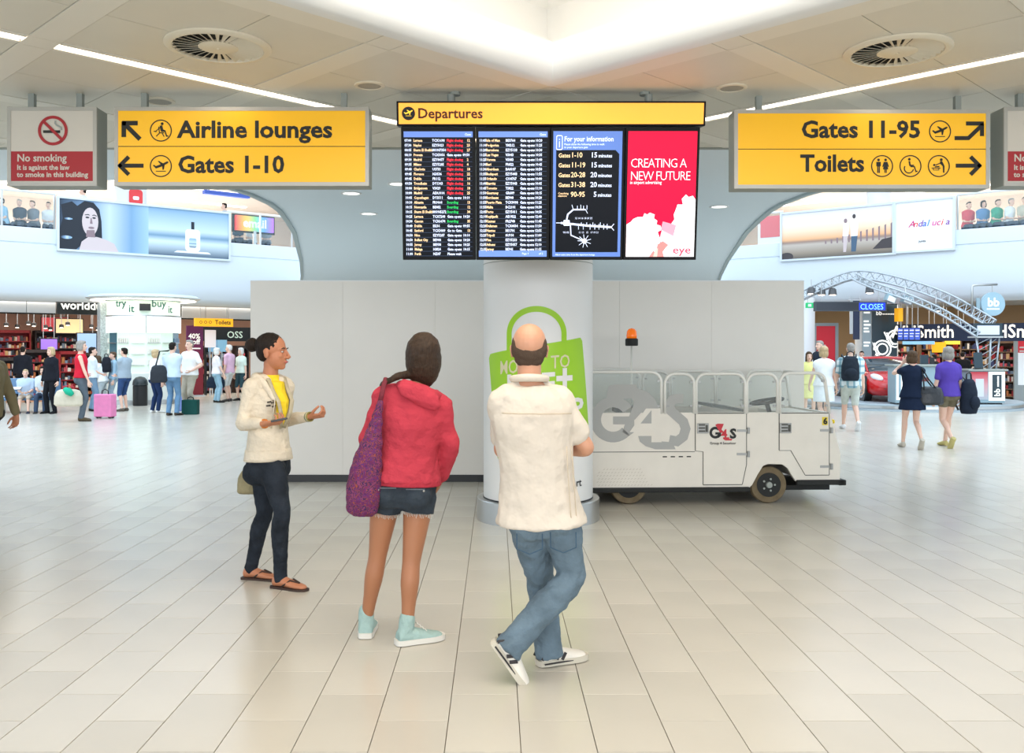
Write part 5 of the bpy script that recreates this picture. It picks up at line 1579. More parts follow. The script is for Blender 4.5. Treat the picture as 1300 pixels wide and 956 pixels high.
# large grey letters, low and over the windows
def vin(poly, m, k=0, name='vinyl'): MB().prism(cpts(poly), .0008, UP(0, -.0022 - .001 * k, 0)).build(name, m, cart)
def ringp(cx, cy, r0, r1, a0, a1, m, k=0, sy=1.0):
    mb = MB(); n = 26
    for i in range(n):
        b0 = a0 + (a1 - a0) * i / n; b1 = a0 + (a1 - a0) * (i + 1) / n
        mb.prism(cpts([(cx + r0 * cos(b0), cy - sy * r0 * sin(b0)), (cx + r1 * cos(b0), cy - sy * r1 * sin(b0)), (cx + r1 * cos(b1), cy - sy * r1 * sin(b1)), (cx + r0 * cos(b1), cy - sy * r0 * sin(b1))]), .0008, UP(0, -.0022 - .001 * k, 0))
    mb.build('vinyl', m, cart)
# G
ringp(776, 532, 15.5, 29, radians(35), radians(318), M_gvin)
vin([(776, 538), (776, 528), (803, 528), (803, 538)], M_gvin); vin([(791, 538), (803, 538), (803, 548), (796, 553), (788, 548)], M_gvin)
# swoosh and 4
vin([(768, 498), (770, 490), (776, 487.5), (805, 487.5), (806, 492), (820, 497), (829, 505), (834, 517), (833, 523), (812, 523), (804, 532), (794, 535), (803, 510), (800, 505), (768, 507)], M_gvin, 1)
vin([(808, 553), (826, 553), (826, 548), (838, 548), (838, 560), (852, 561), (856, 570), (830, 570), (818, 566), (810, 560)], M_gvin, 1)
vin([(797, 548), (818, 518), (838, 518), (838, 537), (848, 537), (848, 548), (838, 548), (838, 561), (825, 561), (825, 548)], M_cart, 2, 'vinyl_four')
vin([(811, 537), (825, 537), (825, 520)], M_gvin, 3)
# S
sp = [(866, 506), (860, 505), (852, 507), (848, 513), (850, 521), (858, 528), (866, 535), (869, 544), (866, 554), (858, 560), (848, 558)]
q = thick_line(cpts(sp), .098)
mb = MB(); n_ = len(sp)
for i in range(n_ - 1): mb.prism([q[i], q[i + 1], q[2 * n_ - 2 - i], q[2 * n_ - 1 - i]], .0008, UP(0, -.0022, 0))
mb.build('vinyl', M_gvin, cart)
# small logo on the door
M_rv = mat('red_vinyl', (196, 30, 46), rough=.45)
def off(poly): return poly
ringp(907, 549, 4.2, 7.6, radians(40), radians(320), M_bk, 6)
vin([(907, 551.5), (907, 548.5), (914.5, 548.5), (914.5, 553), (911, 556), (910, 551.5)], M_bk, 6)
vin([(907, 539), (910, 537.6), (918, 537.8), (915, 545), (918.5, 549), (913, 549)], M_rv, 7)
vin([(917, 555), (925, 555), (925, 557), (929, 557), (928, 559), (920, 559), (917, 557)], M_rv, 7)
text('4', .135, M_rv, cart, (cx_(914.5), -.012, cz_(556.5)), bold=.02, sx=.95)
text('S', .135, M_bk, cart, (cx_(925.8), -.012, cz_(556)), bold=.04, sx=1.05)
text('Group 4 Securicor', .036, M_bk, cart, (cx_(900), -.010, cz_(564)), bold=.01, sx=.98)
# beacon on its mast, belongs to the cart
mx, my = cx_(806) + .05, .52
ms = MB().cyl((mx, my, .46), (mx, my, 1.62), .011, 8).build('beacon_mast', M_tube, cart, smooth=True)
zb = 1.70
MB().lathe([(.062, zb - .08), (.068, zb - .075), (.068, zb - .01), (.06, zb)], c=(mx, my, 0), n=24).build('beacon_base', M_rub, ms, auto=True)
MB().lathe([(.054, zb), (.056, zb + .03), (.05, zb + .075), (.034, zb + .10), (.001, zb + .11)], c=(mx, my, 0), n=24).build('beacon_lens', mat('amber_lens', (246, 116, 20), rough=.2, emit=.25), ms, smooth=True)
# ------------------------------------------------------------------ people: grown from oval sections, fused by voxel remesh, smoothed
TMP = bpy.data.scenes.new('tmp')
JOBS = []      # (temp object, target key, material index)
TARGETS = {}   # key -> dict(name, mats, parent, post)
def job(key, mb, voxel, smooth=4, mi=0, disp=0.0, dscale=.09):
    me = bpy.data.meshes.new('j'); me.from_pydata(mb.v, [], mb.f)
    o = bpy.data.objects.new('j', me); TMP.collection.objects.link(o)
    r = o.modifiers.new('r', 'REMESH'); r.mode = 'VOXEL'; r.voxel_size = voxel
    if disp:
        tx = bpy.data.textures.get('fold%.3f' % dscale)
        if tx is None:
            tx = bpy.data.textures.new('fold%.3f' % dscale, 'CLOUDS'); tx.noise_scale = dscale; tx.noise_depth = 1
        dm = o.modifiers.new('d', 'DISPLACE'); dm.texture = tx; dm.strength = disp; dm.mid_level = .5
    if smooth:
        s = o.modifiers.new('s', 'SMOOTH'); s.factor = .5; s.iterations = smooth
    JOBS.append((o, key, mi))
def target(key, name, mats, parent):
    TARGETS[key] = (name, mats if isinstance(mats, list) else [mats], parent)
def run_jobs():
    vl = TMP.view_layers[0]
    vl.update()
    dg = vl.depsgraph
    acc = {}
    for o, key, mi in JOBS:
        ev = o.evaluated_get(dg); me = ev.to_mesh()
        n = len(me.vertices); co = np.empty(n * 3, np.float32); me.vertices.foreach_get('co', co)
        m = len(me.polygons); ls = np.empty(m, np.int32); lt = np.empty(m, np.int32)
        me.polygons.foreach_get('loop_start', ls); me.polygons.foreach_get('loop_total', lt)
        nl = len(me.loops); li = np.empty(nl, np.int32); me.loops.foreach_get('vertex_index', li)
        acc.setdefault(key, []).append((co.reshape(-1, 3), ls, lt, li, mi))
        ev.to_mesh_clear()
    for key, parts in acc.items():
        name, mats, parent = TARGETS[key]
        me = bpy.data.meshes.new(name)
        co = []; ls = []; lt = []; li = []; mi = []; vo = 0; lo = 0
        for c, s, t_, l, m in parts:
            co.append(c); ls.append(s + lo); lt.append(t_); li.append(l + vo); mi.append(np.full(len(s), m, np.int32))
            vo += len(c); lo += len(l)
        co = np.concatenate(co); ls = np.concatenate(ls); lt = np.concatenate(lt); li = np.concatenate(li); mi = np.concatenate(mi)
        me.vertices.add(len(co)); me.vertices.foreach_set('co', co.ravel())
        me.loops.add(len(li)); me.loops.foreach_set('vertex_index', li)
        me.polygons.add(len(ls)); me.polygons.foreach_set('loop_start', ls); me.polygons.foreach_set('loop_total', lt)
        for m in mats: me.materials.append(m)
        me.polygons.foreach_set('material_index', mi)
        me.polygons.foreach_set('use_smooth', np.ones(len(ls), bool))
        me.update(calc_edges=True); me.validate()
        o = bpy.data.objects.new(name, me); COL.objects.link(o); o.parent = parent
    for o, k, mi in JOBS:
        me = o.data; bpy.data.objects.remove(o); bpy.data.meshes.remove(me)
    bpy.data.scenes.remove(TMP)
_k = [0]
def newkey():
    _k[0] += 1; return 'k%d' % _k[0]

def nrm(v): v = V(v); return v.normalized()
def lerp(a, b, t): return a + (b - a) * t
def cat(pts, n=5):
    """smooth curve through points"""
    C = []
    for i in range(len(pts) - 1):
        p0, p1, p2, p3 = pts[max(i - 1, 0)], pts[i], pts[i + 1], pts[min(i + 2, len(pts) - 1)]
        for k in range(n):
            u = k / n
            C.append(.5 * ((2 * p1) + (p2 - p0) * u + (2 * p0 - 5 * p1 + 4 * p2 - p3) * u * u + (3 * p1 - p0 - 3 * p2 + p3) * u ** 3))
    C.append(pts[-1] * 1.0)
    return C
def limb(mb, nodes, n=14, sub=5):
    """nodes: (point, radius) -> tapered tube, smooth"""
    P_ = cat([V(p) for p, r in nodes], sub); R_ = cat([V((r, r, 0)) for p, r in nodes], sub)
    mb.tube(P_, [max(r.x, .003) for r in R_], n)
    mb.ell(P_[0], (R_[0].x,) * 3, n=10, m=6); mb.ell(P_[-1], (R_[-1].x,) * 3, n=10, m=6)
def oval(mb, rings_, n=20):
    """rings_: (center, lateral axis vec, depth axis vec) semi-axes vectors"""
    rs = []
    for c, a, b in rings_:
        rs.append([c + a * cos(2 * pi * j / n) + b * sin(2 * pi * j / n) for j in range(n)])
    mb.rings(rs)
def ik(a, c, l1, l2, pole):
    a, c = V(a), V(c)
    d = c - a; D = min(d.length, (l1 + l2) * .999)
    u = d.normalized()
    x = (l1 * l1 - l2 * l2 + D * D) / (2 * D)
    h = sqrt(max(l1 * l1 - x * x, 1e-6))
    p = V(pole); p = p - u * p.dot(u)
    p.normalize()
    return a + u * x + p * h

SKIN = {'med': mat('skin_medium', (204, 150, 120), rough=.5, sss=.08), 'pale': mat('skin_pale', (232, 190, 168), rough=.5, sss=.08), 'tan': mat('skin_tan', (170, 114, 80), rough=.5, sss=.08), 'brown': mat('skin_brown', (186, 122, 88), rough=.5, sss=.08)}
M_eye = mat('eye_white', (206, 198, 190), rough=.2); M_iris = mat('iris', (46, 34, 28), rough=.2); M_lip = mat('lips', (176, 84, 80), rough=.4)

class Fig:
    """a figure in its own coordinates: x to its right, y ahead, z up, origin on the floor"""
    def __init__(f, J, sex='f', q=1.0, skin='pale'):
        f.J = J; f.sex = sex; f.skin = SKIN[skin]; f.q = q; f.s = J.get('s', 1.0)
        s = f.s
        P_, C_, N_ = V(J['pelvis']), V(J['chest']), V(J['neck'])
        f.P, f.C, f.N = P_, C_, N_
        f.hx = nrm(J.get('hipax', (1, 0, 0))); f.sx = nrm(J.get('shax', (1, 0, 0)))
        up = nrm(C_ - P_); f.up = up
        hw = (.083 if sex == 'f' else .088) * s
        f.hip = {k: V(J['hip' + k]) if 'hip' + k in J else P_ - V((0, 0, .03 * s)) + f.hx * (hw * sg) for k, sg in (('R', 1), ('L', -1))}
        sw = J.get('sw', .150 if sex == 'f' else .178) * s
        S = lerp(C_, N_, .55)
        f.sho = {k: V(J['sho' + k]) if 'sho' + k in J else S + f.sx * (sw * sg) - V((0, 0, .012 * s)) for k, sg in (('R', 1), ('L', -1))}
        f.elb = {}; f.wri = {}; f.kne = {}; f.ank = {}
        ua, fa = .285 * s, .25 * s
        th, sh = .43 * s, .41 * s
        for k in 'RL':
            f.wri[k] = V(J['wrist' + k])
            f.elb[k] = V(J['elbow' + k]) if 'elbow' + k in J else ik(f.sho[k], f.wri[k], ua, fa, J.get('epole' + k, (0.35 if k == 'R' else -.35, -1, -.2)))
            f.ank[k] = V(J['ankle' + k])
            f.kne[k] = V(J['knee' + k]) if 'knee' + k in J else ik(f.hip[k], f.ank[k], th, sh, J.get('kpole' + k, (0, 1, 0)))
            f.toe = None
        f.head = V(J['head']); f.hf = nrm(J.get('headf', (0, 1, 0)))
        hu = V(J.get('headu', (0, 0, 1))); f.hu = nrm(hu - f.hf * hu.dot(f.hf)); f.hr = f.hf.cross(f.hu)
        f.foot = {k: nrm(J.get('foot' + k, (0, 1, 0))) for k in 'RL'}
    # --- torso sections, t: -1 crotch, 0 pelvis, 1 chest, 2 neck
    def torso(f, t):
        s = f.s
        if f.sex == 'f':
            T = [(-1, .10, .085), (-.5, .165, .112), (0, .166, .112), (.35, .135, .096), (.55, .125, .09), (.8, .137, .099), (1.0, .148, .106), (1.5, .138, .088), (1.78, .085, .066), (2.0, .052, .054)]
        else:
            T = [(-1, .10, .088), (-.5, .160, .115), (0, .164, .118), (.35, .156, .113), (.55, .155, .112), (.8, .165, .117), (1.0, .178, .122), (1.5, .165, .100), (1.78, .100, .074), (2.0, .060, .062)]
        b = f.J.get('belly', 0); bl = f.J.get('bulk', 1.0)
        for (t0, a0, d0), (t1, a1, d1) in zip(T, T[1:]):
            if t0 <= t <= t1:
                k = (t - t0) / (t1 - t0); k = k * k * (3 - 2 * k) if False else k
                w, d = a0 + (a1 - a0) * k, d0 + (d1 - d0) * k
        w *= s * bl; d *= s * bl
        if t < 0: c = f.P + (-f.up) * (.13 * s * -t)
        elif t <= 1:
            m = lerp(f.P, f.C, t); c = m + (V((0, 0, 0)) if True else 0)
        else: c = lerp(f.C, f.N, t - 1)
        ax = (f.hx * (1 - min(max(t, 0), 1)) + f.sx * min(max(t, 0), 1)).normalized()
        upv = f.up if t < 1 else nrm(f.N - f.C)
        dp = upv.cross(ax).normalized()        # ahead
        if b and t < .9:
            k = max(0, 1 - abs(t - .25) / .8); d += b * k * .5; c = c + dp * (b * k * .5)
        return c, ax * w, dp * d
    def torso_rings(f, t0, t1, add=0.0, n=14, flare=0.0):
        out = []
        for i in range(n + 1):
            t = t0 + (t1 - t0) * i / n
            c, a, d = f.torso(t)
            e = add + flare * max(0, (1 - (t - t0) / .8))
            out.append((c, a * (1 + e / a.length), d * (1 + e / d.length)))
        return out
    def arm_nodes(f, k, add=0.0, upto=1.0):
        s = f.s; S, E, Wr = f.sho[k], f.elb[k], f.wri[k]
        ks = (.88 if f.sex == 'f' else 1.06) * s * f.J.get('bulk', 1.0) ** .5
        nd = [(S, .054), (lerp(S, E, .35), .046), (lerp(S, E, .8), .040), (E, .038), (lerp(E, Wr, .25), .040), (lerp(E, Wr, .7), .031), (Wr, .026)]
        par = [0, .2, .42, .52, .65, .87, 1.0]
        out = []
        for (p, r), q in zip(nd, par):
            if q <= upto + 1e-6: out.append((p, r * ks + add))
            else:
                (p0, r0), q0 = nd[par.index(q) - 1], par[par.index(q) - 1]
                k_ = (upto - q0) / (q - q0)
                if k_ > .02: out.append((lerp(p0, p, k_), (r0 + (r - r0) * k_) * ks + add))
                break
        return out
    def leg_nodes(f, k, add=0.0, upto=1.0, flare=0.0):
        s = f.s; H, K, A = f.hip[k], f.kne[k], f.ank[k]
        ks = s * f.J.get('bulk', 1.0) ** .5 * (.96 if f.sex == 'f' else 1.0)
        shin = nrm(A - K); side = f.hx
        back = nrm(shin.cross(side)) if nrm(shin.cross(side)).dot(V(f.foot[k])) < 0 else -nrm(shin.cross(side))
        nd = [(H, .086), (lerp(H, K, .3), .078), (lerp(H, K, .7), .062), (K, .052), (lerp(K, A, .28) + back * .014 * s, .053), (lerp(K, A, .62) + back * .006 * s, .041), (A, .034)]
        par = [0, .15, .35, .51, .65, .82, 1.0]
        out = []
        for (p, r), q in zip(nd, par):
            e = add + flare * max(0, q - .5) * 2
            if q <= upto + 1e-6: out.append((p, r * ks + e))
            else:
                i = par.index(q); p0, r0 = nd[i - 1]; q0 = par[i - 1]
                k_ = (upto - q0) / (q - q0)
                if k_ > .02: out.append((lerp(p0, p, k_), (r0 + (r - r0) * k_) * ks + add + flare * max(0, upto - .5) * 2))
                break
        return out
    # --- the body: one continuous mesh
    def body(f, root, feet=True):
        key = newkey(); target(key, 'body', f.skin, root); q = f.q; s = f.s
        mb = MB()
        oval(mb, f.torso_rings(-1, 2, -.004))
        limb(mb, [(f.N - nrm(f.head - f.N) * .03, .056 * s), (lerp(f.N, f.head, .35), (.050 if f.sex == 'f' else .058) * s), (lerp(f.N, f.head, .75), (.050 if f.sex == 'f' else .058) * s)])
        for k in 'RL':
            limb(mb, f.arm_nodes(k)); limb(mb, f.leg_nodes(k))
            if feet: f.foot_mesh(mb, k, 0)
        job(key, mb, .009 * q, 5)
        # head
        hb = MB(); c = f.head; X, Y, Z = f.hr, f.hf, f.hu
        hs = s * f.J.get('hs', 1.0)
        R3 = MX((X, Y, Z)).transposed()
        def pt(x, y, z): return c + (X * x + Y * y + Z * z) * hs
        def el(x, y, z, rx, ry, rz): hb.ell(pt(x, y, z), (rx * hs, ry * hs, rz * hs), M=R3, n=20, m=14)
        el(0, -.012, .032, .074, .094, .083); el(0, .022, -.03, .060, .068, .082); el(0, .030, -.062, .050, .056, .046); el(0, .058, -.088, .026, .026, .022)
        el(0, .066, .018, .048, .022, .018)                       # brow
        hb.tube([pt(0, .086, .012), pt(0, .100, -.012), pt(0, .110, -.030), pt(0, .095, -.040)], [.007 * hs, .009 * hs, .0125 * hs, .010 * hs], 10)
        el(-.011, .094, -.034, .008, .011, .007); el(.011, .094, -.034, .008, .011, .007)
        el(.032, .064, -.022, .020, .018, .022); el(-.032, .064, -.022, .020, .018, .022)      # cheeks
        el(0, .082, -.058, .021, .012, .0065); el(0, .080, -.069, .017, .012, .007)             # lips
        for sg in (1, -1):
            el(sg * .076, -.008, -.010, .008, .017, .030); el(sg * .081, -.014, .004, .006, .014, .018)
        limb(hb, [(lerp(f.N, f.head, .3), (.048 if f.sex == 'f' else .056) * s), (pt(0, -.012, -.07), (.048 if f.sex == 'f' else .057) * s)])
        job(key, hb, .0045 * (1 + (q - 1) * .7), 2)
        # face details
        for sg in (1, -1):
            ey = MB().ell(pt(sg * .031, .078, .002), (.0125 * hs, .0075 * hs, .0055 * hs), M=R3, n=12, m=8).build('eye', M_eye, root, smooth=True)
            MB().ell(pt(sg * .031, .0838, .002), (.0056 * hs, .0030 * hs, .0052 * hs), M=R3, n=10, m=6).build('iris', M_iris, ey, smooth=True)
            MB().tube([pt(sg * .015, .089, .021), pt(sg * .032, .0885, .026), pt(sg * .05, .078, .020)], [.003 * hs, .0035 * hs, .002 * hs], 6).build('eyebrow', f.J.get('browmat', M_iris), root, smooth=True)
        MB().tube([pt(-.021, .086, -.0635), pt(-.008, .0945, -.061), pt(0, .0945, -.062), pt(.008, .0945, -.061), pt(.021, .086, -.0635)], [.002 * hs, .0055 * hs, .0055 * hs, .0055 * hs, .002 * hs], 8).build('lips', M_lip, root, smooth=True)
        for k in 'RL':
            f.hand(key, k)
        return key
    def foot_mesh(f, mb, k, add, sole=False):
        s = f.s; A = f.ank[k]; d = f.foot[k]; up = V((0, 0, 1))
        if abs(d.z) > .2 or 'tilt' + k in f.J: up = nrm(f.J.get('footup' + k, (0, 0, 1)))
        up = nrm(up - d * up.dot(d)); lat = d.cross(up)
        h = .075 * s
        base = A - up * h
        prof = [(-.055, .028, .030, .034), (-.035, .034, .04, .045), (.02, .036, .036, .046), (.09, .042, .027, .030), (.14, .046, .02, .022), (.18, .038, .015, .017), (.20, .02, .010, .012)]
        rs = []
        for y, w, hh, zc in prof:
            c_ = base + d * y * s + up * (zc * s * .9 + add * .0)
            rs.append((c_, lat * (w * s + add), up * (hh * s + add)))
        oval(mb, rs, 16)
        return base, d, lat, up
    def hand(f, key, k):
        s = f.s * (.96 if f.sex == 'f' else 1.06)
        Wr = f.wri[k]; d = nrm(f.J.get('hd' + k, Wr - f.elb[k])); n = V(f.J.get('hn' + k, (-1 if k == 'R' else 1, 0, 0)))
        n = nrm(n - d * n.dot(d)); lat = d.cross(n)       # n: palm normal
        sg = 1 if k == 'R' else -1
        tl = f.J.get('thumb' + k)
        if tl is None:
            lat = lat if lat.dot(V((0, 1, .6))) > 0 else -lat     # lateral axis towards the thumb side: forward/up
        else: lat = lat if lat.dot(V(tl)) > 0 else -lat
        cu = f.J.get('curl' + k, .5)
        hb = MB()
        oval(hb, [(Wr - d * .03 * s, lat * .026 * s, n * .021 * s), (Wr, lat * .027 * s, n * .019 * s), (Wr + d * .03 * s, lat * .036 * s, n * .017 * s), (Wr + d * .065 * s, lat * .041 * s, n * .015 * s), (Wr + d * .092 * s, lat * .039 * s, n * .012 * s)], 16)
        for i, (o, L, r) in enumerate(((.030, .070, .0083), (.010, .078, .0086), (-.010, .073, .0083), (-.029, .058, .0075))):
            b = Wr + d * (.088 - abs(i - 1.2) * .004) * s + lat * o * s
            dirv = nrm(d + lat * (.10 - .075 * i))
            pts = [b - dirv * .02 * s, b]; a = 0
            for seg, fr in ((.45, .8), (.32, 1.0), (.26, .7)):
                a += cu * fr * (1 + .12 * i)
                v = dirv * cos(a) + n * sin(a)
                pts.append(pts[-1] + v * L * seg * s)
            hb.tube(pts, [r * s * 1.08, r * s * 1.08, r * s, r * s * .9, r * s * .72], 10)
            hb.ell(pts[-1], (r * s * .75,) * 3, n=8, m=6)
        b = Wr + d * .022 * s + lat * .026 * s
        td = nrm(d * .72 + lat * .62 + n * (.25 + .3 * cu))
        p1 = b + td * .04 * s; p2 = p1 + nrm(d * .9 + lat * .2 + n * (.2 + .5 * cu)) * .03 * s; p3 = p2 + nrm(d * .9 + lat * -.05 + n * (.2 + .6 * cu)) * .024 * s
        hb.tube([b - td * .015 * s, b, p1, p2, p3], [.014 * s, .0135 * s, .0105 * s, .0095 * s, .0075 * s], 10); hb.ell(p3, (.0078 * s,) * 3, n=8, m=6)
        job(key, hb, .0033 * (1 + (f.q - 1) * 1.0), 1)
    # --- clothing
    def top(f, root, name, m, hem=-.35, sleeve=1.0, add=.012, sadd=.010, neck=1.9, flare=0.0, disp=.012, bust=True, tight=0.0, dscale=.09):
        key = newkey(); target(key, name, m, root); mb = MB()
        oval(mb, f.torso_rings(hem, neck, add, 16, flare))
        if f.sex == 'f' and bust:
            c, a, d = f.torso(.98)
            for sg in (1, -1): mb.ell(c + a * (.48 * sg) + d * .72, (.062 * f.s, .055 * f.s, .065 * f.s), n=14, m=10)
        for k in 'RL':
            if sleeve > 0:
                nd = f.arm_nodes(k, sadd, sleeve)
                c, a, d = f.torso(1.42)
                limb(mb, [(c + a * (.45 if k == 'R' else -.45), (.050 + add * .8) * f.s)] + [(nd[0][0], nd[0][1] + .006)] + nd[1:])
            if sleeve > 0:
                limb(mb, [(f.N - V((0, 0, .045 * f.s)), .050 * f.s + add * .6), (lerp(f.N, f.sho[k], .5) - V((0, 0, .012 * f.s)), .048 * f.s + add * .6), (f.sho[k], .050 * f.s + sadd)], 12, 3)
        job(key, mb, .009 * f.q, 3, 0, disp, dscale)
        return key
    def trousers(f, root, name, m, upto=1.0, add=.010, flare=0.0, waist=.22, disp=.010, dscale=.07, drop=0.0):
        key = newkey(); target(key, name, m, root); mb = MB()
        oval(mb, f.torso_rings(-1, waist, add, 8))
        for k in 'RL':
            nd = f.leg_nodes(k, add, upto, flare)
            if drop: nd = nd + [(nd[-1][0] + nrm(nd[-1][0] - f.kne[k]) * drop, nd[-1][1] + .004)]
            P0 = nd[0][0]
            # flat cut hem: tube without round end
            Pn = cat([V(p) for p, r in nd], 5); Rn = cat([V((r, r, 0)) for p, r in nd], 5)
            mb.tube(Pn, [r.x for r in Rn], 18)
            mb.ell(P0, (nd[0][1],) * 3, n=12, m=8)
        # seat
        c, a, d = f.torso(-.45)
        for sg in (1, -1): mb.ell(c + a * (.46 * sg) - d * .42, (.082 * f.s + add, .082 * f.s + add, .088 * f.s), n=14, m=10)
        job(key, mb, .009 * f.q, 3, 0, disp, dscale)
        return key
    def skirt(f, root, name, m, t0=.3, zlow=.55, add=.012, hemw=.24, hemd=.2):
        key = newkey(); target(key, name, m, root); mb = MB()
        rs = f.torso_rings(0, t0, add, 4)
        c0, a0, d0 = rs[0]
        lo = V((c0.x, c0.y, zlow))
        low = []
        for i in range(5):
            k = i / 5
            low.append((lerp(lo, c0, k), nrm(a0) * (hemw + (a0.length - hemw) * k), nrm(d0) * (hemd + (d0.length - hemd) * k)))
        oval(mb, low + rs)
        job(key, mb, .010 * f.q, 3, 0, .014, .08)
    def shoes(f, root, m, msole=None, high=0.0, name='shoe', msole_add=.004):
        for k in 'RL':
            key = newkey(); target(key, name, m, root); mb = MB()
            base, d, lat, up = f.foot_mesh(mb, k, .008)
            if high:
                limb(mb, [(base + up * .05 * f.s - d * .008, .044 * f.s), (f.ank[k] + up * high * f.s, .043 * f.s)], 14, 3)
            job(key, mb, .006 * f.q, 3)
            if msole is not None:
                sb = MB()
                out = []
                for y, w in ((-.068, .018), (-.06, .032), (-.03, .041), (.03, .041), (.09, .048), (.14, .052), (.18, .045), (.205, .03), (.215, .012)):
                    out.append((base + d * y * f.s, w * f.s + .003))
                poly = [(c + lat * w) for c, w in out] + [(c - lat * w) for c, w in reversed(out)]
                n = len(poly); zl, zh = -.004 * f.s, .024 * f.s
                sb.add([p + up * zl for p in poly] + [p + up * zh for p in poly], [tuple(reversed(range(n))), tuple(range(n, 2 * n))] + [(i, (i + 1) % n, n + (i + 1) % n, n + i) for i in range(n)])
                sb.build('sole', msole, root, auto=True)
    def flipflop(f, root, m):
        for k in 'RL':
            mb0 = MB(); A = f.ank[k]; d = f.foot[k]; up = nrm(f.J.get('footup' + k, (0, 0, 1))); up = nrm(up - d * up.dot(d)); lat = d.cross(up)
            base = A - up * .075 * f.s
            out = [(-.07, .02), (-.06, .034), (-.02, .040), (.05, .040), (.12, .048), (.17, .046), (.205, .03), (.215, .012)]
            poly = [base + d * y * f.s + lat * w for y, w in out] + [base + d * y * f.s - lat * w for y, w in reversed(out)]
            n = len(poly)
            mb0.add([p - up * .012 for p in poly] + [p + up * .006 for p in poly], [tuple(reversed(range(n))), tuple(range(n, 2 * n))] + [(i, (i + 1) % n, n + (i + 1) % n, n + i) for i in range(n)])
            o = mb0.build('sandal', m, root, auto=True)
            tp = base + d * .15 * f.s + up * .04 * f.s
            for sg in (1, -1):
                MB().tube([tp, base + d * .09 * f.s + up * .055 * f.s + lat * .022 * sg, base + d * .04 * f.s + up * .015 * f.s + lat * .042 * sg], .006, 8).build('strap', m, o, smooth=True)
    def hair(f, root, m, style='short', extra=None):
        key = newkey(); target(key, 'hair', m, root); hb = MB(); c = f.head; X, Y, Z = f.hr, f.hf, f.hu; s = f.s * f.J.get('hs', 1.0)
        R3 = MX((X, Y, Z)).transposed()
        def pt(x, y, z): return c + (X * x + Y * y + Z * z) * s
        def el(x, y, z, rx, ry, rz): hb.ell(pt(x, y, z), (rx * s, ry * s, rz * s), M=R3, n=20, m=14)
        if style == 'short':
            el(0, -.022, .043, .078, .092, .080); el(0, -.05, -.005, .070, .058, .062); el(0, .035, .085, .055, .045, .034)
        elif style == 'bun':
            el(0, -.020, .040, .078, .094, .083); el(0, -.045, -.005, .069, .058, .058)
            el(0, -.135, .045, .045, .045, .045); el(0, -.10, .04, .03, .04, .03)
        elif style == 'bob':
            el(0, -.022, .045, .086, .098, .084); el(0, -.038, -.03, .088, .075, .09); el(.07, .0, -.03, .022, .05, .075); el(-.07, .0, -.03, .022, .05, .075); el(0, .04, .085, .06, .045, .034)
        elif style == 'long':
            el(0, -.022, .043, .083, .098, .084); el(0, -.05, -.03, .082, .066, .09)
            oval(hb, [(pt(0, -.055, .02), X * .080 * s, Y * .06 * s), (pt(0, -.075, -.08), X * .082 * s, Y * .05 * s), (pt(0, -.09, -.17), X * .078 * s, Y * .040 * s), (pt(0, -.09, -.24), X * .055 * s, Y * .025 * s)])
            el(.068, .005, -.02, .022, .045, .08); el(-.068, .005, -.02, .022, .045, .08); el(0, .04, .085, .06, .045, .034)
        elif style == 'fringe':   # bald on top: a band round the back and sides
            el(0, -.030, -.004, .0765, .078, .058); el(0, -.045, -.035, .066, .055, .040)
        if extra: extra(hb, pt, el, X, Y, Z)
        job(key, hb, .0055 * (1 + (f.q - 1) * .7), 3, 0, .006, .02)
        return key

M_hdark = mat('hair_dark', (34, 26, 21), rough=.6, spec=.2, var=.35, vscale=40, stretch=(3, 3, .4), bump=.5, bscale=90)
M_hchest = mat('hair_chestnut', (58, 43, 31), rough=.5, spec=.25, var=.4, vscale=40, stretch=(3, 3, .4), bump=.5, bscale=90)
M_hbrown = mat('hair_brown', (84, 64, 46), rough=.6, spec=.2, var=.35, vscale=40, stretch=(3, 3, .4), bump=.5, bscale=90)
M_hblond = mat('hair_blond', (196, 170, 128), rough=.45, var=.25, vscale=40, stretch=(3, 3, .4), bump=.5, bscale=90)
M_hgrey = mat('hair_grey', (150, 144, 136), rough=.5, var=.25, vscale=40, stretch=(3, 3, .4), bump=.5, bscale=90)
M_hwhite = mat('hair_white', (222, 220, 214), rough=.5, var=.1, vscale=40, bump=.4, bscale=90)
def cloth(name, c, **k):
    a = dict(rough=.85, var=.06, vscale=9, bump=.6, bscale=20, bdist=.03, spec=.2); a.update(k)
    return mat(name, c, **a)
M_denim = cloth('denim_blue', (102, 120, 132), var=.22, vscale=7)
M_denimd = cloth('denim_dark', (30, 42, 62), var=.25, vscale=8)
M_denims = cloth('denim_shorts', (52, 60, 68), var=.25, vscale=9)
def person(label, loc, rz=0.0, group=None):
    return thing('person', label, 'person', loc, rz, group)
def rel(root, p): return V(p) - V(root)
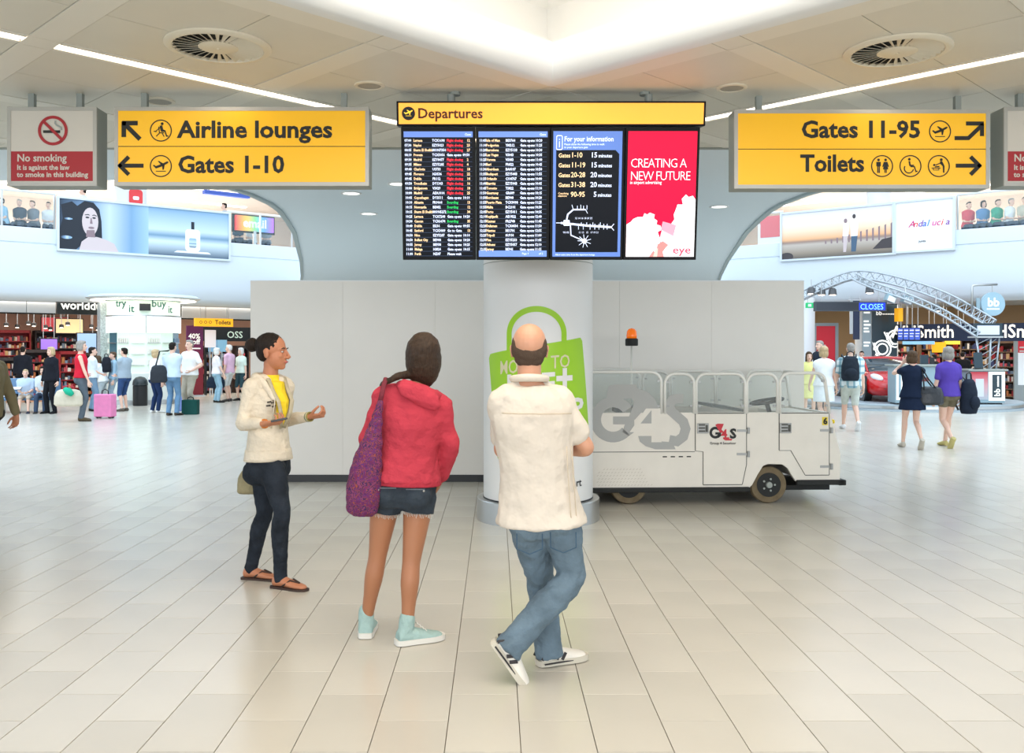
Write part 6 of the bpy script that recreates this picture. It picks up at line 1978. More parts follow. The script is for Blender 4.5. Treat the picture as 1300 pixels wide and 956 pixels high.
# ------------------------------------------------------------------ the three people under the board
# woman on the left, walking to the right, three-quarter view
o = V(((342 - 629) / FPX * 6.15, 6.15, 0))
root = person('woman walking at left in white hooded jacket, yellow shirt and dark jeans, holding a phone', o)
def L_(px, py, d): return P(px, py, d) - o
fa = nrm((.86, -.5, 0)); ri = V((fa.y, -fa.x, 0))      # facing, right hand side (towards the viewer)
J = dict(s=1.0, pelvis=L_(341, 588, 6.16), hs=1.07, chest=L_(340, 511, 6.15), neck=L_(343, 478, 6.15), head=L_(346, 447, 6.14),
         hipax=ri, shax=nrm((ri + V((-.15, -.1, 0)))), headf=nrm((.98, -.16, .0)), headu=(0, 0, 1),
         shoR=L_(321, 491, 6.04), elbowR=L_(307, 538, 6.0), wristR=L_(337, 538, 5.86), hdR=(.86, -.25, .1), hnR=(.1, .25, 1), thumbR=(.2, 1, .4), curlR=.75,
         shoL=L_(362, 490, 6.24), elbowL=L_(362, 533, 6.34), wristL=L_(394, 529, 6.12), hdL=(.9, -.3, .12), hnL=(-.1, .35, 1), thumbL=(.1, -1, .4), curlL=.85,
         hipR=L_(347, 598, 6.08), kneeR=L_(358, 650, 6.0), ankleR=L_(356, 729, 6.08), hipL=L_(335, 598, 6.22), kneeL=L_(336, 652, 6.22), ankleL=L_(319, 718, 6.32),
         footR=(.92, -.38, 0), footL=(.95, -.2, 0))
J['ankleR'].z = .083; J['ankleL'].z = .083
f = Fig(J, 'f', 1.0, 'brown')
f.body(root)
f.hair(root, M_hdark, 'bun')
M_hood = cloth('ivory_fleece', (220, 208, 187)); M_hoodin = cloth('hood_lining', (186, 176, 150)); M_ylw = cloth('yellow_shirt', (240, 208, 50))
f.top(root, 'hooded_jacket', M_hood, hem=.10, sleeve=.93, add=.020, sadd=.010, neck=1.80, disp=.014, dscale=.07)
f.trousers(root, 'jeans', cloth('jeans_navy', (36, 42, 50), var=.4, vscale=9), upto=1.0, add=.006, waist=.3, flare=.006, disp=.010, dscale=.05, drop=.02)
# yellow shirt front: a panel just proud of the jacket opening
c1_, a1_, d1_ = f.torso(1.0)
key = newkey(); target(key, 'shirt', M_ylw, root); mb = MB()
cN, aN, dN = f.torso(2.0)
nf = nrm(d1_)
oval(mb, [(f.N - V((0, 0, .07)), ri * .075, fa * .07), (f.N - V((0, 0, .03)), ri * .066, fa * .064), (f.N + V((0, 0, .012)), ri * .058, fa * .060)])
b0 = f.torso(1.62); b1 = f.torso(1.2); b2 = f.torso(.78)
def fr(t, dx, dz=0, out=0.0):
    c, a, d = f.torso(t); k = dx / a.length
    return c + nrm(a) * dx + d * sqrt(max(0, 1 - k * k)) + nrm(d) * (.020 + out)
pts = [(1.85, .05, .03), (1.5, .058, .012), (1.15, .052, .047), (.85, .034, .045), (.62, .008, .02)]
rs = []
for t, w, ou in pts:
    rs.append([fr(t, -w, 0, ou - .012), fr(t, 0, 0, ou + .006), fr(t, w, 0, ou - .012), fr(t, w, 0, ou - .05), fr(t, 0, 0, ou - .05), fr(t, -w, 0, ou - .05)])
mb.rings(rs)
job(key, mb, .006, 3)
# hood lying on the shoulders, lapels, cuffs, hem band
key = newkey(); target(key, 'hood', M_hood, root); mb = MB()
hb_ = f.N - V((0, 0, .01))
limb(mb, [(fr(1.25, .075, 0, .03), .016), (f.N + ri * .098 + fa * .03 - V((0, 0, .035)), .026), (hb_ + ri * .085 - fa * .045, .035), (hb_ - fa * .098 + V((0, 0, -.005)), .043), (hb_ - ri * .085 - fa * .045, .035), (f.N - ri * .098 + fa * .03 - V((0, 0, .035)), .026), (fr(1.25, -.075, 0, .03), .016)])
job(key, mb, .007, 3)
for sg in (1, -1):
    MB().tube([f.N + ri * (.075 * sg) + fa * .055 - V((0, 0, .01)), fr(1.5, .066 * sg, 0, .018), fr(1.15, .060 * sg, 0, .054), fr(.85, .042 * sg, 0, .052), fr(.6, .012 * sg, 0, .022)], [(.017, .008)] * 5, 8, up=ri).build('lapel', M_hoodin, root, smooth=True)
    MB().tube([fr(1.3, .075 * sg, 0, .045), fr(1.0, .082 * sg, 0, .045), fr(.6, .075 * sg, 0, .012)], .004, 6).build('drawstring', M_hood, root, smooth=True)
mb = MB(); oval(mb, f.torso_rings(.06, .24, .026, 3)); mb.build('hem_band', M_hood, root, smooth=True)
M_prt = cloth('print_ink', (70, 66, 60))
for i, (x, t) in enumerate(((.075, 1.12), (.095, 1.14), (.07, .98), (.10, 1.0))):
    a, b = fr(t, x, 0, .04), fr(t - .03, x + .022, 0, .04)
    MB().tube([a, b], [(.006, .003), (.005, .003)], 6).build('jacket_print', M_prt, root)
f.flipflop(root, mat('sandal_brown', (60, 42, 34), rough=.7))
MB().tube([f.wri['R'] + V((.026 * cos(a), .0, .026 * sin(a))) - nrm(f.wri['R'] - f.elb['R']) * .01 + V((0, .026 * cos(a), 0)) * 0 for a in [2 * pi * i / 16 for i in range(16)]], .006, 6, loop=True).build('wrist_band', mat('band_orange', (206, 120, 40), rough=.6), root, smooth=True)
dv = nrm(f.wri['L'] - f.elb['L']); u1 = nrm(dv.cross(V((0, 0, 1)))); u2 = dv.cross(u1)
for i, (c_, nm) in enumerate((((150, 140, 70), 'a'), ((210, 200, 180), 'b'), ((90, 110, 60), 'c'))):
    MB().tube([f.wri['L'] - dv * (.002 + .011 * i) + (u1 * cos(a) + u2 * sin(a)) * .029 for a in [2 * pi * k / 18 for k in range(18)]], .0055, 6, loop=True).build('bracelet', mat('bracelet_' + nm, c_, rough=.4), root, smooth=True)
ph = thing('phone', 'small dark mobile phone in the hand of woman in white jacket', 'phone', o + f.wri['R'] + V((.095, -.03, .028)), .25)
MB().box((0, 0, 0), (.105, .05, .013), M=MX.Rotation(-.18, 3, 'Y')).build('body', mat('phone_dark', (46, 48, 52), rough=.3), ph, bevel=.004)
MB().box((.018, 0, .010), (.05, .04, .002), M=MX.Rotation(-.18, 3, 'Y')).build('screen', mat('phone_screen', (120, 130, 136), rough=.1), ph)
# her shoulder bag behind the hip
bp = L_(319, 609, 6.33) + o
bag = thing('shoulder_bag', 'olive beige shoulder bag hanging behind hip of woman in white jacket', 'bag', bp)
key = newkey(); target(key, 'body', cloth('olive_canvas', (150, 140, 108)), bag); mb = MB()
oval(mb, [(V((0, 0, -.10)), V((.075, 0, 0)), V((0, .03, 0))), (V((0, 0, -.085)), V((.10, 0, 0)), V((0, .05, 0))), (V((0, 0, 0)), V((.095, 0, 0)), V((0, .05, 0))), (V((.02, 0, .09)), V((.07, 0, 0)), V((0, .03, 0))), (V((.03, 0, .11)), V((.05, 0, 0)), V((0, .015, 0)))])
job(key, mb, .008, 3, 0, .012, .05)
MB().tube([V((.05, 0, .09)), L_(338, 578, 6.36) + o - bp, L_(352, 520, 6.32) + o - bp, L_(353, 494, 6.22) + o - bp], [(.014, .004)] * 4, 8).build('strap', cloth('olive_strap', (120, 112, 84)), bag, smooth=True)

# young woman in the red hooded top, seen from behind, head tipped
o = V(((512 - 629) / FPX * 4.98, 4.98, 0))
root = person('young woman seen from behind in red hooded top, denim shorts and pale blue high shoes', o)
J = dict(s=1.0, pelvis=L_(513, 612, 4.98), chest=L_(524, 535, 4.98), neck=L_(531, 493, 4.99), head=L_(539, 452, 5.02), hipax=(1, .03, -.05), shax=(1, 0, -.17),
         headf=nrm((.12, .93, .33)), headu=nrm((-.05, -.33, .94)), sw=.162,
         shoL=L_(489, 503, 4.98), shoR=L_(559, 515, 4.98), elbowL=L_(467, 556, 5.0), wristL=L_(482, 578, 5.2), elbowR=L_(572, 566, 4.98), wristR=L_(560, 608, 5.10),
         hdL=(.5, .8, -.2), hnL=(1, 0, 0), hdR=(-.35, .5, -.75), hnR=(-1, .2, 0), curlL=.9, curlR=.9,
         hipL=L_(490, 632, 4.98), hipR=L_(532, 632, 4.98), kneeL=L_(479, 708, 5.0), kneeR=L_(522, 715, 4.95), ankleL=L_(465, 785, 5.06), ankleR=L_(517, 798, 4.92),
         footL=(-.05, 1, 0), footR=(.88, .45, 0))
J['ankleR'].z = .083; J['ankleL'].z = .083
f = Fig(J, 'f', 1.0, 'tan')
f.body(root, feet=False)
M_redh = cloth('red_fleece', (186, 60, 74)); M_redd = cloth('red_fleece_rib', (174, 52, 66))
f.top(root, 'hooded_top', M_redh, hem=.03, sleeve=.97, add=.030, sadd=.015, neck=1.82, disp=.024, dscale=.075, flare=.010)
mb = MB(); oval(mb, f.torso_rings(-.06, .10, .036, 3)); mb.build('hem_band', M_redd, root, smooth=True)
key = newkey(); target(key, 'hood', M_redh, root); mb = MB()
N = f.N
# hood folded flat on the back: thick collar and hanging pouch
limb(mb, [(N + V((-.075, .06, .0)), .022), (N + V((-.095, -.02, .01)), .030), (N + V((-.055, -.085, .015)), .034), (N + V((.01, -.105, -.005)), .036), (N + V((.07, -.085, -.03)), .034), (N + V((.105, -.02, -.045)), .030), (N + V((.09, .06, -.03)), .022)])
oval(mb, [(N + V((-.005, -.085, .035)), V((.07, 0, -.02)), V((0, .028, 0))), (N + V((.005, -.108, -.01)), V((.112, 0, -.028)), V((0, .034, 0))), (N + V((.02, -.115, -.06)), V((.108, 0, -.032)), V((0, .030, 0))), (N + V((.045, -.108, -.098)), V((.06, 0, -.022)), V((0, .018, 0)))])
job(key, mb, .007, 4, 0, .008, .05)
f.trousers(root, 'denim_shorts', M_denims, upto=.115, add=.013, waist=.3, disp=.010, dscale=.05)
mb = MB()
rr = random.Random(5)
for k in 'RL':
    nd = f.leg_nodes(k, .012, .115); c_, r_ = nd[-1]
    ax = nrm(f.kne[k] - f.hip[k])
    u1 = nrm(ax.cross(V((0, 1, 0)))); u2 = ax.cross(u1)
    for i in range(60):
        a = 2 * pi * i / 60
        p = c_ + (u1 * cos(a) + u2 * sin(a)) * (r_ * .97)
        mb.cyl(p - ax * .004, p + ax * rr.uniform(.008, .022) + V((rr.uniform(-.004, .004), 0, 0)), .0013, 4)
stuff(mb.build('frayed_hem', cloth('denim_fray', (206, 206, 198)), root))
for sg in (1, -1):   # back pockets
    c_, a_, d_ = f.torso(-.35)
    cc = c_ + nrm(a_) * (.075 * sg) - nrm(d_) * (d_.length + .034)
    MB().tube([cc + V((-.05, .006, .03)), cc + V((.05, .006, .03))], .003, 6).build('pocket_seam', cloth('seam', (96, 104, 112)), root)
    MB().ell(cc + V((.045 * sg, .004, .022)), (.006, .004, .006)).build('rivet', M_latch, root)
def hx_(hb, pt, el, X, Y, Z):
    oval(hb, [(pt(.004, -.03, z), X * rx, Y * ry) for z, rx, ry in ((.142, .018, .02), (.13, .05, .055), (.09, .084, .092))] +
         [(pt(0, y, z), X * rx, Y * ry) for z, y, rx, ry in ((.04, -.030, .096, .103), (-.02, -.042, .098, .095), (-.07, -.055, .090, .078), (-.115, -.066, .070, .054), (-.15, -.066, .036, .03))], 24)
    el(.07, 0, -.02, .022, .04, .07); el(-.07, 0, -.02, .022, .04, .07)
    # lock swept over the left shoulder
    q = [pt(-.03, -.05, -.09), L_(508, 477, 4.93), L_(495, 483, 4.92), L_(486, 487, 4.95), L_(481, 500, 5.08)]
    limb(hb, list(zip(q, (.026, .021, .017, .014, .008))))
f.hair(root, M_hchest, '', hx_)
M_mint = cloth('mint_canvas', (160, 186, 180)); M_solew = mat('sole_white', (224, 220, 210), rough=.6)
f.shoes(root, M_mint, M_solew, high=.055, name='high_shoe')
for k in 'RL':
    A = f.ank[k]; d = f.foot[k]; lat = d.cross(V((0, 0, 1)))
    for i in range(4):
        c_ = A + d * (.055 + .016 * i) + V((0, 0, .02 - .014 * i))
        MB().tube([c_ - lat * .022, c_ + V((0, 0, .006)), c_ + lat * .022], .003, 6).build('lace', M_solew, root, smooth=True)
# her cloth bag
bp = V(L_(466, 606, 4.86) + o)
bag = thing('cloth_bag', 'purple and red patterned cloth bag on shoulder of woman in red top', 'bag', bp)
M_pat = bpy.data.materials.new('paisley_cloth'); M_pat.use_nodes = True
nt = M_pat.node_tree; bs = nt.nodes['Principled BSDF']; bs.inputs['Roughness'].default_value = .85
tc = nt.nodes.new('ShaderNodeTexCoord'); vo = nt.nodes.new('ShaderNodeTexVoronoi'); vo.inputs['Scale'].default_value = 40; vo.feature = 'SMOOTH_F1'
nz = nt.nodes.new('ShaderNodeTexNoise'); nz.inputs['Scale'].default_value = 26; nz.inputs['Distortion'].default_value = 2.5
ad_ = nt.nodes.new('ShaderNodeMath'); ad_.operation = 'MULTIPLY_ADD'; ad_.inputs[1].default_value = .55
rp = nt.nodes.new('ShaderNodeValToRGB'); rp.color_ramp.interpolation = 'CONSTANT'
for i, (p_, c_) in enumerate([(0, (48, 22, 60)), (.44, (84, 30, 92)), (.56, (122, 34, 58)), (.62, (88, 34, 98)), (.73, (150, 68, 48)), (.78, (58, 26, 74)), (.88, (126, 54, 92))]):
    el_ = rp.color_ramp.elements[i] if i < 2 else rp.color_ramp.elements.new(p_)
    el_.position = p_; el_.color = lin(c_)
nt.links.new(tc.outputs['Object'], vo.inputs['Vector']); nt.links.new(tc.outputs['Object'], nz.inputs['Vector'])
nt.links.new(vo.outputs['Distance'], ad_.inputs[0]); nt.links.new(nz.outputs['Fac'], ad_.inputs[2]); nt.links.new(ad_.outputs[0], rp.inputs['Fac']); nt.links.new(rp.outputs[0], bs.inputs['Base Color'])
key = newkey(); target(key, 'body', M_pat, bag); mb = MB()
def bq(px, py, w, dp, d=4.86): return (P(px, py, d) - bp, V((w / 240, 0, 0)), V((0, dp, 0)))
oval(mb, [bq(461, 655, 12, .03), bq(460, 650, 19, .05), bq(461, 632, 22.5, .065), bq(463, 605, 21.5, .06), bq(468, 575, 17, .05), bq(473, 555, 12.5, .035), bq(478, 532, 7.5, .02), bq(483, 508, 3.5, .010)])
job(key, mb, .007, 3, 0, .016, .035)
MB().tube([P(482, 512, 4.86) - bp, P(487, 490, 4.87) - bp, P(490, 480, 4.93) - bp, P(489, 484, 5.02) - bp, P(486, 505, 5.1) - bp], [(.013, .005)] * 5, 8).build('strap', cloth('bag_strap', (120, 50, 60)), bag, smooth=True)

# man in the cream shirt, seen from behind, arms folded, right leg crossed behind
o = V(((683 - 629) / FPX * 4.45, 4.45, 0))
root = person('balding man seen from behind in cream shirt and blue jeans, arms folded and legs crossed', o)
J = dict(s=1.02, pelvis=L_(686, 645, 4.47), chest=L_(676, 535, 4.45), neck=L_(672, 482, 4.45), head=L_(672, 443, 4.50), hipax=nrm((1, .10, .02)), shax=nrm((1, .22, -.02)),
         headf=nrm((.05, .96, .22)), headu=(0, -.2, 1), sw=.188, bulk=1.03, hs=1.08,
         shoL=L_(642, 510, 4.42), shoR=L_(706, 510, 4.50), elbowR=L_(744, 568, 4.52), wristR=L_(718, 572, 4.78), elbowL=L_(638, 572, 4.60), wristL=L_(706, 566, 4.86),
         hdR=(-.9, .35, .05), hnR=(0, -1, 0), hdL=(.95, -.12, .08), hnL=(0, -1, .0), thumbL=(0, 0, 1), thumbR=(0, 0, 1), curlL=.55, curlR=.6,
         hipL=L_(672, 664, 4.50), hipR=L_(711, 664, 4.46), kneeL=L_(687, 742, 4.62), kneeR=L_(726, 731, 4.44), ankleL=L_(697, 838, 4.60), ankleR=L_(651, 817, 4.36),
         footL=nrm((.88, .42, 0)), footR=nrm((.58, .02, -.80)), footupR=nrm((.80, -.05, .58)), tiltR=1)
J['ankleL'].z = .085
f = Fig(J, 'm', 1.0, 'med')
f.body(root, feet=False)
M_shirt = cloth('cream_linen', (214, 203, 188), var=.03, bump=.6, bscale=8, bdist=.04)
f.top(root, 'shirt', M_shirt, hem=-.55, sleeve=.36, add=.020, sadd=.022, neck=1.86, disp=.017, dscale=.08, flare=.044)
key = newkey(); target(key, 'collar', M_shirt, root); mb = MB(); N = f.N
limb(mb, [(N + V((-.05, .075, -.0)), .013), (N + V((-.082, .0, .004)), .017), (N + V((-.05, -.068, .010)), .019), (N + V((0, -.080, .012)), .020), (N + V((.05, -.068, .010)), .019), (N + V((.082, .0, .004)), .017), (N + V((.05, .075, -.0)), .013)])
job(key, mb, .006, 3)
def bkp(t, dx, out=.036):
    c, a, d = f.torso(t); k = dx / (a.length + .03)
    return c + nrm(a) * dx - nrm(d) * ((d.length + .03) * sqrt(max(0, 1 - k * k)) + out - .03)
MB().tube([bkp(1.22, x, .041) for x in (-.17, -.1, 0, .1, .17)], .003, 6).build('yoke_seam', cloth('cream_seam', (206, 190, 168)), root, smooth=True)
for x in (.125, .155):
    MB().tube([bkp(t_, x, .044) for t_ in (.75, .5, .2, -.1, -.36)], .0026, 6).build('side_seam', MATS['cream_seam'], root, smooth=True)
f.trousers(root, 'jeans', M_denim, upto=1.0, add=.012, flare=.024, waist=-.05, disp=.022, dscale=.05, drop=.045)
M_shoew = cloth('shoe_white', (232, 226, 214), bump=.1); M_shoed = mat('shoe_dark', (46, 42, 44), rough=.6)
f.shoes(root, M_shoew, mat('sole_cream', (206, 198, 180), rough=.6), name='trainer')
for k in 'RL':
    A = f.ank[k]; d = f.foot[k]; up = nrm(J.get('footup' + k, (0, 0, 1))); up = nrm(up - d * up.dot(d)); lat = d.cross(up)
    base = A - up * .0765
    for sd in (1, -1):
        for i, (y, z, w) in enumerate(((.03, .045, .020), (.06, .040, .02), (-.05, .05, .026))):
            c_ = base + d * y + up * z + lat * (.047 - (.004 if y < 0 else 0)) * sd
            MB().tube([c_ - up * .018 - d * .01, c_ + up * .016 + d * .01], [(.009, .004)] * 2, 8).build('shoe_stripe', M_shoed, root)
    MB().tube([base + lat * .05 * sd + d * y + up * .012 for sd, y in ((1, -.05), (1, .05), (1, .13))], .004, 6).build('sole_line', M_shoed, root)
    MB().tube([base + lat * .05 * sd + d * y + up * .012 for sd, y in ((-1, -.05), (-1, .05), (-1, .13))], .004, 6).build('sole_line', M_shoed, root)
def crop(hb, pt, el, X, Y, Z):
    for sg in (1, -1): el(.064 * sg, -.02, .012, .016, .055, .045)
f.hair(root, cloth('hair_cropped', (86, 70, 58), bump=.4, bscale=300), 'fringe', crop)
for sg in (1, -1):
    c_, a_, d_ = f.torso(-.55)
    cc = c_ + nrm(a_) * (.08 * sg) - nrm(d_) * (d_.length + .034)
    cc = cc + V((0, 0, -.035)); MB().tube([cc + V((-.06, .01, .02)), cc + V((-.06, .0, -.05)), cc + V((0, .0, -.075)), cc + V((.06, .0, -.05)), cc + V((.06, .01, .02))], .0028, 6).build('pocket_seam', cloth('jean_seam', (66, 90, 110)), root)
# ------------------------------------------------------------------ travellers further away
def pose(H, legs='stand', arms=('down', 'down'), lean=0.0, look=0.0, stride=.26, tilt=0.0):
    s = H / 1.70
    J = dict(s=s)
    if legs == 'sit':
        J.update(pelvis=(0, 0, .52 * s), chest=(0, .05, .87 * s), neck=(0, .08, 1.05 * s), head=(0, .12, 1.19 * s), ankleR=(.10, .42, .08 * s), ankleL=(-.10, .42, .08 * s), kpoleR=(0, .4, 1), kpoleL=(0, .4, 1))
        dz = -.41 * s
    else:
        J.update(pelvis=(0, 0, .93 * s), chest=(0, lean * .4, 1.27 * s), neck=(tilt * .3, lean - .01, 1.455 * s), head=(tilt, lean * 1.3 + .015, 1.592 * s))
        if legs == 'stand': J.update(ankleR=(.10, .02, .08 * s), ankleL=(-.10, -.02, .08 * s), footR=(.2, 1, 0), footL=(-.2, 1, 0))
        else:
            J.update(ankleR=(.07, stride, .085 * s), ankleL=(-.07, -stride, .17 * s), footL=nrm((0, .62, -.78)), footupL=nrm((0, .78, .62)))
            if legs == 'walkL': J.update(ankleL=(-.07, stride, .085 * s), ankleR=(.07, -stride, .17 * s), footR=nrm((0, .62, -.78)), footupR=nrm((0, .78, .62)), footL=(0, 1, 0)); J.pop('footupL', None)
        dz = 0
    J['headf'] = (sin(look), cos(look), 0)
    for k, sg, a in (('R', 1, arms[0]), ('L', -1, arms[1])):
        W_ = {'down': (.25 * sg, .04, .82 * s), 'fwd': (.17 * sg, .34, 1.06 * s), 'hip': (.18 * sg, .10, 1.0 * s), 'face': (.07 * sg, .20, 1.50 * s), 'front': (.02 * sg, .24, .98 * s), 'hold': (.22 * sg, .18, .84 * s),
              'back': (.07 * sg, -.19, .95 * s), 'swing': (.24 * sg, .22, .90 * s), 'swingb': (.26 * sg, -.16, .84 * s), 'lap': (.08 * sg, .30, 1.04 * s)}[a]
        J['wrist' + k] = (W_[0], W_[1], W_[2] + dz)
        J['epole' + k] = {'hip': (sg, -.5, -.1), 'face': (sg * .8, .2, -1), 'down': (.3 * sg, -1, 0)}.get(a, (.4 * sg, -1, -.3))
        J['hn' + k] = (-sg, 0, 0) if a in ('down', 'swing', 'swingb', 'hold') else (-.6 * sg, 0, .8)
        if a in ('down', 'hold', 'swing', 'swingb'): J['hd' + k] = (0, .15, -1)
        J['curl' + k] = .5
    return J
TEE = {}
def cl(c, **k):
    n = 'cloth_%d_%d_%d' % c
    return cloth(n, c, bump=0, **k)
def traveller(label, px, fy, hy=None, H=None, rz=180, sex='f', skin='pale', hair=None, style='short', top=(230, 230, 230), sleeve=.38, hem=-.3, low=(60, 70, 90), lowlen=1.0, shoe=(50, 48, 46), q=1.9, d=None, z=0.0, skirt=None, group=None, bulk=1.0, x=None, dress=False, topname='top', patt=None, at=None, **po):
    if at is not None: loc = V(at)
    else:
        d = d or EYE * FPX / (fy - 445); loc = V(((px - 629) / FPX * d, d, z))
    if H is None: H = EYE + (445 - hy) / FPX * d
    r = person(label, loc, radians(rz), group)
    J = pose(H, **po); J['bulk'] = bulk
    f = Fig(J, sex, q, skin)
    f.body(r, feet=False)
    if hair is not None: f.hair(r, hair, style)
    f.top(r, topname, patt or cl(top), hem=hem, sleeve=sleeve, add=.030, sadd=.014, neck=1.84, disp=.008, dscale=.09, flare=.016)
    if skirt: f.skirt(r, 'skirt', patt or cl(low), .3, skirt, .02, .21, .19)
    else: f.trousers(r, 'trousers' if lowlen > .8 else 'shorts', cl(low, var=.12), upto=lowlen, add=.012, flare=.01 if lowlen > .8 else .0, waist=.2, disp=.008, drop=.03 if lowlen > .95 else 0)
    f.shoes(r, cl(shoe))
    return r, f, loc
def bagbox(name, label, cat, loc, w, dp, h, m, rz=0, wheels=False, handle=True, strap=None, shape='soft', q=.012):
    t = thing(name, label, cat, loc, rz)
    key = newkey(); target(key, 'body', m, t); mb = MB()
    if shape == 'soft':
        oval(mb, [(V((0, 0, .0)), V((w * .42, 0, 0)), V((0, dp * .40, 0))), (V((0, 0, h * .12)), V((w * .5, 0, 0)), V((0, dp * .5, 0))), (V((0, 0, h * .6)), V((w * .49, 0, 0)), V((0, dp * .46, 0))), (V((0, 0, h * .9)), V((w * .40, 0, 0)), V((0, dp * .32, 0))), (V((0, 0, h)), V((w * .26, 0, 0)), V((0, dp * .12, 0)))])
    else:
        mb.bx(-w / 2, w / 2, -dp / 2, dp / 2, .04 if wheels else 0, h)
    job(key, mb, q, 4 if shape == 'soft' else 3, 0, .010 if shape == 'soft' else 0, .06)
    if handle:
        MB().tube([(-w * .2, 0, h * .94), (-w * .17, 0, h * 1.14), (0, 0, h * 1.2), (w * .17, 0, h * 1.14), (w * .2, 0, h * .94)], .012, 8).build('handle', strap or M_black, t, smooth=True)
    if wheels:
        for x in (-w * .36, w * .36):
            MB().lathe([(.035, -.018), (.04, -.01), (.04, .01), (.035, .018)], c=(x, dp * .2, .04), n=14, M=MX.Rotation(pi / 2, 3, 'X') @ MX.Rotation(0, 3, 'Z')).build('wheel', M_black, t)
            MB().lathe([(.035, -.018), (.04, -.01), (.04, .01), (.035, .018)], c=(x, -dp * .25, .04), n=14, M=MX.Rotation(pi / 2, 3, 'X')).build('wheel', M_black, t)
    return t

# --- left hand group
traveller('man in black suit seen from behind among the duty free shelves', 29, 512, hy=440, rz=15, sex='m', hair=M_hdark, top=(28, 30, 38), sleeve=.95, low=(26, 28, 34))
traveller('woman in black trouser suit with blond hair, facing us in front of shelves', 65, 525, hy=441, rz=160, hair=M_hblond, style='bob', top=(24, 26, 34), sleeve=.95, hem=-.8, low=(22, 24, 30), shoe=(20, 20, 22), bulk=1.08, arms=('down', 'down'), legs='stand')
r, f, loc = traveller('woman in red sleeveless top and grey trousers carrying a holdall', 103, 534.5, hy=433, rz=-72, hair=M_hgrey, style='bob', top=(206, 34, 56), sleeve=0, hem=-.1, low=(92, 102, 112), shoe=(84, 72, 54), arms=('hold', 'hip'), look=.2)
hb_ = bagbox('holdall', 'beige holdall with red handle held by the woman in red top', 'bag', loc + V((-.18, -.22, .34)), .62, .24, .38, cl((206, 196, 176)), .1, strap=mat('handle_red', (190, 40, 60)))
MB().tube([(-.04, -.1, .38), (.05, -.16, .34), (.14, -.16, .26)], [.05, .085, .05], 10).build('teal_scarf', cl((40, 176, 140)), hb_, smooth=True)
bagbox('suitcase', 'bright pink wheeled suitcase beside the woman in red top', 'suitcase', floor_at(133.5, 531) + V((0, 0, 0)), .43, .25, .56, cl((236, 140, 186)), -.15, wheels=True, shape='hard', q=.014)
traveller('woman in white top and pale blue jeans behind the woman in red', 117, 522, hy=441, rz=-60, hair=M_hdark, top=(226, 234, 238), low=(120, 148, 172), arms=('front', 'front'))
traveller('woman in loose white blouse and pale trousers looking down, by the pink suitcase', 131, 518.5, hy=452, rz=95, hair=M_hbrown, style='long', top=(238, 242, 244), sleeve=.6, hem=-.5, low=(178, 190, 194), arms=('front', 'front'), lean=.10)
r, f, loc = traveller('traveller in pale blue jacket and jeans with dark pack, beside kiosk', 144, 518, hy=447, rz=120, hair=M_hbrown, top=(150, 180, 200), sleeve=.9, low=(150, 168, 180), arms=('down', 'down'))
bagbox('backpack', 'dark small pack on traveller in pale blue jacket', 'backpack', loc + V((-.10, -.22, .98)), .26, .2, .42, cl((34, 36, 44)), 0, handle=True)
traveller('youth in grey hooded top and blue knee shorts in front of kiosk', 158, 522, hy=442, rz=70, sex='m', hair=M_hdark, top=(160, 176, 188), sleeve=.9, low=(52, 78, 122), lowlen=.6, shoe=(96, 88, 80), arms=('front', 'front'))
traveller('woman in white tee and navy trousers, blond short hair, by the bin', 197, 524, hy=444, rz=-40, hair=M_hblond, style='bob', top=(240, 242, 242), low=(34, 52, 88), shoe=(226, 226, 222), bulk=1.05)
r, f, loc = traveller('man in pale blue shirt and jeans seen from behind with shoulder bag', 219, 527.5, hy=435, rz=-12, sex='m', hair=M_hdark, top=(206, 224, 238), low=(104, 140, 172), arms=('front', 'down'), shoe=(70, 62, 54))
t = bagbox('shoulder_bag', 'black and grey shoulder bag of man in pale blue shirt', 'bag', loc + V((-.27, -.17, .80)), .40, .18, .42, cl((52, 56, 62)), .25, handle=False)
MB().tube([(-.08, .0, .36), (.02, .0, .75), (.2, .06, 1.0 - .24), (.22, .2, .78)], .018, 8).build('strap', M_black, t, smooth=True)
traveller('large man in white shirt and khaki trousers, grey hair, facing the man in blue', 241, 525, hy=432, rz=150, sex='m', hair=M_hgrey, top=(244, 244, 242), low=(186, 178, 160), arms=('hip', 'hip'), bulk=1.14, shoe=(214, 212, 206))
bagbox('travel_bag', 'dark green bag on floor between two standing men', 'bag', floor_at(242, 526), .38, .24, .36, cl((28, 76, 70)), 0, shape='hard')
bagbox('plastic_bag', 'blue and white plastic bag behind the dark green bag', 'bag', floor_at(233, 522), .3, .2, .42, cl((130, 150, 210)), 0)
traveller('woman in white top and pale jeans, white hair, under the Toilets sign', 275, 511, hy=442, rz=-60, hair=M_hwhite, style='bob', top=(240, 236, 240), low=(150, 186, 204), arms=('hold', 'down'))
bagbox('travel_bag', 'dark blue travel bag held by woman with white hair', 'bag', floor_at(277, 509.5) + V((0, -.25, .42)), .56, .26, .36, cl((36, 48, 64)), .1)
traveller('man in pink shirt and white shorts, side view in front of posters', 291, 509.5, hy=438, rz=75, sex='m', hair=M_hwhite, top=(232, 190, 214), sleeve=.42, hem=-.6, low=(226, 228, 226), lowlen=.55, shoe=(80, 74, 70))
traveller('woman in pale green top with white hair next to the hoarding', 306, 508.5, hy=442, rz=150, hair=M_hwhite, style='bob', top=(222, 238, 224), low=(50, 78, 86), lowlen=.55)
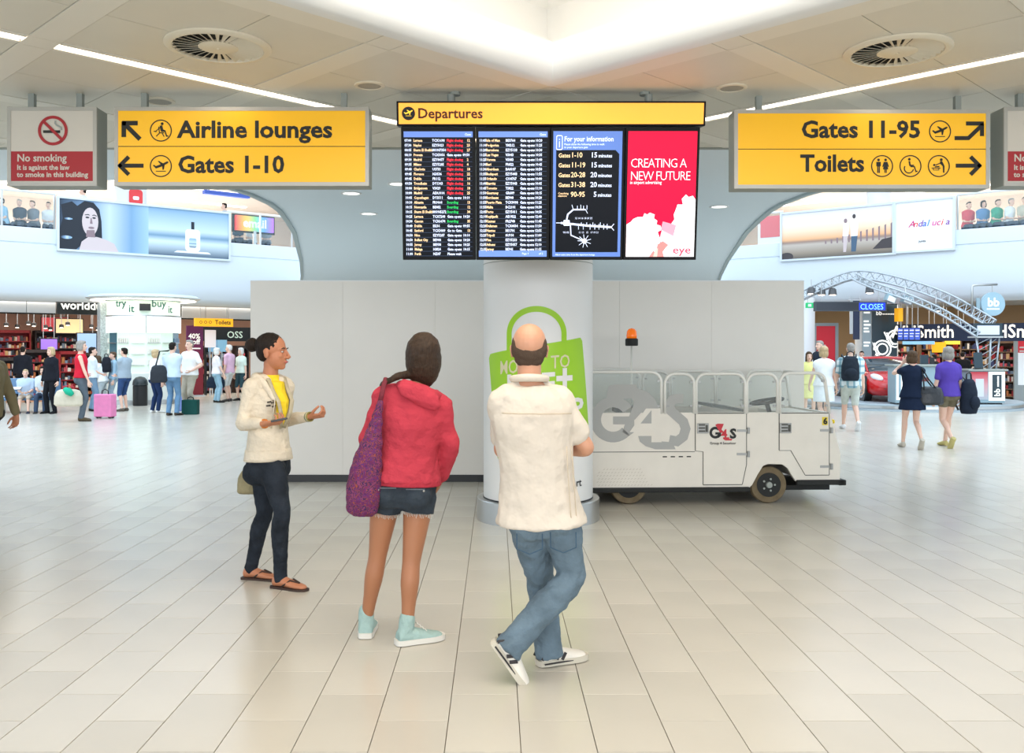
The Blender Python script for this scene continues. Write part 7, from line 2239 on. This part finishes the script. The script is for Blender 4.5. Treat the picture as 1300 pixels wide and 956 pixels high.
# boy on a bench
bpz = floor_at(29, 524)
b_ = thing('bench', 'blue airport bench seat under the reading boy at left', 'bench', bpz + V((0, .15, 0)), radians(8))
MB().bx(-.75, .75, -.24, .24, .31, .37).build('seat', cl((92, 124, 156)), b_, bevel=.02); MB().bx(-.75, .75, .22, .30, .46, .86).build('backrest', cl((110, 140, 170)), b_, bevel=.02)
for x in (-.6, .6): MB().bx(x - .03, x + .03, -.2, .26, .0, .31).build('leg', M_steel, b_)
for x in (-.6, .6): MB().bx(x - .03, x + .03, .24, .28, .38, .6).build('bracket', M_steel, b_)
traveller('blond boy in pale blue tee sitting on bench reading', 29, 524, rz=200, H=1.45, sex='m', hair=M_hblond, top=(190, 210, 232), low=(196, 180, 162), lowlen=.55, shoe=(52, 54, 66), legs='sit', arms=('lap', 'lap'), at=bpz + V((.02, .12, -.02)))
bk = thing('book', 'thin dark book on the lap of reading boy', 'book', bpz + V((-.06, -.27, .62)), radians(15))
MB().box((0, 0, 0), (.30, .2, .015), M=MX.Rotation(.3, 3, 'X')).build('cover', M_black, bk); MB().box((0, -.003, .011), (.28, .18, .01), M=MX.Rotation(.3, 3, 'X')).build('pages', M_pw, bk)
traveller('dark haired person sitting at right end of the blue bench', 41, 523, rz=195, H=1.55, hair=M_hdark, style='bob', top=(214, 226, 232), low=(60, 74, 96), legs='sit', arms=('lap', 'lap'), at=bpz + V((.46, .14, -.02)))
# man striding out of the picture on the left
traveller('man in olive jacket partly cut off by the left edge of view', -17, 630, rz=80, d=9.9, H=1.74, sex='m', skin='brown', hair=M_hdark, top=(120, 108, 80), sleeve=.95, hem=-.75, low=(54, 50, 44), q=1.3, arms=('swingb', 'down'), legs='stand', topname='jacket')
# --- right hand group
traveller('woman in white sundress with pale blond hair walking away beyond cart', 1046, 546, hy=440, rz=-8, hair=M_hblond, style='bob', top=(246, 248, 248), sleeve=.12, hem=-.3, low=(240, 246, 250), skirt=.56, legs='walk', arms=('down', 'swing'), shoe=(216, 206, 190), bulk=1.05)
M_plaid = bpy.data.materials.new('plaid_cloth'); M_plaid.use_nodes = True
nt = M_plaid.node_tree; bs = nt.nodes['Principled BSDF']; bs.inputs['Roughness'].default_value = .85
tc = nt.nodes.new('ShaderNodeTexCoord'); sx3 = nt.nodes.new('ShaderNodeSeparateXYZ'); nt.links.new(tc.outputs['Object'], sx3.inputs[0])
ms_ = []
for ax, fr_ in ((0, 52), (2, 46)):
    m1 = nt.nodes.new('ShaderNodeMath'); m1.operation = 'MULTIPLY'; m1.inputs[1].default_value = fr_; nt.links.new(sx3.outputs[ax], m1.inputs[0])
    m2 = nt.nodes.new('ShaderNodeMath'); m2.operation = 'SINE'; nt.links.new(m1.outputs[0], m2.inputs[0])
    m3 = nt.nodes.new('ShaderNodeMath'); m3.operation = 'GREATER_THAN'; m3.inputs[1].default_value = .45; nt.links.new(m2.outputs[0], m3.inputs[0]); ms_.append(m3)
ma = nt.nodes.new('ShaderNodeMath'); ma.operation = 'ADD'; nt.links.new(ms_[0].outputs[0], ma.inputs[0]); nt.links.new(ms_[1].outputs[0], ma.inputs[1])
mh = nt.nodes.new('ShaderNodeMath'); mh.operation = 'MULTIPLY'; mh.inputs[1].default_value = .5; nt.links.new(ma.outputs[0], mh.inputs[0])
rp = nt.nodes.new('ShaderNodeValToRGB'); rp.color_ramp.interpolation = 'CONSTANT'; rp.color_ramp.elements[0].color = lin((230, 240, 240)); rp.color_ramp.elements[1].position = .3; rp.color_ramp.elements[1].color = lin((150, 186, 196))
e_ = rp.color_ramp.elements.new(.8); e_.color = lin((110, 150, 166)); nt.links.new(mh.outputs[0], rp.inputs['Fac']); nt.links.new(rp.outputs[0], bs.inputs['Base Color'])
def backpack(label, loc, rz, m, w=.34, h=.48):
    t = bagbox('backpack', label, 'backpack', loc, w, .24, h, m, rz, q=.012)
    for sg in (1, -1):
        MB().tube([(.11 * sg, .10, h * .92), (.13 * sg, .2, h * 1.06), (.14 * sg, .24, h * .8), (.13 * sg, .16, h * .3), (.12 * sg, .10, h * .1)], .016, 8).build('strap', M_black, t, smooth=True)
    MB().ell((0, -.11, h * .32), (w * .34, .05, h * .2)).build('pocket', m, t, smooth=True)
    return t
r, f, loc = traveller('man in pale plaid shirt and beige shorts walking away with dark backpack', 1080, 546, hy=436, rz=-8, sex='m', hair=M_hgrey, top=(200, 220, 224), patt=M_plaid, sleeve=.42, hem=-.8, low=(200, 206, 196), lowlen=.5, shoe=(226, 226, 226), legs='walkL', arms=('down', 'swing'), bulk=1.08, stride=.3)
backpack('dark backpack on man in plaid shirt', loc + V((-.10, -.24, .98)), radians(-14), cl((36, 44, 54)))
traveller('woman in pale yellow dress facing us at the end of the hoarding', 1027, 534, hy=447, rz=170, hair=M_hbrown, style='long', top=(236, 232, 150), sleeve=.2, hem=-.3, low=(234, 230, 150), skirt=.5)
traveller('grey haired man in dark jacket near the grey framed poster stand', 1041, 520, hy=433, rz=110, sex='m', hair=M_hgrey, top=(40, 46, 60), sleeve=.95, low=(40, 44, 54), arms=('front', 'front'))
traveller('person in black beside the red poster, behind the man in plaid shirt', 1094, 507.6, hy=446, rz=150, hair=M_hdark, top=(26, 26, 28), sleeve=.9, low=(28, 28, 30), arms=('fwd', 'fwd'))
r, f, loc = traveller('girl in navy dress walking away with hand raised to her face', 1158, 569.5, hy=446, rz=-6, hair=M_hbrown, style='bob', top=(22, 34, 56), sleeve=.2, hem=-.3, low=(22, 34, 56), skirt=.62, legs='walkL', arms=('face', 'face'), shoe=(196, 186, 170), stride=.22, q=1.4)
t = bagbox('handbag', 'large black handbag on shoulder of girl in navy dress', 'bag', loc + V((.26, -.08, .70)), .42, .2, .30, mat('black_leather', (36, 38, 42), rough=.35, bump=.3, bscale=40), 0, handle=False)
for k_ in (-.05, .05): MB().tube([(-.13, k_, .25), (-.14, k_, .45), (-.15, k_ + .04, .60), (-.06, k_, .42), (.08, k_, .24)], .012, 8).build('strap', M_black, t, smooth=True)
r, f, loc = traveller('woman in purple tee and olive shorts walking away, grey bob hair', 1204, 568, hy=441, rz=4, hair=M_hgrey, style='bob', top=(92, 70, 170), sleeve=.34, hem=-.45, low=(112, 104, 84), lowlen=.24, shoe=(196, 182, 120), legs='walk', arms=('down', 'down'), stride=.22, bulk=1.06, q=1.4)
backpack('dark navy backpack carried at right side of woman in purple tee', loc + V((.31, -.04, .55)), radians(30), cl((30, 38, 52)), .34, .56)
traveller('shopper in beige top with brown hair at the bookshop on far right', 1281, 503, hy=441, rz=190, hair=M_hbrown, style='long', top=(150, 150, 146), sleeve=.6, low=(50, 66, 70), lowlen=.55)
traveller('shopper in green with dark hair at the far right edge', 1296, 504, hy=443, rz=160, sex='m', hair=M_hdark, top=(52, 84, 70), low=(44, 50, 70))
traveller('browsing shopper in dark coat behind the grey blue desk', 1186, 508, hy=450, rz=20, hair=M_hdark, top=(44, 40, 40), sleeve=.95, low=(40, 40, 44))
traveller('browsing shopper in black between the two desks', 1222, 508, hy=447, rz=-30, sex='m', hair=M_hdark, top=(28, 28, 30), sleeve=.95, low=(34, 34, 38))
# --- upper level: people seated behind the glass, one standing
def upper(Wm, px, k, label, rz, top, hair, style='short', legs='sit', sex='f'):
    q = wl(Wm, px, 270, k)
    w_ = Wm @ V((q.x, k, 5.1))
    traveller(label, 0, 600, H=1.68, rz=rz, sex=sex, hair=hair, style=style, top=top, low=(70, 80, 96), legs=legs, arms=('lap', 'lap') if legs == 'sit' else ('down', 'down'), at=w_, q=2.8)
def up_bench(Wm, pa, pb, k, label):
    a, b = wl(Wm, pa, 270, k).x, wl(Wm, pb, 270, k).x
    t = wthing(Wm, 'bench', label, 'bench', (a + b) / 2, k, 5.1)
    L = b - a
    MB().bx(-L / 2, L / 2, -.22, .22, .36, .41).build('seat', cl((120, 130, 140)), t)
    for x in (-L / 2 + .1, 0, L / 2 - .1): MB().bx(x - .03, x + .03, -.2, .2, 0, .36).build('leg', M_steel, t)
up_bench(LW, -14, 70, 3.4, 'long upper level bench behind glass left of the fragrance poster')
upper(LW, 6, 3.4, 'seated person in pale blue behind upper glass, far left', 150, (150, 190, 214), M_hdark)
upper(LW, 26, 3.4, 'seated person in dark top behind the upper left glass', 190, (60, 70, 84), M_hgrey)
upper(LW, 44, 3.4, 'seated person in grey behind the upper left glass, near the poster', 170, (120, 128, 136), M_hbrown)
upper(LW, 62, 3.4, 'seated person in white right beside left end of fragrance poster', 200, (226, 232, 234), M_hdark)
upper(LW, 106, 2.2, 'man in white standing above the fragrance poster on upper level', 100, (232, 236, 238), M_hdark, legs='stand', sex='m')
up_bench(LW, 296, 348, 3.4, 'upper level bench behind glass right of the fragrance poster')
upper(LW, 303, 3.4, 'seated person in dark blue behind glass right of fragrance poster', 180, (60, 80, 100), M_hdark)
upper(LW, 320, 3.4, 'seated person in white under the email sign', 170, (222, 230, 234), M_hbrown)
upper(LW, 338, 3.4, 'seated person in grey right of the email sign', 190, (140, 150, 160), M_hdark)
upper(LW, 285, 2.4, 'dark haired person standing at right end above the fragrance poster', 120, (200, 206, 210), M_hdark, legs='stand')
up_bench(RW, 1215, 1312, 3.4, 'long upper level bench behind glass right of the white poster')
upper(RW, 1228, 3.4, 'seated person in red behind glass next to white poster', 180, (214, 90, 100), M_hdark)
upper(RW, 1247, 3.4, 'seated person in blue with big dark hair behind right glass', 170, (100, 140, 180), M_hdark, 'bob')
upper(RW, 1264, 3.4, 'seated person in green behind the right glass', 190, (70, 160, 130), M_hbrown)
upper(RW, 1280, 3.4, 'seated person in white behind the right glass', 200, (230, 234, 236), M_hgrey)
upper(RW, 1300, 3.4, 'seated person in beige behind glass at the right edge', 160, (196, 190, 170), M_hbrown)
run_jobs()
